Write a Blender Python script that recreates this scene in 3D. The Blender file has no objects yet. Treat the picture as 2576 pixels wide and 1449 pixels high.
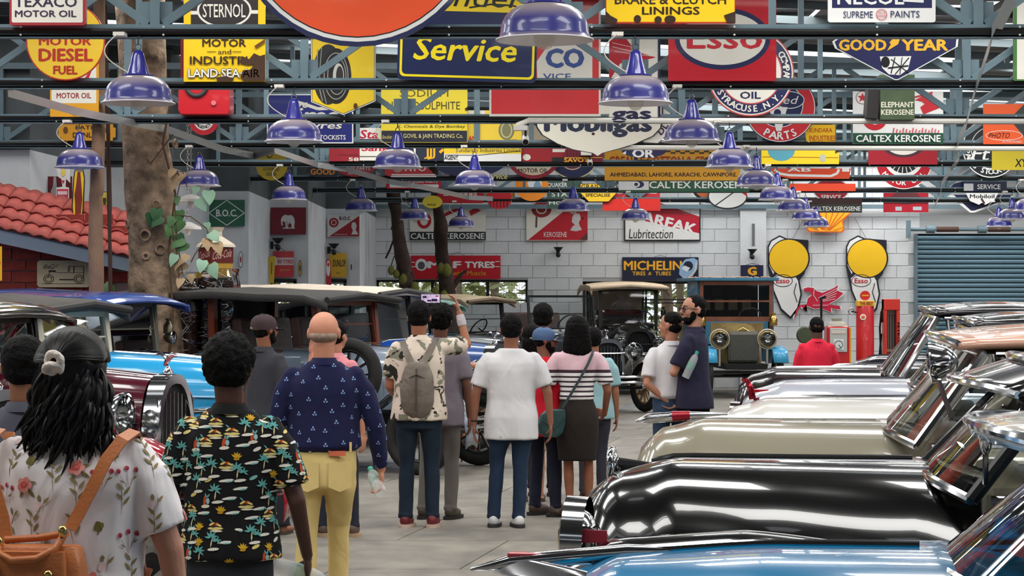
import bpy, bmesh, math, random
from mathutils import Vector, Matrix, Euler, noise as mnoise
random.seed(7)
SC = bpy.context.scene
COL = SC.collection
F = 5510.0            # focal length in photo pixels (2576 wide)
EYE = 1.72
HOR = 752.0
# ------------------------------------------------------------ camera
cd = bpy.data.cameras.new('camera')
cam = bpy.data.objects.new('camera', cd); COL.objects.link(cam)
cd.sensor_width = 36.0; cd.lens = F / 2576 * 36.0
cd.shift_y = 27.5 / 2576
cd.clip_end = 400
cam.location = (0, 0, EYE); cam.rotation_euler = (math.pi / 2, 0, 0)
SC.camera = cam
# ------------------------------------------------------------ world, light, exposure
SC.view_settings.view_transform = 'Standard'
SC.view_settings.look = 'None'
SC.view_settings.exposure = 0.05
SC.view_settings.gamma = 1.0
SC.view_settings.use_curve_mapping = False
w = bpy.data.worlds.new('overcast_sky'); SC.world = w; w.use_nodes = True
bg = w.node_tree.nodes['Background']
bg.inputs[0].default_value = (0.93, 0.97, 1.0, 1); bg.inputs[1].default_value = 1.15
SC.cycles.max_bounces = 6; SC.cycles.diffuse_bounces = 3; SC.cycles.glossy_bounces = 3
SC.cycles.transmission_bounces = 5; SC.cycles.transparent_max_bounces = 8
SC.cycles.caustics_reflective = False; SC.cycles.caustics_refractive = False
SC.cycles.sample_clamp_indirect = 6.0
SKEW = 0.187
TR0, TRD = 11.1, 3.55                    # first truss depth, spacing
def roofz(x): return 5.12 - 0.045 * abs(x + 6)
SKYL = []                                 # skylight openings in the roof (x, y)
for i in range(-2, 9):
    for m in range(-4, 5):
        y = TR0 + TRD * i + 1.1 + (0.9 if m % 2 else 0); x = m * 3.0 + SKEW * (y - 20) + (1.5 if i % 2 else 0)
        if -12 < x < 13: SKYL.append((x, y))
for k, (x, y) in enumerate(SKYL):
    if (y > 24 and x < -4.2) or (y > 29 and x < 1.2): continue      # no lamp in these openings, so the left back corner stays darker
    ld = bpy.data.lights.new('skylight', 'AREA'); ld.shape = 'RECTANGLE'
    ld.size = 2.3; ld.size_y = 0.85; ld.energy = 62; ld.color = (1.0, 0.985, 0.95)
    lo = bpy.data.objects.new('skylight', ld); COL.objects.link(lo)
    lo.location = (x, y, roofz(x) + 0.03)
# ------------------------------------------------------------ helpers
def P(u, v, Y): return Vector(((u - 1288) * Y / F, Y, EYE - (v - HOR) * Y / F))
def lin(c):
    r = []
    for x in c[:3]:
        x = x / 255.0
        r.append(x / 12.92 if x <= 0.04045 else ((x + 0.055) / 1.055) ** 2.4)
    return (r[0], r[1], r[2], 1)
MATS = {}
def mat(rgb, rough=0.5, metal=0.0, coat=0.0, var=0.0, vs=8.0, bump=0.0, bs=40.0, rust=0.0, trans=0.0, alpha=1.0, ior=1.45, emit=0.0, rustc=(58, 36, 28), dust=0.0, sheen=0.0):
    key = (tuple(rgb), rough, metal, coat, var, vs, bump, bs, rust, trans, alpha, emit, dust, sheen)
    if key in MATS: return MATS[key]
    m = bpy.data.materials.new('paint'); m.use_nodes = True
    nt = m.node_tree; N = nt.nodes; L = nt.links; b = N['Principled BSDF']
    b.inputs['Base Color'].default_value = lin(rgb); b.inputs['Roughness'].default_value = rough
    b.inputs['Metallic'].default_value = metal; b.inputs['Coat Weight'].default_value = coat
    b.inputs['Coat Roughness'].default_value = 0.04
    b.inputs['Transmission Weight'].default_value = trans; b.inputs['IOR'].default_value = ior
    b.inputs['Alpha'].default_value = alpha; b.inputs['Sheen Weight'].default_value = sheen
    if emit: b.inputs['Emission Color'].default_value = lin(rgb); b.inputs['Emission Strength'].default_value = emit
    if var or bump or rust or dust:
        tc = N.new('ShaderNodeTexCoord'); src = tc.outputs['Object']
    col = None
    if var:
        n = N.new('ShaderNodeTexNoise'); n.inputs['Scale'].default_value = vs; n.inputs['Detail'].default_value = 5
        L.new(src, n.inputs['Vector'])
        mx = N.new('ShaderNodeMix'); mx.data_type = 'RGBA'
        c = lin(rgb); d = [max(0, x * (1 - var)) for x in c[:3]]; e = [min(1, x * (1 + var * .8) + var * .02) for x in c[:3]]
        mx.inputs[6].default_value = (*d, 1); mx.inputs[7].default_value = (*e, 1)
        cr = N.new('ShaderNodeMapRange'); cr.inputs[1].default_value = .3; cr.inputs[2].default_value = .7
        L.new(n.outputs[0], cr.inputs[0]); L.new(cr.outputs[0], mx.inputs[0]); col = mx.outputs[2]
    if dust:
        g = N.new('ShaderNodeNewGeometry'); sx = N.new('ShaderNodeSeparateXYZ'); L.new(g.outputs['Normal'], sx.inputs[0])
        mr = N.new('ShaderNodeMapRange'); mr.inputs[1].default_value = .35; mr.inputs[2].default_value = .95
        mr.inputs[4].default_value = dust; L.new(sx.outputs[2], mr.inputs[0])
        mx = N.new('ShaderNodeMix'); mx.data_type = 'RGBA'; mx.inputs[6].default_value = lin(rgb); mx.inputs[7].default_value = lin((186, 172, 160))
        L.new(mr.outputs[0], mx.inputs[0])
        if col: L.new(col, mx.inputs[6])
        col = mx.outputs[2]
    if rust:
        n = N.new('ShaderNodeTexNoise'); n.inputs['Scale'].default_value = 3.2; n.inputs['Detail'].default_value = 9; n.inputs['Roughness'].default_value = .62
        L.new(src, n.inputs['Vector'])
        cr = N.new('ShaderNodeMapRange'); cr.inputs[1].default_value = .72 - rust; cr.inputs[2].default_value = .735 - rust
        L.new(n.outputs[0], cr.inputs[0])
        mx = N.new('ShaderNodeMix'); mx.data_type = 'RGBA'; mx.inputs[6].default_value = lin(rgb); mx.inputs[7].default_value = lin(rustc)
        L.new(cr.outputs[0], mx.inputs[0])
        if col: L.new(col, mx.inputs[6])
        col = mx.outputs[2]
    if col: L.new(col, b.inputs['Base Color'])
    if bump:
        n = N.new('ShaderNodeTexNoise'); n.inputs['Scale'].default_value = bs; n.inputs['Detail'].default_value = 4
        L.new(src, n.inputs['Vector'])
        bp = N.new('ShaderNodeBump'); bp.inputs['Strength'].default_value = bump; bp.inputs['Distance'].default_value = 0.02
        L.new(n.outputs[0], bp.inputs['Height']); L.new(bp.outputs[0], b.inputs['Normal'])
    MATS[key] = m
    return m
class MB:
    def __init__(s): s.v = []; s.f = []; s.m = []; s.mats = []; s.cur = 0
    def use(s, m):
        if m not in s.mats: s.mats.append(m)
        s.cur = s.mats.index(m); return s
    def add(s, vs, fs):
        b = len(s.v); s.v += [tuple(x) for x in vs]
        for f in fs: s.f.append(tuple(b + i for i in f)); s.m.append(s.cur)
        return s
    def box(s, c, d, r=None):
        x, y, z = d[0] / 2, d[1] / 2, d[2] / 2
        vs = [Vector(p) for p in ((-x, -y, -z), (x, -y, -z), (x, y, -z), (-x, y, -z), (-x, -y, z), (x, -y, z), (x, y, z), (-x, y, z))]
        if r is not None:
            R = r if isinstance(r, Matrix) else Euler(r).to_matrix(); vs = [R @ p for p in vs]
        c = Vector(c)
        return s.add([p + c for p in vs], ((0, 3, 2, 1), (4, 5, 6, 7), (0, 1, 5, 4), (1, 2, 6, 5), (2, 3, 7, 6), (3, 0, 4, 7)))
    def bar(s, a, b, w, h=None, up=(0, 0, 1)):
        a = Vector(a); b = Vector(b); h = h or w; d = b - a; n = d.normalized(); up = Vector(up)
        if abs(n.dot(up)) > .98: up = Vector((0, 1, 0))
        x = n.cross(up).normalized(); y = x.cross(n)
        return s.add([p + x * i * w / 2 + y * j * h / 2 for p in (a, b) for i, j in ((-1, -1), (1, -1), (1, 1), (-1, 1))],
                     ((0, 1, 2, 3), (7, 6, 5, 4), (0, 4, 5, 1), (1, 5, 6, 2), (2, 6, 7, 3), (3, 7, 4, 0)))
    def loft(s, rings, cap=True, closed=True, loop=False):
        n = len(rings[0]); b = []; fs = []
        for r in rings: b += list(r)
        k = len(rings)
        for i in range(k if loop else k - 1):
            i2 = (i + 1) % k
            for j in range(n if closed else n - 1):
                j2 = (j + 1) % n; fs.append((i * n + j, i * n + j2, i2 * n + j2, i2 * n + j))
        if cap and not loop:
            fs.append(tuple(reversed(range(n)))); fs.append(tuple((k - 1) * n + j for j in range(n)))
        return s.add(b, fs)
    def cyl(s, a, b, r0, r1=None, n=12, cap=True):
        r1 = r0 if r1 is None else r1
        return s.tube([a, b], [r0, r1], n, cap)
    def tube(s, pts, r, n=8, cap=True, loop=False):
        pts = [Vector(p) for p in pts]; k = len(pts)
        if not isinstance(r, (list, tuple)): r = [r] * k
        rings = []; px = None
        for i, p in enumerate(pts):
            if loop: t = pts[(i + 1) % k] - pts[i - 1]
            else: t = pts[min(i + 1, k - 1)] - pts[max(i - 1, 0)]
            t.normalize()
            if px is None:
                up = Vector((0, 0, 1)) if abs(t.z) < .9 else Vector((0, 1, 0)); x = t.cross(up).normalized()
            else:
                x = (px - t * px.dot(t)); x = x.normalized() if x.length > 1e-6 else t.orthogonal().normalized()
            px = x; y = t.cross(x)
            rings.append([p + (x * math.cos(2 * math.pi * j / n) + y * math.sin(2 * math.pi * j / n)) * r[i] for j in range(n)])
        return s.loft(rings, cap, True, loop)
    def lathe(s, prof, o=(0, 0, 0), n=24, ax=(0, 0, 1), cap=False):
        ax = Vector(ax).normalized(); x = ax.orthogonal().normalized(); y = ax.cross(x); o = Vector(o)
        return s.loft([[o + ax * z + (x * math.cos(2 * math.pi * j / n) + y * math.sin(2 * math.pi * j / n)) * max(r, 1e-4) for j in range(n)] for r, z in prof], cap)
    def ell(s, c, r, n=16, m=10, rot=None):
        c = Vector(c); rings = []
        R = Euler(rot).to_matrix() if rot is not None and not isinstance(rot, Matrix) else rot
        for i in range(m + 1):
            a = math.pi * i / m - math.pi / 2; q = max(math.cos(a), .002); ring = []
            for j in range(n):
                b = 2 * math.pi * j / n; p = Vector((r[0] * q * math.cos(b), r[1] * q * math.sin(b), r[2] * math.sin(a)))
                ring.append(c + (R @ p if R else p))
            rings.append(ring)
        return s.loft(rings, True)
    def prism(s, pts, y0, y1):            # pts (x,z) outline extruded along y
        return s.loft([[(x, y0, z) for x, z in pts], [(x, y1, z) for x, z in pts]])
    def torus(s, c, R, r, ax=(0, 1, 0), n=28, m=10):
        ax = Vector(ax).normalized(); x = ax.orthogonal().normalized(); y = ax.cross(x); c = Vector(c)
        rings = []
        for i in range(n):
            a = 2 * math.pi * i / n; d = x * math.cos(a) + y * math.sin(a)
            rings.append([c + d * (R + r * math.cos(2 * math.pi * j / m)) + ax * r * math.sin(2 * math.pi * j / m) for j in range(m)])
        return s.loft(rings, False, True, True)
    def mesh(s, name, smooth=False):
        me = bpy.data.meshes.new(name); me.from_pydata(s.v, [], s.f)
        for m in s.mats: me.materials.append(m)
        me.polygons.foreach_set('material_index', s.m)
        me.polygons.foreach_set('use_smooth', [smooth] * len(s.f))
        bm = bmesh.new(); bm.from_mesh(me); bmesh.ops.recalc_face_normals(bm, faces=bm.faces); bm.to_mesh(me); bm.free()
        if smooth == 'auto': pass
        me.update(); return me
    def build(s, name, m=None, parent=None, smooth=False, sharp=None, bevel=0):
        if m is not None and not s.mats: s.mats = [m]
        me = s.mesh(name, bool(smooth))
        if smooth and sharp != 0:
            me.set_sharp_from_angle(angle=math.radians(sharp or 40))
        o = bpy.data.objects.new(name, me); COL.objects.link(o)
        if parent: o.parent = parent
        if bevel:
            md = o.modifiers.new('bevel', 'BEVEL'); md.width = bevel; md.segments = 2; md.limit_method = 'ANGLE'
        return o
def tag(o, label=None, cat=None, group=None, kind=None):
    if label: o['label'] = label
    if cat: o['category'] = cat
    if group: o['group'] = group
    if kind: o['kind'] = kind
    return o
def thing(name, label, cat, loc=(0, 0, 0), rz=0, group=None):
    o = bpy.data.objects.new(name, None); COL.objects.link(o); o.empty_display_size = .1
    o.location = loc; o.rotation_euler = (0, 0, rz)
    return tag(o, label, cat, group)
def struct(name, mb, m=None, **k):
    o = mb.build(name, m, **k); o['kind'] = 'structure'; return o
def copy_tree(o, loc=None, rz=None, label=None, parent=None):
    c = o.copy(); COL.objects.link(c)
    if parent: c.parent = parent
    if loc is not None: c.location = loc
    if rz is not None: c.rotation_euler = (0, 0, rz)
    if label: c['label'] = label
    for ch in list(o.children): copy_tree(ch, parent=c)
    return c
CHROME = mat((205, 205, 208), .1, 1.0)
STEEL = mat((104, 126, 136), .45, 0, 0, var=.15, vs=3, rust=-.02, rustc=(90, 110, 116))
BLACK = mat((16, 17, 18), .35)
GLASS = mat((235, 245, 245), .02, 0, 0, alpha=.16)
# ============================================================ floor, walls, roof
BACKY = 42.4
def floor_mat():
    m = bpy.data.materials.new('slate_floor'); m.use_nodes = True; nt = m.node_tree; N = nt.nodes; L = nt.links; b = N['Principled BSDF']
    b.inputs['Roughness'].default_value = .55
    tc = N.new('ShaderNodeTexCoord'); mp = N.new('ShaderNodeMapping'); mp.inputs['Scale'].default_value = (.9, .55, 1); L.new(tc.outputs['Object'], mp.inputs[0])
    n1 = N.new('ShaderNodeTexNoise'); n1.inputs['Scale'].default_value = 2.2; n1.inputs['Detail'].default_value = 8; n1.inputs['Distortion'].default_value = .8; L.new(mp.outputs[0], n1.inputs[0])
    r = N.new('ShaderNodeValToRGB'); e = r.color_ramp.elements
    e[0].position = .32; e[0].color = lin((120, 117, 110)); e[1].position = .68; e[1].color = lin((160, 153, 141))
    x = e.new(.5); x.color = lin((142, 136, 127)); L.new(n1.outputs[0], r.inputs[0])
    n2 = N.new('ShaderNodeTexNoise'); n2.inputs['Scale'].default_value = 9; n2.inputs['Detail'].default_value = 6; L.new(mp.outputs[0], n2.inputs[0])
    mx = N.new('ShaderNodeMix'); mx.data_type = 'RGBA'; mx.blend_type = 'MULTIPLY'; mx.inputs[0].default_value = .35; L.new(r.outputs[0], mx.inputs[6]); L.new(n2.outputs[0], mx.inputs[7])
    L.new(mx.outputs[2], b.inputs['Base Color'])
    bp = N.new('ShaderNodeBump'); bp.inputs['Strength'].default_value = .35; bp.inputs['Distance'].default_value = .01; L.new(n2.outputs[0], bp.inputs['Height']); L.new(bp.outputs[0], b.inputs['Normal'])
    return m
FLOORM = floor_mat()
grout = mat((176, 160, 130), .8, var=.15)
fb = MB(); fb.box((0, 30, -.11), (60, 80, .2)); flr = struct('floor', fb, grout)
# slate slabs laid on the grout bed, running with the aisle
def slab(x0, x1, y0, y1, m=FLOORM, z=0.0, j=.006):
    s = MB(); q = [(x0 + j, y0 + j), (x1 - j, y0 + j), (x1 - j, y1 - j), (x0 + j, y1 - j)]
    q = [(x + SKEW * (y - 20), y) for x, y in q]
    s.loft([[(x, y, z - .03) for x, y in q], [(x, y, z) for x, y in q]])
    return s.build('slab', m, flr)
ys = [9 + 1.65 * i for i in range(22)]
for i in range(21):
    for j in range(-5, 6):
        o = (.8 if i % 2 else 0); slab(j * 2.1 + o, j * 2.1 + 2.1 + o, ys[i], ys[i + 1])
fb = MB().box((0, -1, -.015), (60, 20, .03)); fb.build('near_paving', FLOORM, flr)
for sx in (-1, 1):
    fb = MB(); q = [(sx * 10.5, 9), (sx * 30, 9), (sx * 30, 70), (sx * 10.5, 70)]
    q = [(x + SKEW * (y - 20), y) for x, y in q]; fb.loft([[(x, y, -.03) for x, y in q], [(x, y, 0) for x, y in q]]); fb.build('side_paving', FLOORM, flr)
a = P(150, 1383, 15.1); a.z = .004
a0 = Vector((-3.35, 14.9, .004)); a1 = Vector((2.45, 37.0, .004))
fb = MB(); dd = (a1 - a0).normalized(); nn = Vector((-dd.y, dd.x, 0)) * .14
fb.loft([[a0 - nn - Vector((0, 0, .02)), a0 + nn - Vector((0, 0, .02)), a0 + nn, a0 - nn], [a1 - nn - Vector((0, 0, .02)), a1 + nn - Vector((0, 0, .02)), a1 + nn, a1 - nn]])
fb.build('dark_border_strip', mat((122, 124, 124), .6, var=.2, vs=3), flr)
WALLM = mat((213, 216, 219), .75, var=.07, vs=2.5, bump=.25, bs=30)
JOINT = mat((176, 178, 180), .9)
# back wall of painted blocks
OPEN = [(947, 1327, 704, 772), (1466, 1812, 708, 905), (2300, 2900, 588, 973)]      # photo boxes of the openings at BACKY
def inopen(x, z):
    for u0, u1, v0, v1 in OPEN:
        p = P(u0, v1, BACKY); q = P(u1, v0, BACKY)
        if p.x < x < q.x and p.z < z < q.z: return True
    return False
ob = [(P(a, d, BACKY).x, P(b, d, BACKY).x, max(0, P(a, d, BACKY).z), P(a, c, BACKY).z) for a, b, c, d in OPEN]
xs = sorted(set([-2.66, 12.0] + [v for o in ob for v in o[:2] if v < 12])); zs = sorted(set([0, 5.0] + [v for o in ob for v in o[2:]]))
wb = MB()
for i in range(len(xs) - 1):
    for j in range(len(zs) - 1):
        cx, cz = (xs[i] + xs[i + 1]) / 2, (zs[j] + zs[j + 1]) / 2
        if any(o[0] < cx < o[1] and o[2] < cz < o[3] for o in ob): continue
        wb.box((cx, BACKY + .11, cz), (xs[i + 1] - xs[i], .2, zs[j + 1] - zs[j]))
wb.box((14.5, BACKY + .11, 2.5), (5, .2, 5)); wb.box((12.2, BACKY + .11, 4), (.5, .2, 2)); wall_back = struct('wall_back', wb, JOINT)
bw, bh = .47, .236
bme = {}
def block(x0, x1, z0, z1):
    k = (round(x1 - x0, 2), round(z1 - z0, 2))
    if k not in bme:
        s = MB(); s.mats = [WALLM]; g = .004; ww, hh = (x1 - x0) / 2 - g, (z1 - z0) / 2 - g
        s.loft([[(-ww, 0, -hh), (ww, 0, -hh), (ww, 0, hh), (-ww, 0, hh)], [(-ww + .006, -.012, -hh + .006), (ww - .006, -.012, -hh + .006), (ww - .006, -.012, hh - .006), (-ww + .006, -.012, hh - .006)]])
        bme[k] = s.mesh('block')
    o = bpy.data.objects.new('block', bme[k]); COL.objects.link(o); o.parent = wall_back
    o.location = ((x0 + x1) / 2, BACKY + .012 - random.uniform(0, .003), (z0 + z1) / 2)
nb = 0; rest = MB()
for r in range(18):
    z0 = r * bh; x = -2.66 - (bw / 2 if r % 2 else 0)
    while x < 7.9:
        x0, x1 = max(x, -2.66), min(x + bw, 7.9); x += bw
        if x1 - x0 < .1: continue
        cz = z0 + bh / 2
        if inopen(x0 + .02, cz) and inopen(x1 - .02, cz): continue
        if inopen((x0 + x1) / 2, cz): continue
        for o in ob:
            if o[2] < cz < o[3]:
                if x0 < o[0] < x1: x1 = o[0]
                if x0 < o[1] < x1: x0 = o[1]
        if x1 - x0 < .06: continue
        if nb < 298 and .2 < cz < 3.7: block(x0, x1, z0, z0 + bh); nb += 1
        else: rest.box(((x0 + x1) / 2, BACKY + .006, cz), (x1 - x0 - .008, .012, bh - .008))
o = rest.build('block_course', WALLM, wall_back); o['kind'] = 'stuff'
# pilaster at the shutter and by the truck
struct('trim_1', MB().box((P(1893, 600, BACKY).x, BACKY - .06, 2.2), (.5, .14, 4.4)), WALLM)
# left side wall: staggered piers
def wx(u, Y): return (u - 1288) * Y / F
plan = [(wx(-600, 21.5), 21.5), (wx(-300, 22.2), 22.2), (wx(-20, 25.4), 25.4), (wx(75, 25.4), 25.4), (wx(255, 28.8), 28.8), (wx(430, 28.8), 28.8), (wx(528, 32.1), 32.1), (wx(625, 32.1), 32.1), (wx(680, 35.1), 35.1), (wx(775, 35.1), 35.1), (wx(820, 38.4), 38.4), (wx(905, 38.4), 38.4), (wx(945, 42.4), 42.42)]
def zone(i, z0, z1):
    s = MB(); (x0, y0), (x1, y1) = plan[i], plan[i + 1]
    d = Vector((x1 - x0, y1 - y0, 0)).normalized(); n = Vector((-d.y, d.x, 0)) * .2
    a = Vector((x0, y0, 0)); b = Vector((x1, y1, 0)) + d * .0
    s.loft([[a + Vector((0, 0, z)), b + Vector((0, 0, z)), b + n + Vector((0, 0, z)), a + n + Vector((0, 0, z))] for z in (z0, z1)])
    return s
lw = MB(); uw = MB()
for i in range(len(plan) - 1):
    WT = 3.3 if i > 5 else 3.45
    q = zone(i, 3.3 if i > 5 else 3.45, 5.0); uw.add(q.v, q.f)
    for z0, z1 in (((0, WT),) if i not in (3, 6, 8, 10) else (((0, 1.6), (2.9 if i == 3 else 2.0, WT)) if i == 3 else ((0, 1.1), (1.98, WT)) if i in (8, 10) else ((0, WT),))):
        q = zone(i, z0, z1); lw.add(q.v, q.f)
struct('trim_2', uw, mat((84, 90, 93), .7, .1, var=.2, vs=2)); struct('wall_left', lw, mat((205, 208, 213), .75, var=.08, vs=2, bump=.2, bs=25))
# white block infill courses on the pier faces
cours = MB()
for i in (7, 9, 11):
    (x0, y0), (x1, y1) = plan[i], plan[min(i + 1, len(plan) - 1)]
# enclosing walls out of view
for nm, q in (('wall_right', [(7.6, -8), (13.5, BACKY)]), ('wall_behind', [(-14, -8), (7.6, -8)])):
    (x0, y0), (x1, y1) = q; a = Vector((x0, y0, 0)); b_ = Vector((x1, y1, 0)); dd = (b_ - a); s = MB(); an = math.atan2(dd.y, dd.x)
    for f0, f1, z0, z1 in ((0, 1, 0, 2.1), (0, 1, 2.4, 5.0), (0, .1, 2.1, 2.4), (.3, .45, 2.1, 2.4), (.65, .8, 2.1, 2.4), (.95, 1, 2.1, 2.4)): m = a + dd * (f0 + f1) / 2; s.box((m.x, m.y, (z0 + z1) / 2), (dd.length * (f1 - f0), .2, z1 - z0), (0, 0, an))
    struct(nm, s, mat((92, 98, 106), .8, var=.2, vs=1))
s = MB(); s.bar((-14, -8, 1.8), (-9.5, 21.3, 1.8), .2, 3.6); struct('trim_3', s, mat((120, 124, 128), .8))
# roof
ROOFM = mat((128, 130, 132), .55, .2, var=.12, vs=1.5)
def corr(L, W, n):
    s = MB(); s.mats = [ROOFM]; rows = []
    for j in range(n * 4 + 1):
        y = -W / 2 + W * j / (n * 4); z = .018 * math.sin(j * math.pi / 2)
        rows.append([(-L / 2, y, z), (L / 2, y, z)])
    s.loft(rows, False, False); return s.mesh('roof_sheet')
sheets = {3.0: corr(3.0, 1.19, 8)}
rf = thing('corrugated_roof', 'grey corrugated sheet roof above the trusses', 'roof'); del rf['category']; rf['kind'] = 'structure'; rf.name = 'ceiling'
sheetme = sheets[3.0]
occ = [(x, y) for x, y in SKYL]
cnt = 0
nrow = 42; rest = MB()
for r in range(nrow):
    y = .6 + r * 1.18 - 6
    for c in range(-5, 6):
        x = c * 2.96 + SKEW * (y - 20)
        segs = [(x - 1.5, x + 1.5)]
        for sx, sy in occ:
            if abs(sy - y) < 1.0:
                new = []
                for a, b in segs:
                    if sx + 1.1 < a or sx - 1.1 > b: new.append((a, b)); continue
                    if a < sx - 1.15: new.append((a, sx - 1.15))
                    if b > sx + 1.15: new.append((sx + 1.15, b))
                segs = new
        for a, b in segs:
            if b - a < .05: continue
            m = (a + b) / 2
            if y > 24 and cnt < 290:
                o = bpy.data.objects.new('roof_sheet', sheetme); COL.objects.link(o); o.parent = rf; cnt += 1
                o.location = (m, y, roofz(m) + .03); o.scale = ((b - a) / 3.0, 1, 1); o.rotation_euler = (0, math.atan(.045) * (1 if m > -6 else -1), 0)
            else:
                rest.box((m, y, roofz(m) + .03), (b - a, 1.19, .03))
# close the slits beside each skylight (frame flashing)
fl = MB()
for x, y in SKYL:
    if y > 26: continue
    for s_ in (-1, 1): fl.box((x, y + s_ * .72, roofz(x) + .05), (2.4, .58, .02))
fl.build('skylight_flashing', ROOFM, rf)
o = rest.build('roof_cover', ROOFM, rf); o['kind'] = 'stuff'
pb = MB()
for i in range(44):
    y = -4 + i * 1.18; x0, x1 = -15 + SKEW * (y - 20), 15 + SKEW * (y - 20)
    if i % 1 == 0: pb.box((-6 + (x1 + 6) / 2, y, roofz(-6 + (x1 + 6) / 2) - .05), (x1 + 6, .05, .08), (0, math.atan(.045), 0)); pb.box(((x0 - 6) / 2, y, roofz((x0 - 6) / 2) - .05), (-6 - x0, .05, .08), (0, -math.atan(.045), 0))
pb.build('purlin', mat((92, 104, 108), .6), rf)
# ------------------------------------------------------------ trusses
CZ = 3.46
TLAB = ['nearest steel roof truss, above the largest blue lamp', 'steel truss in front of the yellow sea and land oil sign', 'steel truss whose bars cross below the large round diesel disc', 'steel truss passing under the red and white service board',
        'steel truss with a white conduit along the blank shield sign', 'steel truss crossing the ochre cotton company board', 'steel truss sixth from the block wall row of lamps', 'steel truss crossing the green kerosene strip board', 'thin far truss second from the block wall', 'farthest steel truss just before the back wall']
def truss(n):
    Y = TR0 + TRD * n; cx = .365 + .66 * (n - 1)
    t = thing('roof_truss', TLAB[n], 'truss', (0, Y, CZ), 0, 'steel roof trusses')
    x0, x1 = -13.5 + .66 * n * .5, 15
    b = MB(); b.box(((x0 + x1) / 2, 0, .012), (x1 - x0, .07, .022)); b.box(((x0 + x1) / 2, -.03, .04), (x1 - x0, .01, .06)); b.build('bottom_flange', STEEL, t)
    b = MB(); b.box(((x0 + x1) / 2, -.01, .082), (x1 - x0, .05, .022)); b.build('bottom_chord', STEEL, t)
    b = MB(); b.box(((x0 + x1) / 2, 0, .95), (x1 - x0, .06, .07)); b.build('top_chord', STEEL, t)
    b = MB(); pts = []
    k = int((x1 - x0) / .6)
    for i in range(k + 1): pts.append((x0 + (x1 - x0) * i / k, -.055, .048 + .008 * math.sin(i * .9 + n)))
    b.tube(pts, .021, 6); b.build('black_cable', mat((20, 20, 22), .4), t, True)
    b = MB()
    for i in range(int((x1 - x0) / .95)):
        for dz in (.07, .018): b.ell((x0 + .4 + i * .95, -.074, dz), (.008, .008, .008), 6, 4)
    b.build('cable_clip', mat((215, 215, 205), .4), t)
    for m in range(-5, 6):
        x = cx + 2.75 * m
        if not x0 < x < x1: continue
        b = MB().box((x, 0, .52), (.065, .05, .86)); b.build('post', STEEL, t)
        for sgn in (-1, 1):
            b = MB().bar((x + sgn * .05, .015, .1), (x + sgn * 1.25, .015, .93), .008 + .03, .055); b.build('diagonal_brace', STEEL, t)
        b = MB().box((x, .02, .17), (.22, .012, .16)); b.build('gusset_plate', STEEL, t)
        b = MB().box((x + 1.375, 0, .52), (.045, .045, .86)); b.build('post', STEEL, t)
        b = MB().box((x + .62, 0, 1.05 + .0), (.05, .05, .25)); b.build('roof_strut', STEEL, t)
    return t
trs = [truss(n) for n in range(9)]
# white conduit on two trusses, with little camera
for n, u0 in ((3, 1330), (4, 1500)):
    Y = TR0 + TRD * n - .085; a = P(u0, 303 if n == 3 else 371, Y); 
    pts = [a + Vector((-.12, 0, -.05)), a + Vector((0, 0, 0))] if n == 3 else [a]
    a2 = P(2700, 306 if n == 3 else 374, Y)
    b = MB().tube(pts + [a2], .028, 8); o = b.build('conduit', mat((228, 226, 218), .35), None, True)
    tag(o, 'white conduit pipe clipped along the truss, ' + ('upper and longer one' if n == 3 else 'lower one ending above the ochre board'), 'pipe')
# bent galvanised straps
STR = mat((150, 152, 152), .35, .6)
def strap(pts, label, w=.07):
    b = MB(); pts = [P(*p) for p in pts]
    q = []
    for i in range(len(pts) - 1):
        for j in range(5): q.append(pts[i].lerp(pts[i + 1], j / 5))
    q.append(pts[-1]); dx = Vector((0, 0, w / 2))
    rings = []
    for i, p in enumerate(q):
        t = (q[min(i + 1, len(q) - 1)] - q[max(i - 1, 0)]).normalized(); s_ = t.cross(Vector((0, 1, 0))); s_ = s_.normalized() * w / 2
        rings.append([p - s_, p + s_, p + s_ + Vector((0, .015, 0)), p - s_ + Vector((0, .015, 0))])
    b.loft(rings); return tag(b.build('strap', STR), label, 'strap')
strap([(20, 232, 18.1), (190, 280, 20), (330, 308, 21.6), (420, 325, 22.5), (560, 375, 24.5), (640, 392, 25.6), (690, 378, 25.3), (800, 415, 28.7), (870, 425, 28.9), (980, 457, 32), (1060, 470, 32.6), (1180, 497, 35.8), (1240, 500, 36)], 'long bent metal strap running from the left trusses down to the middle', .075)
strap([(2545, 0, 14.5), (2500, 85, 14.55), (2455, 222, 18.1), (2430, 315, 21.6), (2408, 360, 25.1), (2412, 400, 28), (2395, 424, 28.6), (2370, 460, 32.1), (2366, 490, 35.5), (2350, 520, 38)], 'thin grey strap zigzagging down across the trusses at right', .075)
# ------------------------------------------------------------ roller shutter, windows
sh = thing('door_1', None, None); sh['kind'] = 'structure'
s0 = P(2306, 592, BACKY - .02); SL = MB(); SL.mats = [mat((104, 134, 150), .45, .3)]
rows = []
for j in range(9):
    a = math.pi * j / 8; rows.append([(0, -.022 * math.sin(a), .04 * -math.cos(a)), (3.6, -.022 * math.sin(a), .04 * -math.cos(a))])
SL.loft(rows, False, False); slm = SL.mesh('slat', True)
z = .05
while z < s0.z:
    o = bpy.data.objects.new('slat', slm); COL.objects.link(o); o.parent = sh; o.location = (s0.x, BACKY + .02, z); z += .092
MB().box((s0.x - .02, BACKY - .03, s0.z / 2), (.06, .1, s0.z + .04)).build('guide_rail', STEEL, sh)
MB().box((s0.x + 1.8, BACKY + .09, 1.5), (3.6, .04, 3.0)).build('shutter_backing', mat((70, 85, 95), .6), sh)
b = MB(); p = P(2285, 577, BACKY - .25)
b.box((p.x, p.y, p.z), (.05, .25, .34)); b.build('bracket', STEEL, sh)
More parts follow.
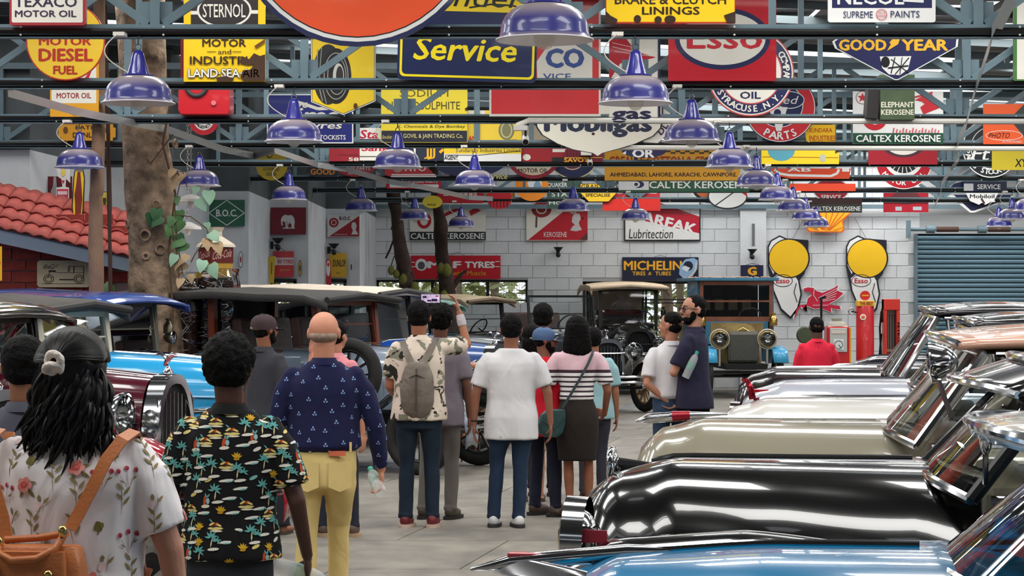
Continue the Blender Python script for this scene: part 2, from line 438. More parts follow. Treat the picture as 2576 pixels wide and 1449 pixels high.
b = MB(); b.cyl(p, p + Vector((3, 0, 0)), .035); b.build('roller_shaft', STEEL, sh, True)
for u in (2330, 2460):
    q = P(u, 577, BACKY - .25); MB().cyl(q, q + Vector((.16, 0, 0)), .075, n=16).build('drum', STEEL, sh, True)
    MB().cyl(q + Vector((.2, 0, 0)), q + Vector((.62, 0, 0)), .05, n=12).build('spring', mat((78, 52, 42), .6), sh, True)
FR = mat((28, 30, 32), .5)
def window(i, u0, u1, v0, v1, mull, Y, mesh=True, rail=None):
    t = thing('window_%d' % i, None, None); t['kind'] = 'structure'
    a = P(u0, v1, Y); c = P(u1, v0, Y); wd = .035
    for x in (a.x, c.x): MB().box((x, Y, (a.z + c.z) / 2), (.05, .06, c.z - a.z)).build('frame_post', FR, t)
    for z in (a.z, c.z): MB().box(((a.x + c.x) / 2, Y, z), (c.x - a.x + .05, .06, .06)).build('frame_rail', FR, t)
    for u in mull: MB().box((P(u, 0, Y).x, Y, (a.z + c.z) / 2), (.06, .05, c.z - a.z)).build('mullion', FR, t)
    for v in rail or (): MB().box(((a.x + c.x) / 2, Y, P(0, v, Y).z), (c.x - a.x, .04, .025)).build('bar', FR, t)
    if mesh:
        b = MB(); x = a.x; top = c.z; bot = P(0, mesh, Y).z
        while x < c.x: b.box((x, Y + .03, (top + bot) / 2), (.004, .004, top - bot)); x += .05
        z = bot
        while z < top: b.box(((a.x + c.x) / 2, Y + .03, z), (c.x - a.x, .004, .004)); z += .05
        o = b.build('wire_mesh', mat((110, 112, 96), .6), t); o['kind'] = 'stuff'
    return t
window(1, 950, 1325, 706, 770, (1227, 1088), BACKY + .1, 750, (756,))
window(2, 1469, 1810, 710, 903, (1650, 1734), BACKY + .1, 752, (754, 762))
for i, (u0, u1, Yw) in enumerate(((688, 742, 35.2), (826, 868, 38.5))):
    window(3 + i, u0, u1, 706, 735, (), Yw - .12, 735)
    q0, q1 = P(u0, 735, Yw - .09), P(u1, 706, Yw - .09)
# ------------------------------------------------------------ outside greenery
LEAFM = mat((176, 186, 130), .7, var=.5, vs=1.2)
g = MB(); random.seed(3)
for i in range(9000):
    p = Vector((random.uniform(-7, 9), random.uniform(47, 58), random.uniform(0.0, 4.2))); a = random.uniform(0, 6.28); e = random.uniform(-.8, .8); s_ = random.uniform(.08, .26)
    d = Vector((math.cos(a), math.sin(a), e)) * s_; n = Vector((-math.sin(a), math.cos(a), random.uniform(-.5, .5))) * s_ * .5
    g.add([p - d, p + n, p + d, p - n], [(0, 1, 2, 3)])
o = g.build('outdoor_foliage', LEAFM); tag(o, 'sunlit green foliage outside the mesh windows', 'foliage', kind='stuff')
tag(MB().box((0, 60, -.35), (40, 34, .2)).build('garden_ground', mat((190, 182, 160), .9, var=.3)), 'pale bare ground outside behind the back wall', 'ground', kind='stuff')
for k, (u, r) in enumerate(((1675, .14), (1715, .09), (1250, .1), (1480, .1), (1150, .08), (1790, .07))):
    p = P(u, 700, 46 + (k % 3)); b = MB(); b.tube([(p.x + .06 * math.sin(z * 1.3 + k), p.y, z - .4) for z in range(0, 6)], [r * (1 - .06 * z) for z in range(6)], 10)
    tag(b.build('garden_tree', mat((150, 132, 112), .9, var=.3, bump=.4), None, True), ['thick pale trunk outside the window by the beige touring roof', 'slender trunk outside just right of the thick one', 'trunk outside the right pane of the wide window', 'trunk outside left edge of the tall window', 'trunk outside behind the jackfruit tree', 'thin trunk outside beside the old truck'][k], 'tree')
# ============================================================ text and signs
_TX = {}
def textgeo(s, bold=.02):
    k = (s, bold)
    if k in _TX: return _TX[k]
    c = bpy.data.curves.new('t', 'FONT'); c.body = s; c.offset = 0; c.resolution_u = 2
    o = bpy.data.objects.new('t', c); COL.objects.link(o)
    me = bpy.data.meshes.new_from_object(o.evaluated_get(bpy.context.evaluated_depsgraph_get()))
    vs = [(v.co.x, v.co.y) for v in me.vertices]; fs = [tuple(p.vertices) for p in me.polygons]
    bpy.data.objects.remove(o); bpy.data.curves.remove(c); bpy.data.meshes.remove(me)
    if vs:
        x0 = min(v[0] for v in vs); x1 = max(v[0] for v in vs); y0 = min(v[1] for v in vs); y1 = max(v[1] for v in vs)
        vs = [((x - x0) / max(x1 - x0, 1e-5) - .5, (y - y0) / max(y1 - y0, 1e-5) - .5) for x, y in vs]; asp = (x1 - x0) / max(y1 - y0, 1e-5)
    else: asp = .4
    if bold > .005:                       # heavier strokes: the glyphs again, shifted a little sideways and up
        n = len(vs); b = bold * 1.5; vv = []; ff = []
        for i, (dx, dy) in enumerate(((-b / asp, 0), (b / asp, 0), (0, b * .7), (0, -b * .7))):
            vv += [(x * (1 - 2 * b / asp) + dx, y * (1 - 1.4 * b) + dy) for x, y in vs]; ff += [tuple(j + n * i for j in f) for f in fs]
        vs, fs = vv, ff
    _TX[k] = (vs, fs, asp); return _TX[k]
RED = (200, 26, 40); DRED = (150, 28, 38); YEL = (247, 205, 28); NAVY = (34, 40, 84); CREAM = (231, 227, 216); BLK = (22, 22, 26); WHT = (236, 236, 234)
GRN = (38, 84, 62); ORG = (236, 92, 42); OCH = (226, 160, 36); BLU = (30, 42, 120)
def emat(c, rust=0): return mat(c, .32, 0, .15, var=.06, vs=2, rust=rust)
def sign(label, Y, shape, col, els=(), rust=.04, name='enamel_sign', thick=.02, cat='sign', group=None, rot=0, hang=None):
    def W(u, v, d=0.0): 
        p = P(u, v, Y); return (p.x, Y - d, p.z)
    def outline(e):
        k = e[0]
        if k == 'r':
            _, a, b, c, d = e[:5]; r = e[5] if len(e) > 5 and isinstance(e[5], (int, float)) else 0
            if not r: return [(a, d), (c, d), (c, b), (a, b)]
            out = []
            for cx, cy, a0 in ((c - r, d - r, 0), (a + r, d - r, 90), (a + r, b + r, 180), (c - r, b + r, 270)):
                for i in range(5): t = math.radians(a0 + 22.5 * i); out.append((cx + r * math.cos(t), cy + r * math.sin(t)))
            return out
        if k == 'd': _, cx, cy, rx, ry = e[:5]; return [(cx + rx * math.cos(2 * math.pi * i / 44), cy + ry * math.sin(2 * math.pi * i / 44)) for i in range(44)]
        if k == 'p': return e[1]
    pl = MB(); pl.mats = [emat(col, rust)]; o2 = outline(shape)
    cu = sum(p[0] for p in o2) / len(o2); cv = sum(p[1] for p in o2) / len(o2)
    R = math.radians(rot)
    def rr(p):
        x, y = p[0] - cu, p[1] - cv; return (cu + x * math.cos(R) - y * math.sin(R), cv + x * math.sin(R) + y * math.cos(R))
    o2 = [rr(p) for p in o2]
    a = [Vector(W(u, v, 0)) for u, v in o2]; b = [Vector(W(u, v, thick)) for u, v in o2]
    c0 = P(cu, cv, Y)
    root = None
    org = Vector((c0.x, Y, c0.z))
    pl.loft([[p - org for p in a], [p - org for p in b]])
    root = pl.build(name); root.location = org; tag(root, label, cat, group)
    em = MB(); tx = MB(); dep = thick
    for e in els:
        dep += .0012
        k = e[0]
        if k in 'rdp':
            cc = e[-1]; em.use(emat(cc, rust)); q = [rr(p) for p in outline(e[:-1])]
            em.loft([[Vector(W(u, v, dep - .001)) - org for u, v in q], [Vector(W(u, v, dep)) - org for u, v in q]])
        elif k == 'R':
            _, cx, cy, rx, ry, th, cc = e; em.use(emat(cc, rust)); n = 44; rings = []
            for i in range(n):
                t = 2 * math.pi * i / n; rings.append([Vector(W(*rr((cx + (rx + s_) * math.cos(t), cy + (ry + s_) * math.sin(t))), dep)) - org for s_ in (-th / 2, th / 2)])
            b_ = []; fs = []
            for r_ in rings: b_ += r_
            for i in range(n): j = (i + 1) % n; fs.append((2 * i, 2 * i + 1, 2 * j + 1, 2 * j))
            em.add(b_, fs)
        elif k == 'l':
            _, pts, th, cc = e; em.use(emat(cc, rust))
            for i in range(len(pts) - 1):
                (x0, y0), (x1, y1) = pts[i], pts[i + 1]; L_ = math.hypot(x1 - x0, y1 - y0) or 1; nx, ny = -(y1 - y0) / L_ * th / 2, (x1 - x0) / L_ * th / 2
                em.add([Vector(W(*rr(p), dep + .0002 * (i % 2))) - org for p in ((x0 + nx, y0 + ny), (x0 - nx, y0 - ny), (x1 - nx, y1 - ny), (x1 + nx, y1 + ny))], [(0, 1, 2, 3)])
        elif k == 't':
            _, s_, cx, cy, w_, h_, cc = e[:7]; shr = e[7] if len(e) > 7 else 0; ro = math.radians(e[8]) if len(e) > 8 else 0
            bold = e[9] if len(e) > 9 else .02
            vs, fs, _a = textgeo(s_, bold); tx.use(emat(cc, rust * .8)); out = []
            for x, y in vs:
                X, Y_ = x * w_ + y * h_ * shr, -y * h_; X, Y_ = X * math.cos(ro) - Y_ * math.sin(ro), X * math.sin(ro) + Y_ * math.cos(ro)
                out.append(Vector(W(*rr((cx + X, cy + Y_)), dep + .0004 * (len(out) * 4 // max(len(vs), 1)))) - org)
            tx.add(out, fs)
        elif k == 'a':                      # text on a circle; angles clockwise from the top, degrees
            _, s_, cx, cy, R_, h_, cc, a0, a1 = e; tx.use(emat(cc, rust * .8)); flip = 90 < ((a0 + a1) / 2) % 360 < 270
            for i, ch in enumerate(s_):
                if ch == ' ': continue
                vs, fs, asp = textgeo(ch, .03); w_ = min(asp, 1.1) * h_; q_ = h_
                if ch == '.': vs = [(x, y * .18 - .41) for x, y in vs]; w_ = h_ * .18
                t = math.radians(a0 + (a1 - a0) * (i + .5) / len(s_)); out = []
                for x, y in vs:
                    X, Y_ = x * w_, y * h_
                    if flip: X, Y_ = -X, -Y_
                    rr_ = R_ + Y_; tt = t + X / R_
                    out.append(Vector(W(*rr((cx + rr_ * math.sin(tt), cy - rr_ * math.cos(tt))), dep + .0004 * (len(out) * 4 // max(len(vs), 1)))) - org)
                tx.add(out, fs)
    if em.f: em.build('painted_field', None, root)
    if tx.f: tx.build('lettering', None, root)
    if hang:
        h = MB()
        for u, v, u2, v2 in hang: h.cyl(Vector(W(u, v, .01)) - org, Vector(W(u2, v2, 0)) - org, .004, n=6)
        h.build('hanger_wire', mat((60, 60, 60), .5), root)
    return root
def TY(n): return TR0 + TRD * n - .085
E = 'enamel signs hung on the trusses'
# ---- first row
sign('white motor oil sign with red edge, top left corner', TY(1), ('r', 28, -70, 219, 66, 6), (165, 45, 55), [('r', 34, -66, 212, 59, 4, CREAM), ('t', 'TEXACO', 119, 7, 157, 27, (52, 42, 68)), ('t', 'MOTOR OIL', 119, 37, 154, 17, (52, 42, 68))], .05, thick=.05, group=E)
sign('huge round orange sign with white and navy rings', TY(1) - .12, ('d', 900, -195, 313, 313), NAVY, [('d', 900, -195, 301, 301, WHT), ('d', 900, -195, 291, 291, BLK), ('d', 900, -195, 288, 288, (247, 88, 42))], -.05, group=E)
sign('yellow rust-edged brake and clutch linings sign', TY(1), ('r', 1523, -90, 1849, 60, 3), (190, 60, 40), [('r', 1525, -88, 1847, 56, YEL), ('t', 'BRAKE & CLUTCH', 1686, 0, 280, 24, (52, 36, 26)), ('t', 'LININGS', 1687, 28, 145, 20, (52, 36, 26)), ('p', [(1523, 28), (1535, 40), (1553, 50), (1551, 60), (1523, 60)], (58, 38, 28)), ('d', 1603, 49, 9, 10, (58, 38, 28)), ('d', 1655, 51, 9, 9, (58, 38, 28)), ('d', 1685, 50, 14, 10, (58, 38, 28)), ('p', [(1820, 40), (1849, 30), (1849, 60), (1828, 58)], (58, 38, 28))], .06, group=E)
sign('white and navy paints sign hung at the upper right', TY(1), ('r', 2082, -90, 2352, 57, 6), WHT, [('r', 2092, -88, 2343, 21, NAVY), ('t', 'NECOL', 2189, -6, 168, 38, WHT), ('p', [(2270, -20), (2322, -20), (2322, 8), (2270, 5)], WHT), ('p', [(2295, -20), (2316, -20), (2308, 2)], (200, 50, 60)), ('t', 'SUPREME', 2157, 38, 74, 17, NAVY, 0, 0, .0), ('t', 'PAINTS', 2275, 37, 73, 17, NAVY, 0, 0, .0), ('R', 2216, 38, 13, 13, 1.6, (200, 70, 80)), ('t', 'ICI', 2216, 33, 15, 7, (200, 70, 80), 0, 0, 0), ('l', [(2204, 40), (2228, 40)], 1.2, (200, 70, 80)), ('l', [(2205, 43), (2227, 43)], 1.2, (200, 70, 80))], .0, group=E)
# ---- second row
sign('round yellow diesel fuel sign with red rim', TY(2), ('d', 166, 104, 99, 99), (190, 45, 30), [('d', 166, 104, 96, 96, (243, 200, 50)), ('t', 'MOTOR', 165, 104, 132, 22, (188, 45, 30), 0, 0, .035), ('t', 'DIESEL', 167, 139, 137, 33, (188, 45, 30), 0, 0, .035), ('t', 'FUEL', 166, 177, 61, 22, (188, 45, 30), 0, 0, .035)], -.02, group=E)
rp = [(668, 138), (655, 142), (640, 135), (628, 150), (610, 142), (604, 160), (625, 165), (640, 162), (632, 176), (612, 178), (606, 196), (614, 205), (668, 205)]
sign('yellow rusted land and sea oil sign with black panel', TY(2), ('r', 463, -80, 668, 206), YEL, [('r', 481, -78, 650, 67, (46, 40, 40)), ('R', 565, 27, 66, 41, 5, CREAM), ('l', [(481, 33), (500, 33)], 9, CREAM), ('l', [(631, 31), (650, 31)], 9, CREAM), ('t', 'STERNOL', 565, 28, 108, 34, CREAM, 0, 0, .01), ('t', 'MOTOR', 565, 109, 110, 19, (60, 40, 22)), ('t', 'and', 566, 131, 33, 12, (60, 40, 22), 0, 0, 0), ('l', [(522, 131), (544, 131)], 1.5, (60, 40, 22)), ('l', [(586, 131), (608, 131)], 1.5, (60, 40, 22)), ('t', 'INDUSTRIAL', 572, 153, 186, 21, (60, 40, 22)), ('t', 'LAND·SEA·AIR', 565, 185, 182, 25, (60, 40, 22), 0, 0, .06), ('t', 'LAND·SEA·AIR', 565, 185, 180, 22, WHT), ('p', rp, (74, 50, 36)), ('p', [(545, 196), (570, 192), (590, 199), (586, 206), (548, 206)], (74, 50, 36)), ('p', [(641, 205 - 88), (668, 205 - 106), (668, 205 - 98), (645, 205 - 82)], (110, 70, 30))], .06, group=E)
sign('narrow dark red board behind the land and sea sign', TY(2) + .3, ('r', 455, 90, 640, 207), (140, 30, 38), [], .03, group=E)
sg = sign('navy board with big slanted yellow word Service', TY(2) - .1, ('r', 1003, -120, 1353, 205, 12), (36, 44, 82), [('r', 1003, -118, 1353, 30, 10, (246, 214, 40)), ('t', 'inder', 1222, -6, 190, 48, BLK, .35, 0, 0), ('l', [(1180, 20), (1235, 10), (1290, 12), (1330, 25)], 4, BLK), ('r', 1009, 60, 1347, 197, 12, (250, 226, 40)), ('r', 1015, 40, 1341, 191, 10, (36, 44, 82)), ('t', 'Service', 1176, 125, 258, 60, (250, 226, 40), .22, 0, .02)], -.05, rot=1.6, group=E)
sign('red sign with white oval ringed in navy', TY(2), ('r', 1681, -100, 1952, 204, 3), (200, 24, 42), [('d', 1817, 98, 120, 78, NAVY), ('d', 1817, 98, 108, 66, CREAM), ('t', 'Esso', 1822, 96, 190, 56, (200, 34, 50), 0, 0, .02)], .0, group=E)
gd = [(2120, 86), (2385, 86), (2410, 98), (2408, 118), (2258, 202), (2250, 202), (2100, 122), (2093, 105)]
def shr_(pts, s): 
    cx = sum(p[0] for p in pts) / len(pts); cy = sum(p[1] for p in pts) / len(pts); return [(cx + (x - cx) * s, cy + (y - cy) * s) for x, y in pts]
sign('navy diamond tyre sign with yellow words and white edge', TY(2), ('p', gd), WHT, [('p', shr_(gd, .965), (36, 38, 86)), ('t', 'GOOD', 2169, 114, 120, 29, (247, 188, 50), 0, 0, .04), ('t', 'YEAR', 2325, 114, 118, 29, (247, 188, 50), 0, 0, .04), ('p', [(2230, 129), (2240, 112), (2236, 108), (2250, 92), (2275, 92), (2262, 100), (2258, 112), (2248, 118)], (247, 188, 50)), ('p', [(2212, 143), (2291, 142), (2283, 175), (2262, 190), (2235, 188), (2218, 172)], WHT), ('d', 2226, 157, 11, 14, BLK), ('l', [(2240, 150), (2285, 185)], 2.5, BLK), ('l', [(2250, 145), (2240, 186)], 2.5, BLK), ('l', [(2285, 146), (2250, 188)], 2.5, BLK), ('l', [(2268, 145), (2262, 188)], 2, BLK), ('l', [(2232, 172), (2284, 166)], 3, BLK)], -.05, group=E)
sign('white sign with green edge cut by the right frame', TY(2), ('r', 2548, 0, 2700, 204, 4), (70, 120, 60), [('r', 2557, 4, 2696, 200, CREAM)], .0, group=E)
# ---- third row
sign('orange and cream motor oil sign below the diesel disc', TY(3), ('r', 127, 120, 249, 294), OCH, [('r', 131, 122, 243, 260, CREAM), ('t', 'MOTOR OIL', 187, 241, 87, 14, (150, 30, 36)), ('p', [(212, 200), (235, 170), (222, 204)], RED), ('d', 190, 280, 10, 12, (214, 140, 30))], .0, group=E)
t = thing('fuel_can', 'red metal housing with a wheel, hung under the land and sea sign', 'fuel can', P(518, 250, TY(3)))
b = MB(); k = TY(3) / F
b.prism([((u - 518) * k, -(v - 250) * k) for u, v in ((455, 205), (582, 205), (584, 280), (578, 292), (460, 292), (454, 280))], -.16, .16); b.build('body', mat((200, 30, 42), .3, 0, .4), t, bevel=.012)
b = MB(); b.torus((-.07, -.17, .12), .1, .022); b.build('wheel', mat((60, 60, 60), .5), t, True)
b = MB(); b.cyl((.1, -.17, -.05), (.1, -.18, -.05), .025, n=14); b.build('button', mat((220, 120, 130), .3), t)
hx = [(782, 92), (946, 92), (946, 256), (864, 291), (782, 258)]
sign('yellow tyre sign with pointed bottom and black border', TY(3), ('p', hx), (26, 26, 28), [('p', shr_(hx, .985), WHT), ('p', shr_(hx, .96), BLK), ('p', shr_(hx, .945), (240, 205, 40)), ('d', 826, 188, 38, 76, (42, 42, 44)), ('d', 846, 192, 38, 70, (30, 30, 32)), ('R', 846, 192, 30, 58, 2, (170, 170, 168)), ('R', 848, 192, 23, 46, 2, (170, 170, 168)), ('d', 852, 192, 14, 32, (200, 200, 190)), ('d', 855, 192, 9, 25, (46, 46, 46)), ('l', [(800, 125), (796, 190), (812, 255)], 2.5, (150, 150, 145)), ('l', [(810, 120), (804, 190), (822, 262)], 2, (150, 150, 145)), ('d', 895, 268, 5, 8, (90, 60, 20))], -.02, group=E)
sign('large red and white service board with blue letters', TY(3) - .05, ('r', 1231, -80, 1511, 293), CREAM, [('r', 1236, -78, 1506, 287, (216, 58, 62)), ('p', [(1352, 205), (1350, 155), (1385, 105), (1440, 62), (1490, 60), (1490, 205)], CREAM), ('t', 'CO', 1421, 147, 98, 50, (52, 82, 150), 0, 0, .05), ('t', 'VICE', 1401, 193, 70, 15, (52, 82, 150), 0, 0, .01)], .03, group=E)
sign('white sign with red winged emblem behind the second lamp', TY(3), ('r', 1532, 95, 1661, 295), CREAM, [('p', [(1532, 100), (1575, 98), (1600, 130), (1650, 145), (1620, 152), (1560, 160), (1532, 205)], (190, 34, 52)), ('l', [(1540, 108), (1600, 122)], 1.2, CREAM), ('l', [(1540, 118), (1605, 134)], 1.2, CREAM), ('l', [(1545, 130), (1640, 142)], 1.2, CREAM), ('t', 'gas', 1588, 294, 100, 30, (36, 44, 74), 0, 0, .03), ('l', [(1658, 98), (1658, 295)], 6, (36, 44, 74))], .0, group=E)
sign('round navy and white oil company disc behind the oval sign', TY(3), ('d', 1888, 184, 109, 109), (200, 80, 80), [('d', 1888, 184, 106, 106, CREAM), ('d', 1888, 184, 103, 103, NAVY), ('d', 1888, 184, 79, 79, (200, 80, 80)), ('d', 1888, 184, 76, 76, CREAM), ('a', 'SYRACUSE.N.Y.', 1888, 184, 90, 17, CREAM, 242, 122), ('a', 'COMPANY', 1888, 184, 90, 17, CREAM, 55, 112), ('t', 'OIL', 1887, 240, 52, 18, NAVY)], -.03, group=E)
t = thing('kerosene_tin', 'dark green kerosene tin with cream lettering hung by a truss', 'tin', P(2256, 245, TY(3) - .1))
k = TY(3) / F
MB().box((0, .1, 0), (86 * k, .28, 112 * k)).build('body', mat((76, 92, 66), .5, .1, 0, var=.2, vs=6, rust=.02), t)
MB().box((-58 * k, .1, -.01), (30 * k, .22, 100 * k), (0, .08, 0)).build('open_lid', mat((40, 36, 36), .6), t)
b = MB(); b.mats = [mat((225, 222, 200), .5)]
for s_, dv in (('ELEPHANT', 264), ('KEROSENE', 283)):
    vs, fs, _ = textgeo(s_, .03); b.add([(x * 82 * k, -.042 - .0004 * (i * 4 // len(vs)), (245 - dv) * k + y * 14 * k) for i, (x, y) in enumerate(vs)], fs)
b.build('lettering', None, t)
# ---- fourth row
sign('small orange notched tyre sign with two little figures', TY(4), ('p', [(154, 313), (285, 313), (285, 320), (291, 322), (291, 345), (284, 347), (284, 354), (155, 354), (155, 347), (148, 345), (148, 322), (154, 320)]), OCH, [('t', 'EATES', 220, 321, 58, 10, BLK), ('t', 'DUNLOP', 220, 340, 72, 13, BLK), ('d', 166, 328, 6, 9, (110, 70, 20)), ('d', 271, 328, 6, 9, (110, 70, 20))], .0, group=E)
sign('round red agency disc half hidden under the red housing', TY(4), ('d', 513, 303, 37, 37), (196, 40, 52), [('d', 513, 300, 26, 28, WHT), ('a', 'AGENCY', 513, 300, 20, 8, BLK, 235, 125)], -.05, group=E)
sign('blue stockists sign with white script, left of the yellow chemical board', TY(4), ('r', 672, 237, 889, 361), WHT, [('r', 675, 240, 886, 358, BLU), ('l', [(738, 255), (765, 262), (800, 274), (850, 272)], 8, CREAM), ('t', 'ima', 803, 291, 110, 38, CREAM, .35, 0, .01), ('t', 'ye', 760, 268, 28, 20, CREAM, .3), ('t', 'tyres', 815, 320, 90, 20, CREAM, .3), ('t', 'STOCKISTS', 834, 346, 72, 12, WHT)], -.03, group=E)
sign('yellow hydrosulphite board with black trading strip', TY(4), ('r', 959, 226, 1176, 359), (226, 204, 58), [('r', 960, 329, 1175, 358, (46, 46, 58)), ('t', 'SODIUM', 1067, 235, 122, 18, (92, 84, 40), 0, 0, 0), ('t', 'HYDROSULPHITE', 1066, 266, 183, 20, (72, 66, 40), 0, 0, 0), ('t', 'TYPE', 1075, 292, 20, 5, (72, 66, 40), 0, 0, 0), ('t', 'K. Chemicals & Dye Bombay', 1085, 319, 170, 9, (72, 66, 40), .2, 0, 0), ('t', 'Stockist', 974, 345, 24, 9, (220, 205, 130), .3, 0, 0), ('t', 'GOVIL & JAIN TRADING Co.', 1090, 344, 150, 14, (225, 212, 140), 0, 0, 0)], .03, group=E)
ms = [(1346, 250), (1668, 250), (1668, 300), (1664, 322), (1645, 342), (1600, 362), (1560, 374), (1515, 386), (1503, 394), (1490, 386), (1440, 377), (1400, 362), (1362, 340), (1347, 318)]
sign('large cream shield with dark script above ochre cotton board', TY(4) - .03, ('p', ms), (36, 40, 52), [('p', shr_(ms, .972), (230, 225, 210)), ('t', 'Mobilgas', 1504, 316, 272, 60, (36, 44, 70), 0, 0, .035), ('d', 1492, 337, 4, 3.5, (70, 30, 20))], -.05, group=E)
sign('cream shield edge with navy curve behind the third lamp', TY(4), ('p', [(1640, 250), (1690, 255), (1686, 330), (1655, 360), (1620, 358)]), CREAM, [('a', 'OLD', 1620, 290, 58, 18, NAVY, 95, 140)], -.02, group=E)
sign('round red parts disc with navy centre', TY(4), ('d', 1962, 271, 90, 88), (40, 40, 70), [('d', 1962, 271, 88, 86, WHT), ('d', 1962, 271, 86, 84, (206, 44, 54)), ('d', 1960, 265, 60, 56, WHT), ('d', 1960, 265, 58, 54, NAVY), ('d', 1985, 252, 38, 22, WHT), ('d', 1985, 252, 36, 20, NAVY), ('t', 'ed', 1988, 252, 34, 20, WHT, .35, 0, 0), ('p', [(1930, 270), (1980, 270), (1972, 300), (1965, 330), (1952, 330), (1945, 300)], WHT), ('d', 1955, 284, 9, 9, NAVY), ('a', 'PARTS', 1962, 271, 71, 20, WHT, 215, 145)], -.03, group=E)
sign('small yellow industries sign between parts disc and kerosene sign', TY(4) + .05, ('p', [(2030, 314), (2100, 314), (2100, 363), (2030, 363), (2026, 340)]), (240, 190, 34), [('t', 'SUNDARA', 2064, 328, 58, 11, (190, 80, 20), 0, 0, .01), ('t', 'INDUSTRIES', 2068, 348, 66, 14, (190, 80, 20), 0, 0, .01)], .02, group=E)
def star(cx, cy, r): return [(cx + (r if i % 2 == 0 else r * .42) * math.sin(i * math.pi / 5), cy - (r if i % 2 == 0 else r * .42) * math.cos(i * math.pi / 5)) for i in range(10)]
sign('white kerosene sign with red star and green strip at upper right', TY(4), ('r', 2145, 230, 2372, 363), WHT, [('r', 2145, 335, 2372, 363, GRN), ('R', 2169, 246, 16, 16, 1.5, (120, 60, 60)), ('p', star(2169, 246, 13), (200, 34, 46)), ('d', 2200, 298, 31, 30, (200, 34, 46)), ('d', 2200, 298, 15, 16, WHT), ('p', [(2300, 252), (2340, 232), (2352, 250), (2362, 272), (2322, 288), (2314, 270), (2325, 262), (2318, 256)], (200, 34, 46)), ('l', [(2300, 245), (2345, 233)], 4, (200, 34, 46))] + [('l', [(2246 + i * 8, 335), (2248 + i * 8, 322 + (i % 3) * 3)], 3, (210, 80, 90)) for i in range(15)] + [('t', 'CALTEX KEROSENE', 2258, 349, 213, 18, WHT, 0, 0, .025)], .0, group=E)
sign('orange photo dealer sign at the right frame edge', TY(4), ('r', 2473, 262, 2640, 363), (236, 96, 48), [('p', [(2576, 262), (2470 + 68, 300), (2576, 345), (2640, 345), (2640, 262)], (60, 66, 66)), ('R', 2525, 341, 46, 12, 1.5, CREAM), ('t', 'PHOTO', 2513, 341, 52, 13, (70, 30, 20), .25, 0, 0), ('t', 'AUTHORISED', 2545, 357, 50, 5, CREAM, 0, 0, 0)], -.03, group=E)
sign('small white board with red script left of yellow chemical board', TY(4) + .1, ('r', 903, 322, 961, 358), WHT, [('t', 'Sta', 930, 338, 46, 22, (200, 30, 60), .2), ('l', [(905, 352), (960, 352)], 4, (60, 60, 60))], .0, group=E)
sign('yellow poster style sign with a drawn tyre', TY(4) + .1, ('r', 1177, 278, 1312, 358), (238, 204, 70), [('r', 1177, 278, 1220, 300, CREAM), ('d', 1274, 328, 20, 24, (130, 128, 90)), ('R', 1274, 328, 13, 18, 3, (200, 196, 140)), ('t', 'AND', 1193, 348, 28, 12, (200, 40, 40)), ('t', 'TYRE', 1290, 353, 22, 5, (120, 80, 30), 0, 0, 0)], .0, group=E)
# ---- fifth row
sign('dark red board left of the white script board', TY(5), ('r', 828, 374, 904, 406), (150, 32, 44), [('t', '58', 890, 401, 26, 9, CREAM), ('l', [(850, 390), (903, 390)], 2, (110, 20, 34))], -.02, group=E)
sign('white board with red script beside the J sign', TY(5), ('r', 905, 330, 1046, 404), CREAM, [('t', 'Sangam', 965, 374, 110, 24, (200, 30, 60), .2), ('l', [(905, 394), (1045, 394)], 2, (60, 60, 60)), ('p', [(1015, 372), (1040, 372), (1042, 385), (1030, 388)], NAVY)], -.02, group=E)
sign('navy board with yellow letter J', TY(5), ('r', 1048, 360, 1116, 405), (38, 44, 66), [('t', 'J', 1081, 384, 28, 36, (240, 180, 40), 0, 0, .05), ('l', [(1106, 384), (1116, 376)], 7, (240, 180, 40))], -.02, group=E)
sign('yellow and white industries agent sign', TY(5), ('r', 1117, 328, 1311, 406), WHT, [('r', 1117, 328, 1311, 387, (240, 204, 50)), ('t', 'Sundaram Industries Limited', 1228, 378, 162, 10, (60, 60, 40), 0, 0, 0), ('t', 'AGENT', 1135, 397, 35, 11, BLK), ('l', [(1120, 390), (1200, 391), (1310, 380)], 1.2, BLK)], .0, group=E)
sign('dark red and cream board between agent sign and shield', TY(5) + .05, ('r', 1312, 372, 1424, 407), (160, 36, 44), [('r', 1390, 375, 1424, 383, CREAM), ('d', 1325, 396, 10, 8, CREAM), ('r', 1388, 396, 1424, 407, (40, 40, 42))], .0, group=E)
sign('maroon ribbed shield with yellow letters under the cream shield', TY(5), ('p', [(1422, 376), (1486, 370), (1520, 380), (1515, 408), (1415, 408)]), (120, 30, 48), [('l', [(1428 + 8 * i, 378), (1426 + 8 * i, 395)], 2.5, (90, 18, 36)) for i in range(9)] + [('t', 'SAVOY', 1450, 403, 62, 11, (240, 190, 60)), ('l', [(1420, 397), (1515, 397)], 1.5, (240, 190, 60))], -.03, group=E)
sign('navy blob sign with white letters OR behind the ochre board', TY(5), ('d', 1620, 380, 56, 17), (36, 40, 80), [('t', 'OR', 1618, 386, 56, 22, WHT, 0, 0, .04), ('p', [(1565, 386), (1575, 380), (1574, 389)], WHT)], -.03, group=E)
sign('yellow sign with a teal disc and thin red line', TY(5), ('r', 1915, 376, 2110, 413), (240, 208, 40), [('l', [(1918, 395), (2108, 397)], 1.5, (150, 40, 30)), ('d', 1965, 378, 34, 27, (88, 160, 178)), ('d', 2069, 398, 8, 10, (190, 190, 170))], .05, group=E)
sign('dark red board with arc of a white ringed oval', TY(5), ('r', 2184, 370, 2358, 414), (164, 32, 46), [('d', 2272, 350, 62, 46, (70, 50, 60)), ('d', 2272, 350, 52, 40, CREAM)], -.02, group=E)
